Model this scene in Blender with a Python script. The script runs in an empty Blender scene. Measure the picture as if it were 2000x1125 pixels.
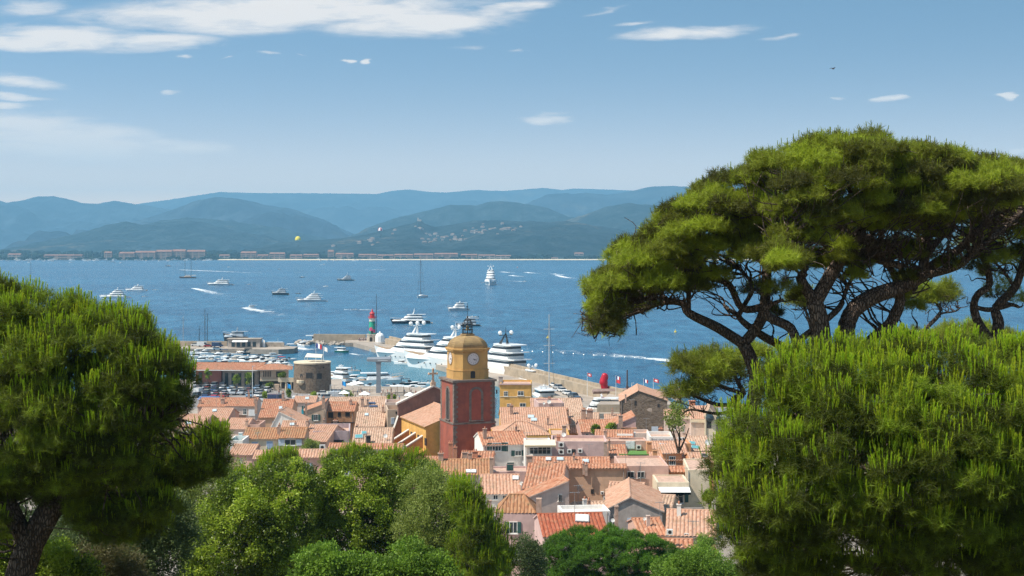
import bpy, math, random
import numpy as np
from mathutils import Vector, Matrix, noise as mnoise

random.seed(7); RNG = np.random.default_rng(7)
SC = bpy.context.scene; COL = SC.collection
R = math.radians
F, HZ, CH = 2782.0, 473.0, 50.0          # focal length in photo pixels, horizon row, eye height above the sea

# ---------------------------------------------------------------- camera
cd = bpy.data.cameras.new('camera'); cam = bpy.data.objects.new('camera', cd); COL.objects.link(cam)
cam.location = (0, 0, CH); cam.rotation_euler = (R(90), 0, 0)
cd.sensor_width = 36.0; cd.lens = F / 2000 * 36.0
cd.shift_y = -(562.5 - HZ) / 2000.0
cd.clip_start = 0.5; cd.clip_end = 80000.0
SC.camera = cam
SC.view_settings.view_transform = 'Standard'; SC.view_settings.look = 'None'
SC.view_settings.gamma = 1.0; SC.view_settings.exposure = 0.55; SC.view_settings.use_curve_mapping = False
SC.cycles.use_denoising = True; SC.cycles.denoising_prefilter = 'NONE'; SC.cycles.denoising_input_passes = 'RGB_ALBEDO_NORMAL'
SC.cycles.max_bounces = 9; SC.cycles.diffuse_bounces = 4; SC.cycles.transmission_bounces = 5; SC.cycles.transparent_max_bounces = 10
SC.cycles.volume_bounces = 0

# ---------------------------------------------------------------- light
SUN_EL, SUN_AZ = R(56), R(-112)           # azimuth from +Y (away from the viewer), negative = left
sd = Vector((math.sin(SUN_AZ) * math.cos(SUN_EL), math.cos(SUN_AZ) * math.cos(SUN_EL), math.sin(SUN_EL)))
ld = bpy.data.lights.new('sun', 'SUN'); ld.energy = 4.6; ld.angle = R(0.53); ld.color = (1.0, 0.93, 0.82)
sun = bpy.data.objects.new('sun', ld); COL.objects.link(sun)
sun.rotation_euler = sd.to_track_quat('Z', 'Y').to_euler(); sun.location = (-200, 50, 300)

W = bpy.data.worlds.new('World'); SC.world = W; W.use_nodes = True
nt = W.node_tree; nt.nodes.clear()

class NG:
    """small helper to wire math nodes"""
    def __init__(s, nt): s.nt = nt
    def n(s, t, **kw):
        x = s.nt.nodes.new(t)
        for k, v in kw.items(): setattr(x, k, v)
        return x
    def link(s, a, b): s.nt.links.new(a, b)
    def m(s, op, a, b=None, c=None, clamp=False):
        x = s.n('ShaderNodeMath', operation=op); x.use_clamp = clamp
        for i, v in enumerate((a, b, c)):
            if v is None: continue
            if isinstance(v, (int, float)): x.inputs[i].default_value = v
            else: s.link(v, x.inputs[i])
        return x.outputs[0]
    def mr(s, v, a, b, c=0.0, d=1.0, smooth=True):
        x = s.n('ShaderNodeMapRange'); x.clamp = True
        if smooth: x.interpolation_type = 'SMOOTHSTEP'
        for i, q in enumerate((v, a, b, c, d)):
            if isinstance(q, (int, float)): x.inputs[i].default_value = q
            else: s.link(q, x.inputs[i])
        return x.outputs[0]
    def mix(s, f, a, b):
        x = s.n('ShaderNodeMix', data_type='RGBA')
        for i, v in ((0, f), (6, a), (7, b)):
            if isinstance(v, (int, float)): x.inputs[i].default_value = v
            elif isinstance(v, (tuple, list)): x.inputs[i].default_value = (*v[:3], 1)
            else: s.link(v, x.inputs[i])
        return x.outputs[2]
    def noise(s, vec, scale, detail=4, rough=0.55, dist=0.0, out=0):
        x = s.n('ShaderNodeTexNoise'); x.inputs['Scale'].default_value = scale
        x.inputs['Detail'].default_value = detail; x.inputs['Roughness'].default_value = rough
        x.inputs['Distortion'].default_value = dist
        if vec is not None: s.link(vec, x.inputs['Vector'])
        return x.outputs[out]
    def mapping(s, vec, scale=(1, 1, 1), loc=(0, 0, 0), rot=(0, 0, 0)):
        x = s.n('ShaderNodeMapping'); s.link(vec, x.inputs[0])
        x.inputs['Scale'].default_value = scale; x.inputs['Location'].default_value = loc; x.inputs['Rotation'].default_value = rot
        return x.outputs[0]

g = NG(nt)
tc = g.n('ShaderNodeTexCoord'); sep = g.n('ShaderNodeSeparateXYZ'); g.link(tc.outputs['Generated'], sep.inputs[0])
dx, dy, dz = sep.outputs
# the clear sky: Nishita, its low band stretched a little so it deepens as fast as the photographed (polarised) sky does
cmb = g.n('ShaderNodeCombineXYZ'); g.link(dx, cmb.inputs[0]); g.link(dy, cmb.inputs[1])
g.link(g.m('ADD', g.m('MULTIPLY', g.m('MAXIMUM', dz, 0.0), 4.2), 0.06), cmb.inputs[2])
nrm = g.n('ShaderNodeVectorMath', operation='NORMALIZE'); g.link(cmb.outputs[0], nrm.inputs[0])
sky = g.n('ShaderNodeTexSky', sky_type='NISHITA'); sky.sun_disc = False
sky.sun_elevation = SUN_EL; sky.sun_rotation = SUN_AZ % (2 * math.pi); sky.altitude = 0; sky.air_density = 1.0; sky.dust_density = 0.9; sky.ozone_density = 1.5
try: g.link(nrm.outputs[0], sky.inputs['Vector'])
except Exception: pass
# thin cirrus: direction (u across, v up) at infinity
ys = g.m('MAXIMUM', dy, 0.05)
u = g.m('DIVIDE', dx, ys); v = g.m('DIVIDE', dz, ys)
uv = g.n('ShaderNodeCombineXYZ'); g.link(u, uv.inputs[0]); g.link(v, uv.inputs[1])
warp = g.n('ShaderNodeVectorMath', operation='SUBTRACT'); g.link(g.noise(g.mapping(uv.outputs[0], (9, 40, 1)), 1.0, 5, 0.6, out=1), warp.inputs[0]); warp.inputs[1].default_value = (.5, .5, .5)
ws = g.n('ShaderNodeVectorMath', operation='MULTIPLY'); g.link(warp.outputs[0], ws.inputs[0]); ws.inputs[1].default_value = (.09, .016, 0)
wa = g.n('ShaderNodeVectorMath', operation='ADD'); g.link(uv.outputs[0], wa.inputs[0]); g.link(ws.outputs[0], wa.inputs[1])
sp2 = g.n('ShaderNodeSeparateXYZ'); g.link(wa.outputs[0], sp2.inputs[0]); wu, wv = sp2.outputs[0], sp2.outputs[1]
CLOUDS = [  # centre px, py, half widths px, tilt (rise per px), strength
    (560, 26, 560, 52, -.035, 1.0), (820, 40, 300, 40, -.05, .95), (90, 78, 300, 34, .02, 1.0), (300, 85, 190, 26, -.06, .85), (980, 22, 150, 22, -.15, .8), (60, 20, 120, 26, 0, .55),
    (20, 158, 130, 16, .05, .85), (20, 186, 110, 11, .06, .75), (10, 205, 70, 12, 0, .85), (90, 268, 380, 62, .10, .95), (300, 280, 230, 30, .10, .8), (20, 262, 160, 40, .05, .8),
    (1340, 68, 145, 22, -.07, .85), (1240, 50, 60, 8, -.1, .5), (1520, 74, 50, 9, -.1, .6), (1190, 24, 60, 8, -.3, .4),
    (1063, 238, 66, 13, .02, .8), (1075, 226, 40, 9, 0, .45), (1716, 187, 52, 9, -.12, .8), (1628, 189, 18, 5, 0, .5), (1990, 189, 30, 10, -.2, .95), (1992, 301, 30, 12, -.15, .95),
    (722, 122, 22, 9, -.05, 1.0), (680, 120, 22, 8, .12, .8), (515, 100, 48, 5, 0, .6), (597, 101, 10, 4, 0, .5), (345, 113, 16, 6, 0, .5), (425, 112, 16, 4, -.1, .45),
    (340, 181, 36, 5, -.05, .5), (998, 98, 34, 6, 0, .55), (900, 90, 60, 6, -.05, .35)]
acc = None
for (cx, cy, rx, ry, tl, st) in CLOUDS:
    a = g.m('MULTIPLY_ADD', wu, F / rx, -(cx - 1000) / rx)
    b0 = g.m('MULTIPLY_ADD', wv, F / ry, -(HZ - cy) / ry)
    b = g.m('MULTIPLY_ADD', a, tl * rx / ry, b0)
    r2 = g.m('ADD', g.m('MULTIPLY', a, a), g.m('MULTIPLY', b, b))
    k = g.m('MULTIPLY', g.m('POWER', g.m('SUBTRACT', 1.0, r2, clamp=True), 1.5), st * 1.15)
    acc = k if acc is None else g.m('MAXIMUM', acc, k)
fine = g.noise(g.mapping(uv.outputs[0], (22, 120, 1)), 1.0, 7, 0.62, 0.3)
ca = g.m('ADD', acc, g.m('MULTIPLY', g.m('SUBTRACT', fine, 0.5), 2.3))
ca = g.m('MULTIPLY', g.mr(ca, 0.0, 0.95, smooth=False), g.mr(acc, 0.0, 0.5))
ca = g.m('MULTIPLY', ca, g.mr(acc, 0.0, 0.9, 0.55, 0.95))
skc = g.n('ShaderNodeHueSaturation'); skc.inputs['Saturation'].default_value = 0.98; g.link(sky.outputs[0], skc.inputs['Color'])
low = g.m('POWER', 2.718, g.m('MULTIPLY', g.m('MAXIMUM', g.m('SUBTRACT', dz, .022), 0.0), -31.0))
tn = g.n('ShaderNodeVectorMath', operation='MULTIPLY'); g.link(skc.outputs[0], tn.inputs[0]); tn.inputs[1].default_value = (.90, 1.12, 1.03)
clear = g.mix(g.m('MULTIPLY', low, .95), tn.outputs[0], (13.0, 8.4, 4.7))
full = g.mix(ca, clear, (5.8, 5.35, 5.0))
bg = g.n('ShaderNodeBackground'); bg.inputs[1].default_value = 0.122; g.link(full, bg.inputs[0])
wo = g.n('ShaderNodeOutputWorld'); g.link(bg.outputs[0], wo.inputs[0])

# ---------------------------------------------------------------- geometry helpers
def at(px, py, d): return Vector(((px - 1000) / F * d, d, CH - (py - HZ) / F * d))
def atz(px, py, z): return at(px, py, (CH - z) * F / (py - HZ))
def wd(py): return CH * F / (py - HZ)            # distance of a waterline seen at row py

class MB:
    """collects faces for ONE mesh object"""
    def __init__(s): s.v = []; s.f = []; s.mi = []; s.uv = {}
    def add(s, vs, fs, mi=0, uvs=None):
        b = len(s.v); s.v += [tuple(p) for p in vs]
        for i, f in enumerate(fs):
            if uvs: s.uv[len(s.f)] = uvs[i]
            s.f.append([b + k for k in f]); s.mi.append(mi)
        return s
    def box(s, c, d, mi=0, M=None, top=1.0, taper=(1, 1)):
        x, y, z = (k / 2 for k in d); vs = []
        for sz in (-1, 1):
            tx, ty = (taper if sz > 0 else (1, 1))
            for sx, sy in ((-1, -1), (1, -1), (1, 1), (-1, 1)):
                p = Vector((sx * x * tx, sy * y * ty, sz * z))
                if M is not None: p = M @ p
                vs.append(p + Vector(c))
        return s.add(vs, [(3, 2, 1, 0), (4, 5, 6, 7), (0, 1, 5, 4), (1, 2, 6, 5), (2, 3, 7, 6), (3, 0, 4, 7)], mi)
    def prism(s, poly, z0, z1, mi=0, top=None, cap=True):
        """plan polygon (counter-clockwise) from z0 to z1; top = other polygon for the top"""
        n = len(poly); t = top or poly
        z1s = z1 if isinstance(z1, (list, tuple)) else [z1] * n
        z0s = z0 if isinstance(z0, (list, tuple)) else [z0] * n
        vs = [(p[0], p[1], z0s[i]) for i, p in enumerate(poly)] + [(p[0], p[1], z1s[i]) for i, p in enumerate(t)]
        fs = [(i, (i + 1) % n, n + (i + 1) % n, n + i) for i in range(n)]
        if cap: fs += [tuple(range(n, 2 * n)), tuple(range(n - 1, -1, -1))]
        return s.add(vs, fs, mi)
    def lathe(s, prof, n=16, c=(0, 0, 0), mi=0, sx=1, sy=1, a0=0):
        vs = []; fs = []
        for (r, z) in prof:
            for k in range(n):
                a = a0 + 2 * math.pi * k / n; vs.append((c[0] + r * sx * math.cos(a), c[1] + r * sy * math.sin(a), c[2] + z))
        for j in range(len(prof) - 1):
            for k in range(n):
                k2 = (k + 1) % n; fs.append((j * n + k, j * n + k2, (j + 1) * n + k2, (j + 1) * n + k))
        fs.append(tuple(range(n - 1, -1, -1))); fs.append(tuple((len(prof) - 1) * n + k for k in range(n)))
        return s.add(vs, fs, mi)
    def tube(s, pts, rad, n=6, mi=0):
        pts = [Vector(p) for p in pts]; m = len(pts)
        if not isinstance(rad, (list, tuple)): rad = [rad] * m
        vs = []; fs = []; ref = Vector((0.31, 0.17, 0.93))
        for i, p in enumerate(pts):
            t = (pts[min(i + 1, m - 1)] - pts[max(i - 1, 0)])
            t = t.normalized() if t.length > 1e-9 else Vector((0, 0, 1))
            a = t.cross(ref)
            if a.length < .05: a = t.cross(Vector((1, 0, 0)))
            a.normalize(); b = t.cross(a)
            for k in range(n):
                th = 2 * math.pi * k / n; vs.append(p + (a * math.cos(th) + b * math.sin(th)) * rad[i])
        for i in range(m - 1):
            for k in range(n):
                k2 = (k + 1) % n; fs.append((i * n + k, i * n + k2, (i + 1) * n + k2, (i + 1) * n + k))
        fs.append(tuple(range(n - 1, -1, -1))); fs.append(tuple((m - 1) * n + k for k in range(n)))
        return s.add(vs, fs, mi)
    def ball(s, c, r, nu=10, nv=7, mi=0, sc=(1, 1, 1), lo=-math.pi / 2):
        prof = []
        for j in range(nv + 1):
            a = lo + (math.pi / 2 - lo) * j / nv; prof.append((max(1e-4, r * math.cos(a)), r * math.sin(a) * sc[2]))
        return s.lathe(prof, nu, c, mi, sc[0], sc[1])
    def build(s, name, mats, parent=None, smooth=False, loc=None, rotz=0):
        me = bpy.data.meshes.new(name); me.from_pydata(s.v, [], s.f)
        if not isinstance(mats, (list, tuple)): mats = [mats]
        for m in mats: me.materials.append(m)
        me.polygons.foreach_set('material_index', s.mi)
        if s.uv:
            ul = me.uv_layers.new(name='UVMap')
            for fi, us in s.uv.items():
                p = me.polygons[fi]
                for k, li in enumerate(p.loop_indices): ul.data[li].uv = us[k]
        if smooth: me.polygons.foreach_set('use_smooth', [True] * len(s.f))
        me.update()
        o = bpy.data.objects.new(name, me); COL.objects.link(o)
        if parent is not None: o.parent = parent
        if loc is not None: o.location = loc
        if rotz: o.rotation_euler = (0, 0, rotz)
        return o

def tag(o, label, cat, group=None, kind=None):
    if label: o['label'] = label
    if cat: o['category'] = cat
    if group: o['group'] = group
    if kind: o['kind'] = kind
    return o
def struct(o): o['kind'] = 'structure'; return o
def thing(name, label, cat, loc=(0, 0, 0), rotz=0, group=None):
    o = bpy.data.objects.new(name, None); COL.objects.link(o); o.empty_display_size = .3
    o.location = loc; o.rotation_euler = (0, 0, rotz)
    return tag(o, label, cat, group)
def dup(root, loc, rotz, label=None, group=None, scale=None, swap=None):
    """copy of a thing with its parts and sub-parts; swap = {material: other material}"""
    def cp(o, par):
        c = o.copy(); COL.objects.link(c)
        if par is not None: c.parent = par
        if swap and c.type == 'MESH':
            for s in c.material_slots:
                mm = s.material
                if mm in swap: s.link = 'OBJECT'; s.material = swap[mm]
        for ch in KIDS.get(o.name, ()): cp(ch, c)
        return c
    KIDS = {}
    def scan(o):
        KIDS[o.name] = list(o.children)
        for c in o.children: scan(c)
    scan(root)
    r = cp(root, None); r.location = loc; r.rotation_euler = (0, 0, rotz)
    if label: r['label'] = label
    if group: r['group'] = group
    if scale: r.scale = (scale,) * 3 if isinstance(scale, (int, float)) else scale
    return r

# ---------------------------------------------------------------- materials
MATS = {}
def base_mat(name):
    m = bpy.data.materials.new(name); m.use_nodes = True; n = m.node_tree; n.nodes.clear()
    g = NG(n); out = g.n('ShaderNodeOutputMaterial'); b = g.n('ShaderNodeBsdfPrincipled'); g.link(b.outputs[0], out.inputs[0])
    return m, g, b, out
def pm(name, col, rough=.6, var=.18, scale=3.0, col2=None, bump=0.0, metal=0.0, spec=.35, streak=0.0, bscale=None):
    """painted / stone / metal surface with wear: colour varies by noise, optional vertical streaks and bump"""
    if name in MATS: return MATS[name]
    m, g, b, out = base_mat(name)
    co = g.n('ShaderNodeTexCoord').outputs['Object']
    n1 = g.noise(co, scale, 5, .6)
    c2 = col2 or tuple(c * (1 - var) for c in col); c1 = col if col2 else tuple(min(1, c * (1 + var * .6)) for c in col)
    c = g.mix(g.mr(n1, .32, .68), c1, c2)
    if streak:
        n2 = g.noise(g.mapping(co, (2.2, 2.2, .25)), 1.0, 4, .65)
        c = g.mix(g.m('MULTIPLY', g.mr(n2, .5, .75), streak), c, tuple(k * .55 for k in col))
    g.link(c, b.inputs['Base Color']); b.inputs['Roughness'].default_value = rough; b.inputs['Metallic'].default_value = metal
    b.inputs['Specular IOR Level'].default_value = spec
    if bump:
        bp = g.n('ShaderNodeBump'); bp.inputs['Strength'].default_value = bump; bp.inputs['Distance'].default_value = .05
        g.link(g.noise(co, bscale or scale * 5, 4, .6), bp.inputs['Height']); g.link(bp.outputs[0], b.inputs['Normal'])
    MATS[name] = m; return m
def glass_mat(name, col=(.02, .03, .035), rough=.08):
    if name in MATS: return MATS[name]
    m, g, b, out = base_mat(name); co = g.n('ShaderNodeTexCoord').outputs['Object']
    g.link(g.mix(g.noise(co, 2.0, 2), col, tuple(c * 1.8 for c in col)), b.inputs['Base Color'])
    b.inputs['Roughness'].default_value = rough; b.inputs['Specular IOR Level'].default_value = .6
    MATS[name] = m; return m
def tile_mat(name, cols, moss=.25, mosscol=(.22, .17, .11), tw=.36, tl=.42):
    """canal tiles: every tile (uv cell) has its own clay colour, lichen in patches"""
    if name in MATS: return MATS[name]
    m, g, b, out = base_mat(name)
    uv = g.n('ShaderNodeTexCoord').outputs['UV']; co = g.n('ShaderNodeTexCoord').outputs['Object']
    sp = g.n('ShaderNodeSeparateXYZ'); g.link(uv, sp.inputs[0])
    cu = g.m('FLOOR', g.m('DIVIDE', sp.outputs[0], tw / 2)); cv = g.m('FLOOR', g.m('DIVIDE', g.m('ADD', sp.outputs[1], g.m('MULTIPLY', cu, .17)), tl))
    cb = g.n('ShaderNodeCombineXYZ'); g.link(cu, cb.inputs[0]); g.link(cv, cb.inputs[1])
    wn = g.n('ShaderNodeTexWhiteNoise', noise_dimensions='3D'); g.link(cb.outputs[0], wn.inputs['Vector'])
    rp = g.n('ShaderNodeValToRGB'); e = rp.color_ramp.elements
    for i, c in enumerate(cols):
        p = i / (len(cols) - 1)
        el = e[0] if i == 0 else (e[-1] if i == len(cols) - 1 else e.new(p))
        el.position = p; el.color = (*c, 1)
    g.link(wn.outputs['Value'], rp.inputs[0])
    c = g.mix(g.m('MULTIPLY', g.mr(g.noise(co, .55, 5, .65), .5, .72), moss * 1.6), rp.outputs[0], mosscol)
    c = g.mix(g.m('MULTIPLY', g.mr(g.noise(co, 6.0, 3, .7), .56, .7), .35), c, (.50, .40, .31))
    g.link(c, b.inputs['Base Color']); b.inputs['Roughness'].default_value = .85; b.inputs['Specular IOR Level'].default_value = .2
    MATS[name] = m; return m

def leaf_mat(name, cols, trans=.25, rough=.55, spec=.3):
    """foliage: colour per tuft from the 'tint' attribute"""
    m, g, b, out = base_mat(name)
    a = g.n('ShaderNodeAttribute'); a.attribute_name = 'tint'
    rp = g.n('ShaderNodeValToRGB'); e = rp.color_ramp.elements
    for i, c in enumerate(cols):
        p = i / (len(cols) - 1)
        el = e[0] if i == 0 else (e[-1] if i == len(cols) - 1 else e.new(p))
        el.position = p; el.color = (*c, 1)
    g.link(a.outputs['Fac'], rp.inputs[0]); g.link(rp.outputs[0], b.inputs['Base Color'])
    b.inputs['Roughness'].default_value = rough; b.inputs['Specular IOR Level'].default_value = spec
    tr = g.n('ShaderNodeBsdfTranslucent'); g.link(rp.outputs[0], tr.inputs[0])
    mx = g.n('ShaderNodeMixShader'); mx.inputs[0].default_value = trans
    g.link(b.outputs[0], mx.inputs[1]); g.link(tr.outputs[0], mx.inputs[2]); g.link(mx.outputs[0], out.inputs[0])
    MATS[name] = m; return m
def stone_mat(name, cols, scale=1.6, mortar=(.34, .29, .23), rough=.9):
    """rubble masonry: one colour per stone, pale joints"""
    if name in MATS: return MATS[name]
    m, g, b, out = base_mat(name)
    co = g.mapping(g.n('ShaderNodeTexCoord').outputs['Object'], (1, 1, 1.7))
    vo = g.n('ShaderNodeTexVoronoi'); vo.inputs['Scale'].default_value = scale; g.link(co, vo.inputs['Vector'])
    ve = g.n('ShaderNodeTexVoronoi', feature='DISTANCE_TO_EDGE'); ve.inputs['Scale'].default_value = scale; g.link(co, ve.inputs['Vector'])
    sp = g.n('ShaderNodeSeparateXYZ'); g.link(vo.outputs['Color'], sp.inputs[0])
    rp = g.n('ShaderNodeValToRGB'); e = rp.color_ramp.elements
    for i, c in enumerate(cols):
        p = i / (len(cols) - 1)
        el = e[0] if i == 0 else (e[-1] if i == len(cols) - 1 else e.new(p))
        el.position = p; el.color = (*c, 1)
    g.link(sp.outputs[0], rp.inputs[0])
    c = g.mix(g.mr(ve.outputs[0], .02, .10), mortar, rp.outputs[0])
    c = g.mix(g.m('MULTIPLY', g.noise(co, .35, 4), .45), c, tuple(k * .6 for k in cols[0]))
    g.link(c, b.inputs['Base Color']); b.inputs['Roughness'].default_value = rough; b.inputs['Specular IOR Level'].default_value = .2
    bp = g.n('ShaderNodeBump'); bp.inputs['Strength'].default_value = .6; bp.inputs['Distance'].default_value = .08
    g.link(g.mr(ve.outputs[0], 0, .15), bp.inputs['Height']); g.link(bp.outputs[0], b.inputs['Normal'])
    MATS[name] = m; return m
# ================================================================ SETTING: ground, sea, hills, far shore
def smooth(a, b, x):
    t = np.clip((x - a) / (b - a), 0, 1); return t * t * (3 - 2 * t)
GZ = [(-200, 49), (0, 48.2), (6, 47.2), (12, 45.4), (22, 42.2), (30, 39.8), (45, 36), (60, 31.5), (90, 22), (120, 15.5), (150, 12.5), (200, 11), (250, 9.5), (300, 6.5), (350, 3.6), (392, 2.0), (404, -3.5), (430, -5), (9999, -5)]
def gz(x, y):
    return float(np.interp(y, [a for a, b in GZ], [b for a, b in GZ]))

def grid_obj(name, xs, ys, zf, mat, smoothf=True):
    nx, ny = len(xs), len(ys)
    vs = [(x, y, zf(x, y)) for y in ys for x in xs]
    fs = [(j * nx + i, j * nx + i + 1, (j + 1) * nx + i + 1, (j + 1) * nx + i) for j in range(ny - 1) for i in range(nx - 1)]
    return MB().add(vs, fs).build(name, mat, smooth=smoothf)

m_ground, g, b, out = base_mat('hillside_soil')
co = g.n('ShaderNodeTexCoord').outputs['Object']
c = g.mix(g.mr(g.noise(co, .35, 6, .65), .35, .65), (.085, .085, .035), (.20, .15, .09))
c = g.mix(g.mr(g.noise(co, 3.0, 4, .65), .45, .7), c, (.055, .075, .025))
sx = g.n('ShaderNodeSeparateXYZ'); g.link(co, sx.inputs[0])
wob = g.m('MULTIPLY', g.noise(co, .05, 4), 40)
town = g.m('MULTIPLY', g.mr(g.m('ADD', sx.outputs[1], g.m('MULTIPLY', wob, .5)), 118, 140), g.m('MULTIPLY', g.mr(g.m('ADD', sx.outputs[0], wob), -96, -88), g.mr(g.m('ADD', sx.outputs[0], wob), 80, 72)))
c = g.mix(town, c, (.27, .235, .20))
g.link(c, b.inputs['Base Color']); b.inputs['Roughness'].default_value = .95; b.inputs['Specular IOR Level'].default_value = .1
bp = g.n('ShaderNodeBump'); bp.inputs['Strength'].default_value = .7; bp.inputs['Distance'].default_value = .2; g.link(g.noise(co, 2.5, 5, .65), bp.inputs['Height']); g.link(bp.outputs[0], b.inputs['Normal'])
xs = list(np.linspace(-260, 260, 70)); ys = list(np.linspace(-120, 130, 70)) + list(np.linspace(138, 440, 40))
struct(grid_obj('ground', xs, ys, lambda x, y: gz(x, y) + (mnoise.noise((x * .06, y * .06, 3)) * .9 if y < 125 else 0) * (1 if y > 14 else .2), m_ground))

# ---- sea
m_sea, g, b, out = base_mat('sea_water')
co = g.n('ShaderNodeTexCoord').outputs['Object']
big = g.noise(g.mapping(co, (.0012, .0045, 1), rot=(0, 0, .12)), 1.0, 5, .6, .4)
mid = g.noise(g.mapping(co, (.016, .010, 1), rot=(0, 0, -.1)), 1.0, 6, .68)
sml = g.noise(g.mapping(co, (.085, .030, 1), rot=(0, 0, .05)), 1.0, 6, .75)
deep = g.mix(g.mr(big, .36, .64), (.012, .076, .150), (.022, .112, .200))
deep = g.mix(g.m('MULTIPLY', g.mr(mid, .52, .70), .5), deep, (.030, .130, .235))
deep = g.mix(g.m('MULTIPLY', g.mr(sml, .50, .62), .75), deep, (.005, .038, .092))  # dark and bright sides of the ripples painted into the water colour
deep = g.mix(g.m('MULTIPLY', g.mr(sml, .36, .48, 1, 0), .62), deep, (.050, .185, .30))
# shallow, sandy bottom inside the harbour walls
spx = g.n('ShaderNodeSeparateXYZ'); g.link(co, spx.inputs[0])
mo = g.m('ADD', spx.outputs[1], g.m('MULTIPLY', spx.outputs[0], 1.4))
sh = g.m('MULTIPLY', g.mr(spx.outputs[1], 660, 560), g.mr(g.m('ADD', spx.outputs[0], g.m('MULTIPLY', g.m('SUBTRACT', spx.outputs[1], 500), .36)), 14, -2))
deep = g.mix(g.m('MULTIPLY', sh, g.mr(mid, .2, .8, .45, .7)), deep, (.042, .19, .235))
g.link(deep, b.inputs['Base Color']); b.inputs['Roughness'].default_value = .22; b.inputs['IOR'].default_value = 1.33; b.inputs['Specular IOR Level'].default_value = .22
bp = g.n('ShaderNodeBump'); bp.inputs['Strength'].default_value = .55; bp.inputs['Distance'].default_value = .9
hh = g.m('ADD', g.noise(g.mapping(co, (.16, .42, 1), rot=(0, 0, .2)), 1.0, 6, .7), g.m('MULTIPLY', g.noise(g.mapping(co, (.7, 1.3, 1)), 1.0, 4, .6), .3))
g.link(hh, bp.inputs['Height']); g.link(bp.outputs[0], b.inputs['Normal'])
struct(MB().add([(-9000, 392, 0), (9000, 392, 0), (9000, 15800, 0), (-9000, 15800, 0)], [(0, 1, 2, 3)]).build('sea', m_sea))

# ---- hills
def forest_mat(name, c1, c2, c3, sc):
    c1, c2 = (c1[0] * .32, c1[1] * .45, c1[2] * 1.3), (c2[0] * .68, c2[1] * .78, c2[2] * 1.9)  # second tone lifted to paint in sunlit patches; both tones shifted to blue
    m, g, b, out = base_mat(name); co = g.n('ShaderNodeTexCoord').outputs['Object']
    c = g.mix(g.mr(g.noise(co, sc, 6, .7), .38, .62), c1, c2)
    c = g.mix(g.m('MULTIPLY', g.mr(g.noise(co, sc * .22, 5, .7), .58, .68), .8), c, c3)
    c = g.mix(g.mr(g.noise(co, sc * 4, 3, .7), .35, .7), c, tuple(k * .6 for k in c1))
    g.link(c, b.inputs['Base Color']); b.inputs['Roughness'].default_value = 1; b.inputs['Specular IOR Level'].default_value = .05
    bp = g.n('ShaderNodeBump'); bp.inputs['Strength'].default_value = 1; bp.inputs['Distance'].default_value = 8; g.link(g.noise(co, sc * 2.5, 4, .7), bp.inputs['Height']); g.link(bp.outputs[0], b.inputs['Normal'])
    return m
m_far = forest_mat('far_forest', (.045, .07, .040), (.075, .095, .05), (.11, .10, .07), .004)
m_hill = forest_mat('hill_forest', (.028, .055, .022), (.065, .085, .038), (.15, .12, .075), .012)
def hillz(d, pts, x, y, front, back, amp, seed):
    px = 1000 + x / d * F
    py = np.interp(px, [p[0] for p in pts], [p[1] for p in pts])
    h = CH + (HZ - py) / F * d
    t = (d - y) / front if y < d else (y - d) / back
    t = min(max(t, 0), 1)
    n = mnoise.fractal(Vector((x / 700 + seed, y / 900, seed)), .9, 2.1, 5)
    rim = mnoise.fractal(Vector((x / 55, seed * 3, y / 300)), .8, 2.0, 3) * 3.2
    fall = (1 - t) ** 1.35 * (1 + .25 * t)
    return h * fall + amp * 1.9 * n * t * (1 - t) * 3 + rim * (1 - t) - 8 * t
def hill(d, pts, front, back, amp, mat, seed):
    x0, x1 = (pts[0][0] - 1000) / F * d, (pts[-1][0] - 1000) / F * d
    xs = list(np.linspace(x0, x1, 260)); ys = [d - front * (1 - k / 26) for k in range(27)] + [d + back * k / 6 for k in range(1, 7)]
    o = grid_obj('hills', xs, ys, lambda x, y: hillz(d, pts, x, y, front, back, amp, seed), mat)
    return struct(o)
HILL_A = [(-250, 400), (0, 402), (200, 402), (265, 399), (330, 390), (375, 383), (430, 375), (500, 377), (560, 377), (680, 378), (735, 379), (770, 372), (800, 370), (838, 375), (870, 376), (925, 371), (985, 373), (1060, 367), (1100, 371), (1120, 368), (1180, 370), (1230, 372), (1300, 375), (1500, 360), (1800, 350), (2300, 360)]
HILL_B = [(-300, 385), (-60, 385), (0, 392), (25, 398), (50, 391), (72, 384), (105, 383), (130, 388), (160, 396), (190, 398), (222, 392), (250, 396), (270, 400), (330, 412), (420, 428), (520, 445), (620, 470)]
HILL_C = [(240, 440), (330, 412), (390, 390), (430, 385), (470, 389), (520, 400), (570, 408), (630, 428), (680, 452), (720, 470)]
HILL_D = [(180, 466), (260, 447), (320, 430), (365, 425), (420, 428), (480, 436), (550, 445), (600, 458), (660, 470)]
HILL_E = [(690, 466), (720, 445), (780, 424), (840, 410), (880, 400), (930, 401), (960, 393), (1000, 394), (1060, 404), (1090, 415), (1120, 430), (1180, 455)]
HILL_R = [(900, 450), (980, 412), (1040, 396), (1080, 386), (1120, 379), (1150, 377), (1190, 380), (1230, 374), (1270, 365), (1310, 363), (1345, 365), (1385, 357), (1410, 347), (1430, 344), (1500, 335), (1700, 330), (1900, 345), (2300, 350)]
HILL_F = [(960, 455), (1040, 440), (1100, 433), (1150, 416), (1190, 402), (1230, 397), (1275, 401), (1320, 412), (1380, 428), (1480, 440), (1700, 430), (2300, 440)]
HILL_G = [(520, 478), (570, 472), (640, 468), (690, 462), (725, 455), (760, 446), (785, 441), (805, 437), (815, 432), (820, 430), (826, 435), (840, 441), (855, 443), (885, 438), (930, 431), (970, 430), (1020, 432), (1060, 433), (1110, 432), (1170, 441), (1260, 456), (1400, 462), (1700, 452), (2300, 455)]
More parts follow.
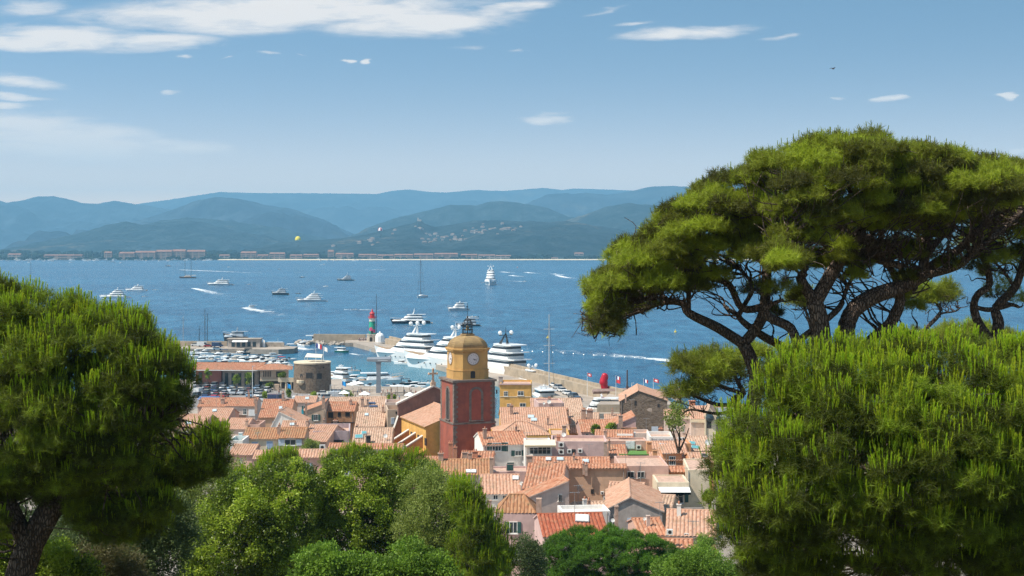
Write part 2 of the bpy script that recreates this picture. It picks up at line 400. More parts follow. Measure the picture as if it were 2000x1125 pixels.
hill(13800, HILL_A, 3200, 1500, 120, m_far, 1.3)
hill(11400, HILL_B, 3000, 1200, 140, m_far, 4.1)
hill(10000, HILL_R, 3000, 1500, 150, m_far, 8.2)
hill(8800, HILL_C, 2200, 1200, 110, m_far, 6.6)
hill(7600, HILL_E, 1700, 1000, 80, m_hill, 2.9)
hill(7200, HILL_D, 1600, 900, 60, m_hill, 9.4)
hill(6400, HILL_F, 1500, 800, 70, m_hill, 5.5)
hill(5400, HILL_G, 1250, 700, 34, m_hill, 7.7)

# ---- far shore: plain, beach, woods
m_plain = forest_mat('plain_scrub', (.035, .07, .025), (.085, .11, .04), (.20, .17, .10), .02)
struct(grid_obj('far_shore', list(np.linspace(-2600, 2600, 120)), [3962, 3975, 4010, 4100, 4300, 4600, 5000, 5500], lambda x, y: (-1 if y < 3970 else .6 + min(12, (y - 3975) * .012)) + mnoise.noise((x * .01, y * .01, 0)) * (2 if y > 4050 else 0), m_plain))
m_sand = pm('beach_sand', (.62, .52, .36), .95, .1, .02)
struct(MB().add([p for k in range(41) for p in (((-820 + k * 46), 3955 + 6 * math.sin(k * .7), .25), ((-820 + k * 46), 4003 + 5 * math.sin(k * 1.3), 2.6))], [(2 * k, 2 * k + 2, 2 * k + 3, 2 * k + 1) for k in range(40)]).build('beach', m_sand))

def blob_mesh(seed, n=10, m=6, amp=.3):
    vs = []; fs = []
    for j in range(m + 1):
        a = -math.pi / 2 * .35 + (math.pi / 2 * 1.35) * j / m
        for k in range(n):
            t = 2 * math.pi * k / n; d = Vector((math.cos(t) * math.cos(a), math.sin(t) * math.cos(a), math.sin(a)))
            vs.append(d * (1 + amp * mnoise.noise(d * 1.9 + Vector((seed * 7.1, 0, 0)))))
    for j in range(m):
        for k in range(n): fs.append((j * n + k, j * n + (k + 1) % n, (j + 1) * n + (k + 1) % n, (j + 1) * n + k))
    return vs, fs
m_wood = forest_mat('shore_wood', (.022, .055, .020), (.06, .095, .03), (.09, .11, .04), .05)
wood = MB()
for i in range(1900):
    y = 4030 + 1000 * random.random() ** 1.6; x = random.uniform(-.40, .42) * y
    if y < 4110 and random.random() < .65: continue
    dens = mnoise.noise((x * .004, y * .006, 9))
    if dens < -.15: continue
    s = random.uniform(5, 10); vs, fs = blob_mesh(i % 9, 8, 4, .45)
    z = 1 + min(12, (y - 3975) * .012)
    wood.add([(x + p.x * s * 1.5, y + p.y * s, z + s * .35 + p.z * s * random.uniform(.8, .9)) for p in vs], fs)
for i in range(420):
    x, y = random.uniform(-1500, 1500), random.uniform(4004, 4032); s = random.uniform(2.5, 6.0); vs, fs = blob_mesh(i % 9, 8, 4, .45)
    if mnoise.noise((x * .012, 3, 0)) < -.1: continue
    wood.add([(x + p.x * s * 1.4, y + p.y * s, 1.4 + s * .35 + p.z * s * .85) for p in vs], fs)
tag(wood.build('woods', m_wood), 'hazy belt of green woods along the far shore of the bay', 'woods', kind='stuff')

# ---- far buildings
m_fw = pm('far_render_wall', (.36, .255, .20), .9, .2, .05); m_fr = pm('far_tile_roof', (.26, .135, .095), .9, .2, .05); m_fp = pm('far_white_wall', (.42, .37, .32), .9, .1, .05)
m_fshade = pm('far_balcony_shade', (.10, .09, .09), .5, .1, .2)
def far_block(px0, px1, y0, y1, d, wall, label, gable=True):
    w = (px1 - px0) / F * d; h = (y1 - y0) / F * d; c = at((px0 + px1) / 2, y1, d)
    z0 = 1.0; h = max(5, (CH - (y0 - HZ) / F * d) - z0)
    t = thing('shore_building', label, 'building', (c.x, d, z0))
    dep = max(9, min(22, w * .5)); hw = h * .8
    MB().box((0, dep / 2, hw / 2), (w, dep, hw)).build('wall', wall, t)
    o = .6; MB().add([(-w / 2 - o, -o, hw), (w / 2 + o, -o, hw), (w / 2 + o, dep + o, hw), (-w / 2 - o, dep + o, hw), (-w / 2 + 1, dep / 2, h), (w / 2 - 1, dep / 2, h)], [(0, 1, 5, 4), (2, 3, 4, 5), (1, 2, 5), (3, 0, 4), (3, 2, 1, 0)]).build('roof', m_fr, t)
    fl = max(1, int(hw / 4)); n = max(1, min(3, int(w / 12)))
    for k in range(fl):
        for i in range(n): MB().box((-w / 2 + (i + .5) * w / n, -.05, (k + .55) * hw / fl), (w / n * .72, .16, hw / fl * .5)).build('balcony', m_fshade, t)  # dark strip on the wall face, painted shade of a recessed balcony
    return t
FAR = [
 (203, 218, 491, 505, 4020, 'w', 'narrow pink tower block beside the far marina'), (85, 160, 497, 504, 4030, 'w', 'long low pink row behind the far marina boats'),
 (232, 262, 492, 505, 4030, 'w', 'stepped pink holiday block, first from the marina tower block'), (263, 303, 490, 505, 4050, 'w', 'stepped pink holiday block, second from the marina tower block'),
 (304, 335, 488, 504, 4060, 'w', 'tallest pink holiday block of the far village'), (336, 362, 487, 504, 4070, 'w', 'pink holiday block behind the two-masted sailing ship'),
 (364, 400, 488, 500, 4090, 'w', 'rounded pink holiday block right of the two-masted ship'), (428, 448, 497, 505, 4030, 'p', 'small pale house in trees at the beach end'),
 (470, 500, 491, 505, 4040, 'w', 'pink house with tiled roof left of the yellow parachute'), (502, 524, 497, 506, 4020, 'w', 'low pink house on the beach below the parachute'),
 (526, 556, 493, 505, 4040, 'w', 'broad pink house on the beach under the yellow parachute'), (566, 590, 497, 506, 4020, 'w', 'low pink house by the beach right of the yellow parachute'),
 (592, 622, 496, 506, 4030, 'w', 'long pink house on the beach behind a speedboat'), (640, 652, 488, 503, 4090, 'w', 'tall narrow pink house among shore trees'),
 (655, 690, 494, 505, 4050, 'w', 'pink terrace behind the small beach marina'), (700, 735, 496, 506, 4040, 'w', 'pink terrace above the beach right of the beach marina'),
 (737, 768, 497, 506, 4030, 'w', 'low pink terrace below the red and white parachute'), (770, 806, 496, 506, 4030, 'w', 'orange roofed hotel wing left of the tall sailing yacht mast'),
 (808, 846, 495, 506, 4040, 'w', 'orange roofed hotel wing behind the tall sailing yacht mast'), (848, 894, 494, 506, 4050, 'w', 'longest orange roofed hotel wing on the beach'),
 (900, 932, 496, 506, 4040, 'w', 'orange roofed hotel wing left of the bow-on yacht'), (934, 967, 497, 506, 4030, 'p', 'pale hotel wing behind the bow-on yacht'),
 (968, 998, 498, 506, 4030, 'p', 'pale hotel wing at the end of the beach row'), (1077, 1090, 503, 507, 4010, 'p', 'small white beach cabin among palms'),
 (15, 40, 495, 505, 4030, 'p', 'pale boatyard shed at the left end of the far marina'), (1122, 1140, 493, 499, 4300, 'p', 'white farmhouse in trees behind the beach'), (1172, 1205, 470, 480, 5000, 'w', 'reddish quarry buildings on the wooded slope')]
for (a, bb, y0, y1, d, wl, lb) in FAR: far_block(a, bb, y0, y1, d, m_fw if wl == 'w' else m_fp, lb)

vil = None
m_vw = pm('villa_wall', (.36, .31, .27), .9, .1, .1); m_vr = pm('villa_roof', (.24, .16, .12), .9, .2, .1)
for i in range(78):
    px = random.choice([random.gauss(810, 55), random.gauss(950, 50), random.uniform(640, 1010)]); q = random.random()
    x = (px - 1000) / F * 5400; y = 5400 - 60 - q * 760; x = x * y / 5400
    z = hillz(5400, HILL_G, x, y, 1250, 700, 34, 7.7) - .5
    s = random.uniform(.55, 1.25)
    if vil is None:
        vil = thing('hillside_villa', 'small pale villa among trees on the hill across the bay', 'villa', (x, y, z), 0, 'villas on the wooded hill')
        MB().box((0, 0, 2.2), (13, 9, 5.4)).build('wall', m_vw, vil)
        MB().add([(-7, -5, 4.9), (7, -5, 4.9), (7, 5, 4.9), (-7, 5, 4.9), (-4, 0, 7), (4, 0, 7)], [(0, 1, 5, 4), (2, 3, 4, 5), (1, 2, 5), (3, 0, 4), (3, 2, 1, 0)]).build('roof', m_vr, vil); vil.scale = (s,) * 3
    else: dup(vil, (x, y, z), random.uniform(-.5, .5), scale=s)
# castle keep on the hilltop
p = at(819, 431, 5400); MB().box((0, 0, 4), (16, 12, 14)).box((-5, 0, 13), (5, 6, 8)).build('castle_ruin', m_fp, loc=(p.x, 5400, p.z - 6)); tag(bpy.data.objects['castle_ruin'], 'ruined castle keep on the peak of the village hill', 'castle')
# ================================================================ TOWN
TERRA = [(a * .73, b * .635, c * .60) for a, b, c in [(.40, .17, .095), (.52, .255, .15), (.60, .34, .22), (.47, .21, .12), (.66, .43, .30), (.55, .29, .18)]]
PINKT = [(a * .73, b * .635, c * .60) for a, b, c in [(.52, .30, .20), (.62, .40, .28), (.70, .50, .38), (.56, .35, .25), (.66, .46, .33)]]
PALET = [(a * .73, b * .635, c * .60) for a, b, c in [(.52, .37, .27), (.64, .49, .37), (.72, .58, .45), (.58, .42, .31), (.46, .32, .23)]]
BROWT = [(a * .73, b * .635, c * .60) for a, b, c in [(.36, .185, .10), (.46, .25, .13), (.52, .32, .18), (.42, .215, .12), (.56, .38, .23)]]
REDT = [(a * .73, b * .635, c * .60) for a, b, c in [(.36, .10, .055), (.46, .15, .085), (.40, .12, .06), (.54, .22, .13)]]
RM = {'t': tile_mat('terracotta_tiles', TERRA, .36), 'p': tile_mat('pink_tiles', PINKT, .34), 'l': tile_mat('pale_tiles', PALET, .42), 'b': tile_mat('mossy_tiles', BROWT, .55, (.20, .15, .08)), 'r': tile_mat('red_tiles', REDT, .15)}
WM_ = 0
WM = {'pink': pm('pink_render', (.56, .36, .29), .9, .12, .8, streak=.25), 'peach': pm('peach_render', (.60, .38, .25), .9, .12, .8, streak=.3), 'orange': pm('orange_render', (.60, .30, .15), .9, .12, .9, streak=.2),
      'ochre': pm('ochre_render', (.64, .36, .10), .9, .16, .7, streak=.35), 'tan': pm('tan_render', (.50, .37, .27), .9, .12, .8, streak=.3), 'white': pm('white_render', (.74, .70, .65), .9, .08, .8, streak=.25),
      'rose': pm('rose_render', (.54, .37, .34), .9, .12, .8, streak=.35), 'mauve': pm('mauve_render', (.44, .35, .36), .9, .2, .7, streak=.6), 'cream': pm('cream_render', (.66, .55, .40), .9, .12, .8, streak=.2),
      'grey': pm('grey_render', (.36, .31, .28), .95, .2, 1.2, streak=.6), 'blush': pm('blush_render', (.60, .46, .39), .9, .12, .8, streak=.3),
      'stone': stone_mat('dark_rubble', [(.13, .09, .065), (.20, .145, .10), (.26, .20, .15), (.16, .11, .08)], 1.5, (.20, .155, .115)),
      'pstone': stone_mat('pale_rubble', [(.34, .26, .18), (.42, .34, .25), (.28, .21, .15)], 1.5)}
m_pane = glass_mat('window_pane'); m_frame = pm('white_frame', (.72, .70, .66), .5, .08, 4); m_dark = pm('dark_opening', (.035, .03, .028), .8, .2, 2)
SHUT = {'blue': pm('blue_shutter', (.30, .40, .56), .6, .1, 4), 'green': pm('green_shutter', (.03, .09, .08), .55, .15, 4), 'rosy': pm('rosy_shutter', (.60, .44, .40), .6, .1, 4), 'white': pm('white_shutter', (.72, .72, .72), .6, .06, 4), 'lblue': pm('pale_blue_shutter', (.46, .52, .60), .6, .1, 4)}
m_chim = pm('chimney_render', (.44, .30, .23), .95, .25, 2.5, streak=.5); m_pot = pm('clay_pot', (.50, .22, .13), .9, .2, 5)
m_iron = pm('black_iron', (.03, .028, .028), .5, .2, 6, metal=.3); m_sky = glass_mat('skylight_glass', (.34, .40, .42), .12); m_lead = pm('lead_frame', (.42, .42, .42), .5, .1, 6)
m_acb = pm('unit_casing', (.66, .64, .60), .5, .08, 6); m_dish = pm('dish_white', (.64, .63, .60), .45, .08, 4); m_teal = pm('teal_glass', (.12, .34, .36), .2, .2, 3)
m_awn = pm('cream_awning', (.74, .62, .44), .85, .06, 3); m_wawn = pm('white_awning', (.78, .77, .75), .85, .05, 3); m_floor = pm('terrace_tiles', (.50, .33, .25), .9, .2, 2)
m_turf = pm('green_carpet', (.10, .22, .05), .95, .2, 4); m_reed = pm('reed_screen', (.17, .10, .07), .95, .3, 5); m_turq = pm('turquoise_paint', (.05, .36, .44), .4, .2, 2)

def corr(mb, P0, U, V, Wd, vtop, per=.42, amp=.11, rows=5, thick=.10, v0=0.0, seed=0):
    """corrugated slope: P0 eave corner, U along the eave, V up the slope, vtop(u) = slope length there"""
    U = U.normalized(); V = V.normalized(); N = U.cross(V).normalized()
    if N.z < 0: N = -N
    n = max(4, int(round(Wd / per)) * 4); vs = []; uvs = []
    for i in range(n + 1):
        u = Wd * i / n; ph = (i % 4); a = (0, .8, 1, .8)[ph] * amp
        vt = max(.02, vtop(u))
        for r in range(rows + 1):
            vv = vt * r / rows
            sag = .035 * mnoise.noise((u * .35 + seed, vv * .5, seed * 2.3)) - (.04 * math.sin(math.pi * r / rows) if vt > 3 else 0) + .018 * mnoise.noise((u * 3.1, vv * 2.6, seed))
            vs.append(P0 + U * u + V * vv + N * (a + sag)); uvs.append((u, vv))
    fs = []; fu = []
    flip = U.cross(V).z < 0
    for i in range(n):
        for r in range(rows):
            q = [i * (rows + 1) + r, (i + 1) * (rows + 1) + r, (i + 1) * (rows + 1) + r + 1, i * (rows + 1) + r + 1]
            if flip: q = q[::-1]
            fs.append(q); fu.append([uvs[k] for k in q])
    mb.add(vs, fs, 0, fu)
    # underside and edges
    base = []
    for i in (0, n // 4, n // 2, 3 * n // 4, n):
        u = Wd * i / n; base += [P0 + U * u - N * thick, P0 + U * u + V * max(.02, vtop(u)) - N * thick]
    fs = [(2 * k, 2 * k + 1, 2 * k + 3, 2 * k + 2) for k in range(4)]
    mb.add(base, fs, 1)
    e = [P0 - N * thick, P0 + U * Wd - N * thick, P0 + U * Wd + N * .02, P0 + N * .02]; mb.add(e, [(0, 1, 2, 3)], 1)
    for uu in (0, Wd):
        a = P0 + U * uu; bq = a + V * max(.02, vtop(uu)); mb.add([a - N * thick, bq - N * thick, bq + N * .03, a + N * .03], [(0, 1, 2, 3)], 1)

HOUSES = []
class House:
    def __init__(s, name, label, x0, x1, ye, d, yaw, wall, roof, base=None, cat='house', group=None):
        s.d = d; s.yaw = R(yaw); cx = (x0 + x1) / 2; P = at(cx, ye, d)
        s.W = (x1 - x0) / F * d / max(.5, math.cos(s.yaw)); s.zb = (gz(P.x, d) - .8) if base is None else base
        s.h = P.z - s.zb; s.t = thing(name, label, cat, (P.x, d, s.zb), s.yaw, group); s.O = Vector((P.x, d, s.zb))
        s.M = Matrix.Translation(s.O) @ Matrix.Rotation(s.yaw, 4, 'Z'); s.Mi = s.M.inverted()
        HOUSES.append(s); s.nwin = 0; s.wm = WM[wall]; s.rm = RM[roof] if roof else None; s.roof = None; s.seed = x0 * .13; s.planes = {}
        s.cam = s.Mi @ Vector((0, 0, CH))
    def ray(s, px, py):
        w = Vector(((px - 1000) / F, 1, -(py - HZ) / F)); return (s.Mi.to_3x3() @ w)
    def hit(s, px, py, plane='front'):
        p, n = s.planes[plane]; r = s.ray(px, py); k = (p - s.cam).dot(n) / r.dot(n); return s.cam + r * k
    def rows(s, yr, tan=.31):
        """slope depth from the ridge row"""
        k = (yr - HZ) / F; L = (CH - k * s.d - (s.h + s.zb)) / (tan + k); return min(14.0, max(1.2, L))
    def gable(s, yr, tan=.31, back=.75, ov=.28, side=True):
        """ridge along the front: the near slope faces the viewer"""
        L = s.rows(yr, tan); B = L * back; hw = s.W / 2; h = s.h; rz = h + L * tan; s.L = L; s.D = L + B
        m = MB(); y2 = L + B; hb = rz - B * tan
        vs = [(-hw, 0, 0), (hw, 0, 0), (hw, y2, 0), (-hw, y2, 0), (-hw, 0, h - .12), (hw, 0, h - .12), (hw, y2, hb - .12), (-hw, y2, hb - .12), (-hw, L, rz - .14), (hw, L, rz - .14)]
        m.add(vs, [(0, 1, 5, 4), (2, 3, 7, 6), (1, 2, 6, 9, 5), (3, 0, 4, 8, 7), (4, 5, 9, 8), (8, 9, 6, 7)]); m.build('wall', s.wm, s.t)
        r = MB(); sl = math.hypot(1, tan); V = Vector((0, 1, tan)).normalized(); Vb = Vector((0, -1, tan)).normalized()
        o = .15 if side else 0
        corr(r, Vector((-hw - o, -ov, h - ov * tan)), Vector((1, 0, 0)), V, s.W + 2 * o, lambda u: (L + ov) * sl, seed=s.seed)
        corr(r, Vector((hw + o, y2 + ov, hb - ov * tan)), Vector((-1, 0, 0)), Vb, s.W + 2 * o, lambda u: (B + ov) * sl, rows=3, seed=s.seed + 3)
        r.tube([(-hw - o, L, rz + .02), (hw + o, L, rz + .02)], .13, 6, 0)
        s.roof = r.build('roof', [s.rm, s.wm], s.t)
        s.planes['front'] = (Vector((0, -.03, 0)), Vector((0, -1, 0))); s.planes['roof'] = (Vector((0, 0, h + .08)), Vector((0, -tan, 1)))
        s.planes['right'] = (Vector((hw + .03, 0, 0)), Vector((1, 0, 0))); s.planes['left'] = (Vector((-hw - .03, 0, 0)), Vector((-1, 0, 0)))
        return s
    def gfront(s, xa, ya, D, yl=None, yr=None, ov=.2):
        """gable wall towards the viewer; apex at xa, ya; eaves at rows yl, yr; D deep"""
        s.planes['front'] = (Vector((0, -.03, 0)), Vector((0, -1, 0)))
        hw = s.W / 2; A = s.hit(xa, ya); zl = s.h if yl is None else s.hit((1000 + s.O.x / s.d * F), yl).z; zr = s.h if yr is None else s.hit((1000 + s.O.x / s.d * F), yr).z
        ax, az = max(-hw + .02, min(hw - .02, A.x)), A.z
        vs = []
        for y in (0, D): vs += [(-hw, y, 0), (hw, y, 0), (hw, y, zr - .12), (ax, y, az - .12), (-hw, y, zl - .12)]
        MB().add(vs, [(0, 1, 2, 3, 4), (9, 8, 7, 6, 5), (1, 6, 7, 2), (5, 0, 4, 9), (2, 7, 8, 3), (3, 8, 9, 4)]).build('wall', s.wm, s.t)
        r = MB()
        for (ex, ez, sg) in ((-hw, zl, -1), (hw, zr, 1)):
            dx, dz = ax - ex, az - ez; ln = math.hypot(dx, dz)
            if ln < .3: continue
            V = Vector((dx, 0, dz)).normalized(); P = Vector((ex, -ov if sg < 0 else D + ov, ez)) - V * .25
            if sg < 0: corr(r, Vector((P.x, D + ov, P.z)), Vector((0, -1, 0)), V, D + 2 * ov, lambda u: ln + .25, seed=s.seed)
            else: corr(r, Vector((P.x, -ov, P.z)), Vector((0, 1, 0)), V, D + 2 * ov, lambda u: ln + .25, seed=s.seed + 5)
        r.tube([(ax, -ov, az + .03), (ax, D + ov, az + .03)], .13, 6, 0)
        s.roof = r.build('roof', [s.rm, s.wm], s.t); s.D = D
        s.planes['roof'] = (Vector((-hw, 0, zl + .08)), Vector((-(az - zl), 0, ax + hw)).normalized() if ax + hw > .3 else Vector((0, 0, 1)))
        s.planes['right'] = (Vector((hw + .03, 0, 0)), Vector((1, 0, 0))); s.planes['left'] = (Vector((-hw - .03, 0, 0)), Vector((-1, 0, 0)))
        if ax > hw - .3: s.planes['roof'] = (Vector((-hw, 0, zl + .08)), Vector((-(az - zl), 0, ax + hw)).normalized())
        return s
    def hip(s, D, tan=.33, ridge=.0, ov=.3):
        """hipped roof, D deep; ridge = length of the ridge along the front"""
        hw = s.W / 2; h = s.h; L = min((s.W - ridge) / 2, D / 2) if ridge > 0 else s.W / 2; rz = h + D / 2 * tan
        MB().prism([(-hw, 0), (hw, 0), (hw, D), (-hw, D)], 0, h).build('wall', s.wm, s.t); r = MB(); ra = (s.W - ridge) / 2
        sl = math.hypot(D / 2, rz - h); Vf = Vector((0, D / 2, rz - h)); n = s.W
        f = lambda u: sl * min(1, u / ra, (n - u) / ra)
        corr(r, Vector((-hw, 0, h)), Vector((1, 0, 0)), Vf, s.W, f, seed=s.seed); corr(r, Vector((hw, D, h)), Vector((-1, 0, 0)), Vector((0, -D / 2, rz - h)), s.W, f, rows=3)
        sl2 = math.hypot(ra, rz - h); f2 = lambda u: sl2 * min(1, u / (D / 2), (D - u) / (D / 2))
        corr(r, Vector((hw, 0, h)), Vector((0, 1, 0)), Vector((-ra, 0, rz - h)), D, f2, rows=4); corr(r, Vector((-hw, D, h)), Vector((0, -1, 0)), Vector((ra, 0, rz - h)), D, f2, rows=4)
        a = Vector((-ridge / 2, D / 2, rz + .06)); b = Vector((ridge / 2, D / 2, rz + .06))
        for c, e in (((-hw, 0, h + .05), a), ((hw, 0, h + .05), b), ((hw, D, h + .05), b), ((-hw, D, h + .05), a)): r.tube([c, e], .12, 5, 0)
        if ridge > 0: r.tube([a, b], .12, 5, 0)
        s.roof = r.build('roof', [s.rm, s.wm], s.t); s.D = D
        s.planes['front'] = (Vector((0, -.03, 0)), Vector((0, -1, 0))); s.planes['roof'] = (Vector((0, 0, h + .08)), Vector((0, -(rz - h) / (D / 2), 1)))
        s.planes['right'] = (Vector((hw + .03, 0, 0)), Vector((1, 0, 0))); s.planes['left'] = (Vector((-hw - .03, 0, 0)), Vector((-1, 0, 0)))
        return s
    def flat(s, D, par=.7, floor=None, wallt=.25):
        """flat roof terrace behind a parapet whose top is the house's height"""
        hw = s.W / 2; h = s.h; m = MB()
        m.prism([(-hw, 0), (hw, 0), (hw, D), (-hw, D)], 0, h - par)
        for (a, b, c, e) in ((-hw, hw, 0, wallt), (-hw, hw, D - wallt, D), (-hw, -hw + wallt, wallt, D - wallt), (hw - wallt, hw, wallt, D - wallt)):
            m.prism([(a, c), (b, c), (b, e), (a, e)], h - par + .004, h)
        m.build('wall', s.wm, s.t)
        s.roof = MB().prism([(-hw + wallt, wallt), (hw - wallt, wallt), (hw - wallt, D - wallt), (-hw + wallt, D - wallt)], h - par + .004, h - par + .05).build('roof_terrace', floor or m_floor, s.t); s.D = D
        s.planes['front'] = (Vector((0, -.03, 0)), Vector((0, -1, 0))); s.planes['roof'] = (Vector((0, 0, h - par + .06)), Vector((0, 0, 1)))
        s.planes['right'] = (Vector((hw + .03, 0, 0)), Vector((1, 0, 0))); s.planes['left'] = (Vector((-hw - .03, 0, 0)), Vector((-1, 0, 0)))
        return s
    # ---- features, all given by their place in the photo and moved onto the house
    def win(s, px, py, w, h, kind='w', shut=None, plane='front', bars=2):
        s.nwin += 1; a = s.hit(px - w / 2, py + h / 2, plane); b = s.hit(px + w / 2, py - h / 2, plane); x0, x1 = sorted((a.x, b.x)); z0, z1 = sorted((a.z, b.z)); y = a.y
        if plane in ('left', 'right'):
            y0, y1 = sorted((a.y, b.y)); sg = 1 if plane == 'right' else -1; q = Vector((a.x, (y0 + y1) / 2, (z0 + z1) / 2))
            o = MB().box(q, (.10, y1 - y0, z1 - z0)).build('window', m_dark if kind in ('d', 'o') else m_frame, s.t)
            if kind not in ('d', 'o'): MB().box(q + Vector((sg * .03, 0, 0)), (.10, (y1 - y0) * .8, (z1 - z0) * .84)).build('pane', m_pane, o)
            return o
        ww, hh, cx, cz = x1 - x0, z1 - z0, (x0 + x1) / 2, (z0 + z1) / 2
        if kind == 'o': return MB().box((cx, y, cz), (ww, .07, hh)).build('opening', m_dark, s.t)
        if kind == 'd':
            o = MB().box((cx, y, cz), (ww + .16, .08, hh + .1)).build('door', s.wm, s.t); MB().box((cx, y - .03, cz), (ww, .06, hh)).build('leaf', SHUT.get(shut, m_dark), o); return o
        if kind == 'sh':
            o = MB().box((cx, y, cz), (ww + .14, .06, hh + .14)).build('window', m_frame, s.t)
            for k in (-1, 1): MB().box((cx + k * ww / 4, y - .04, cz), (ww / 2 - .04, .07, hh)).build('shutter', SHUT[shut], o)
            return o
        m = MB(); t = min(.09, ww * .12)
        for (c, e) in (((cx, y, z0 + t / 2), (ww, .1, t)), ((cx, y, z1 - t / 2), (ww, .1, t)), ((x0 + t / 2, y, cz), (t, .1, hh - 2 * t)), ((x1 - t / 2, y, cz), (t, .1, hh - 2 * t))): m.box(c, e)
        for k in range(1, bars): m.box((x0 + ww * k / bars, y, cz), (t * .7, .09, hh - 2 * t))
        if hh > 1.1: m.box((cx, y + .01, cz + hh * .1), (ww - 2 * t, .07, t * .5))
        m.box((cx, y - .06, z0 - .05), (ww + .25, .22, .07))
        o = m.build('window', m_frame, s.t); MB().box((cx, y + .02, cz), (ww - t, .05, hh - t)).build('pane', m_pane, o)
        if shut:
            for k in (-1, 1): MB().box((cx + k * (ww * .5 + ww * .27), y - .02, cz), (ww * .5, .06, hh * 1.02)).build('shutter', SHUT[shut], o)
        if kind == 'g':
            gm = MB()
            for k in range(7): gm.box((x0 + ww * (k + .5) / 7, y - .2, cz - hh * .1), (.03, .03, hh * .8))
            gm.box((cx, y - .2, cz + hh * .3), (ww, .03, .04)).box((cx, y - .2, cz - hh * .5), (ww, .03, .04)); gm.build('window_grille', m_iron, o)
        return o
    def chim(s, px, py0, py1, w, mat=None, pots=1, plane='roof'):
        """stack seen from row py0 (top) to py1 (foot)"""
        p = s.hit(px, py1, plane); top = s.hit(px, py0, 'front'); k = s.d + (p.y if abs(p.y) < 30 else 0)
        hgt = max(.5, (py1 - py0) / F * (s.d + p.y)); wdt = max(.35, w / F * (s.d + p.y)); m = MB(); z0 = p.z - .9
        m.box((p.x, p.y, z0 + (hgt + .9) / 2), (wdt, wdt * .8, hgt + .9)); m.box((p.x, p.y, z0 + hgt + .94), (wdt * 1.22, wdt * 1.02, .09)); 
        for q in range(pots): m.lathe([(.12, 0), (.10, .32)], 7, (p.x + (q - (pots - 1) / 2) * .3, p.y, z0 + hgt + .98), 1)
        return m.build('chimney', [mat or m_chim, m_pot], s.roof or s.t)
    def skyl(s, px, py, w, h, mat=None):
        p = s.hit(px, py, 'roof'); q = s.hit(px, py - h / 2, 'roof'); e = s.hit(px, py + h / 2, 'roof'); ww = w / F * s.d; n = s.planes['roof'][1].normalized()
        V = (q - e); ln = V.length; V.normalize(); U = V.cross(n).normalized(); m = MB(); M = Matrix((U, V, n)).transposed()
        o = MB().box(p + n * .06, (ww + .2, ln + .2, .14), 0, M).build('skylight', m_lead, s.roof); MB().box(p + n * .10, (ww, ln, .12), 0, M).build('pane', mat or m_sky, o); return o
    def ac(s, px, py, w, plane='front'):
        p = s.hit(px, py, plane); ww = w / F * s.d; y = p.y - .2
        o = MB().box((p.x, y, p.z), (ww, .36, ww * .85)).build('cooling_unit', m_acb, s.t)
        m = MB(); n = 14; vs = [(p.x + ww * .3 * math.cos(k * 2 * math.pi / n), y - .185, p.z + ww * .3 * math.sin(k * 2 * math.pi / n)) for k in range(n)]
        m.add(vs, [tuple(range(n))]); m.box((p.x, y - .19, p.z), (ww * .5, .006, .03)); m.build('fan', m_dark, o); return o
    def dish(s, px, py, w, plane='roof', az=0):
        p = s.hit(px, py + w * .5, plane); r = w / F * s.d / 2; m = MB()
        M = Matrix.Rotation(R(az), 4, 'Z') @ Matrix.Rotation(R(68), 4, 'X'); prof = []
        vs = []; fs = []; n = 14
        for j in range(4):
            rr = r * j / 3
            for k in range(n): a = 2 * math.pi * k / n; vs.append(p + Vector((0, -.2, r + .35)) + M @ Vector((rr * math.cos(a), rr * math.sin(a), .22 * rr * rr / r)))
        for j in range(3):
            for k in range(n): fs.append((j * n + k, j * n + (k + 1) % n, (j + 1) * n + (k + 1) % n, (j + 1) * n + k))
        m.add(vs, fs); m.tube([p - Vector((0, 0, .3)), p + Vector((0, -.1, r + .3))], .035, 5); m.tube([p + Vector((0, -.15, .3)), p + Vector((0, -.2, r + .35)) + M @ Vector((0, 0, r))], .02, 4)
        return m.build('satellite_dish', m_dish, s.roof or s.t)
    def box(s, name, px0, px1, py0, py1, dep, mat, out=0.0, plane='front', par=None):
        """box on the front: px/py extents, sticking out by dep (or in if negative)"""
        a = s.hit(px0, py1, plane); b = s.hit(px1, py0, plane)
        return MB().box(((a.x + b.x) / 2, -dep / 2 - out, (a.z + b.z) / 2), (abs(b.x - a.x), abs(dep), abs(b.z - a.z))).build(name, mat, par or s.t)
    def awning(s, px0, px1, py0, py1, outd, mat, name='awning'):
        a = s.hit(px0, py0); b = s.hit(px1, py0); drop = max(.3, (py1 - py0) / F * s.d); m = MB()
        vs = [(a.x, -.05, a.z), (b.x, -.05, a.z), (b.x, -outd, a.z - drop), (a.x, -outd, a.z - drop)]; vs += [(x, y, z - .06) for x, y, z in vs]; vs += [(a.x, -outd, a.z - drop - .3), (b.x, -outd, a.z - drop - .3)]
        m.add(vs, [(3, 2, 1, 0), (4, 5, 6, 7), (0, 1, 5, 4), (1, 2, 6, 5), (3, 0, 4, 7), (3, 8, 9, 2), (2, 9, 8, 3)]); return m.build(name, mat, s.t)
    def rail(s, px0, px1, py0, py1, out=.9, mat=None):
        a = s.hit(px0, py1); b = s.hit(px1, py0); m = MB(); n = max(4, int((b.x - a.x) / .16))
        for k in range(n + 1): m.box((a.x + (b.x - a.x) * k / n, -out, (a.z + b.z) / 2), (.03, .03, b.z - a.z))
        m.box(((a.x + b.x) / 2, -out, b.z), (b.x - a.x, .06, .05)); m.box(((a.x + b.x) / 2, -out / 2 - .02, a.z - .09), (b.x - a.x, out + .1, .14)); return m.build('balcony_rail', mat or m_iron, s.t)

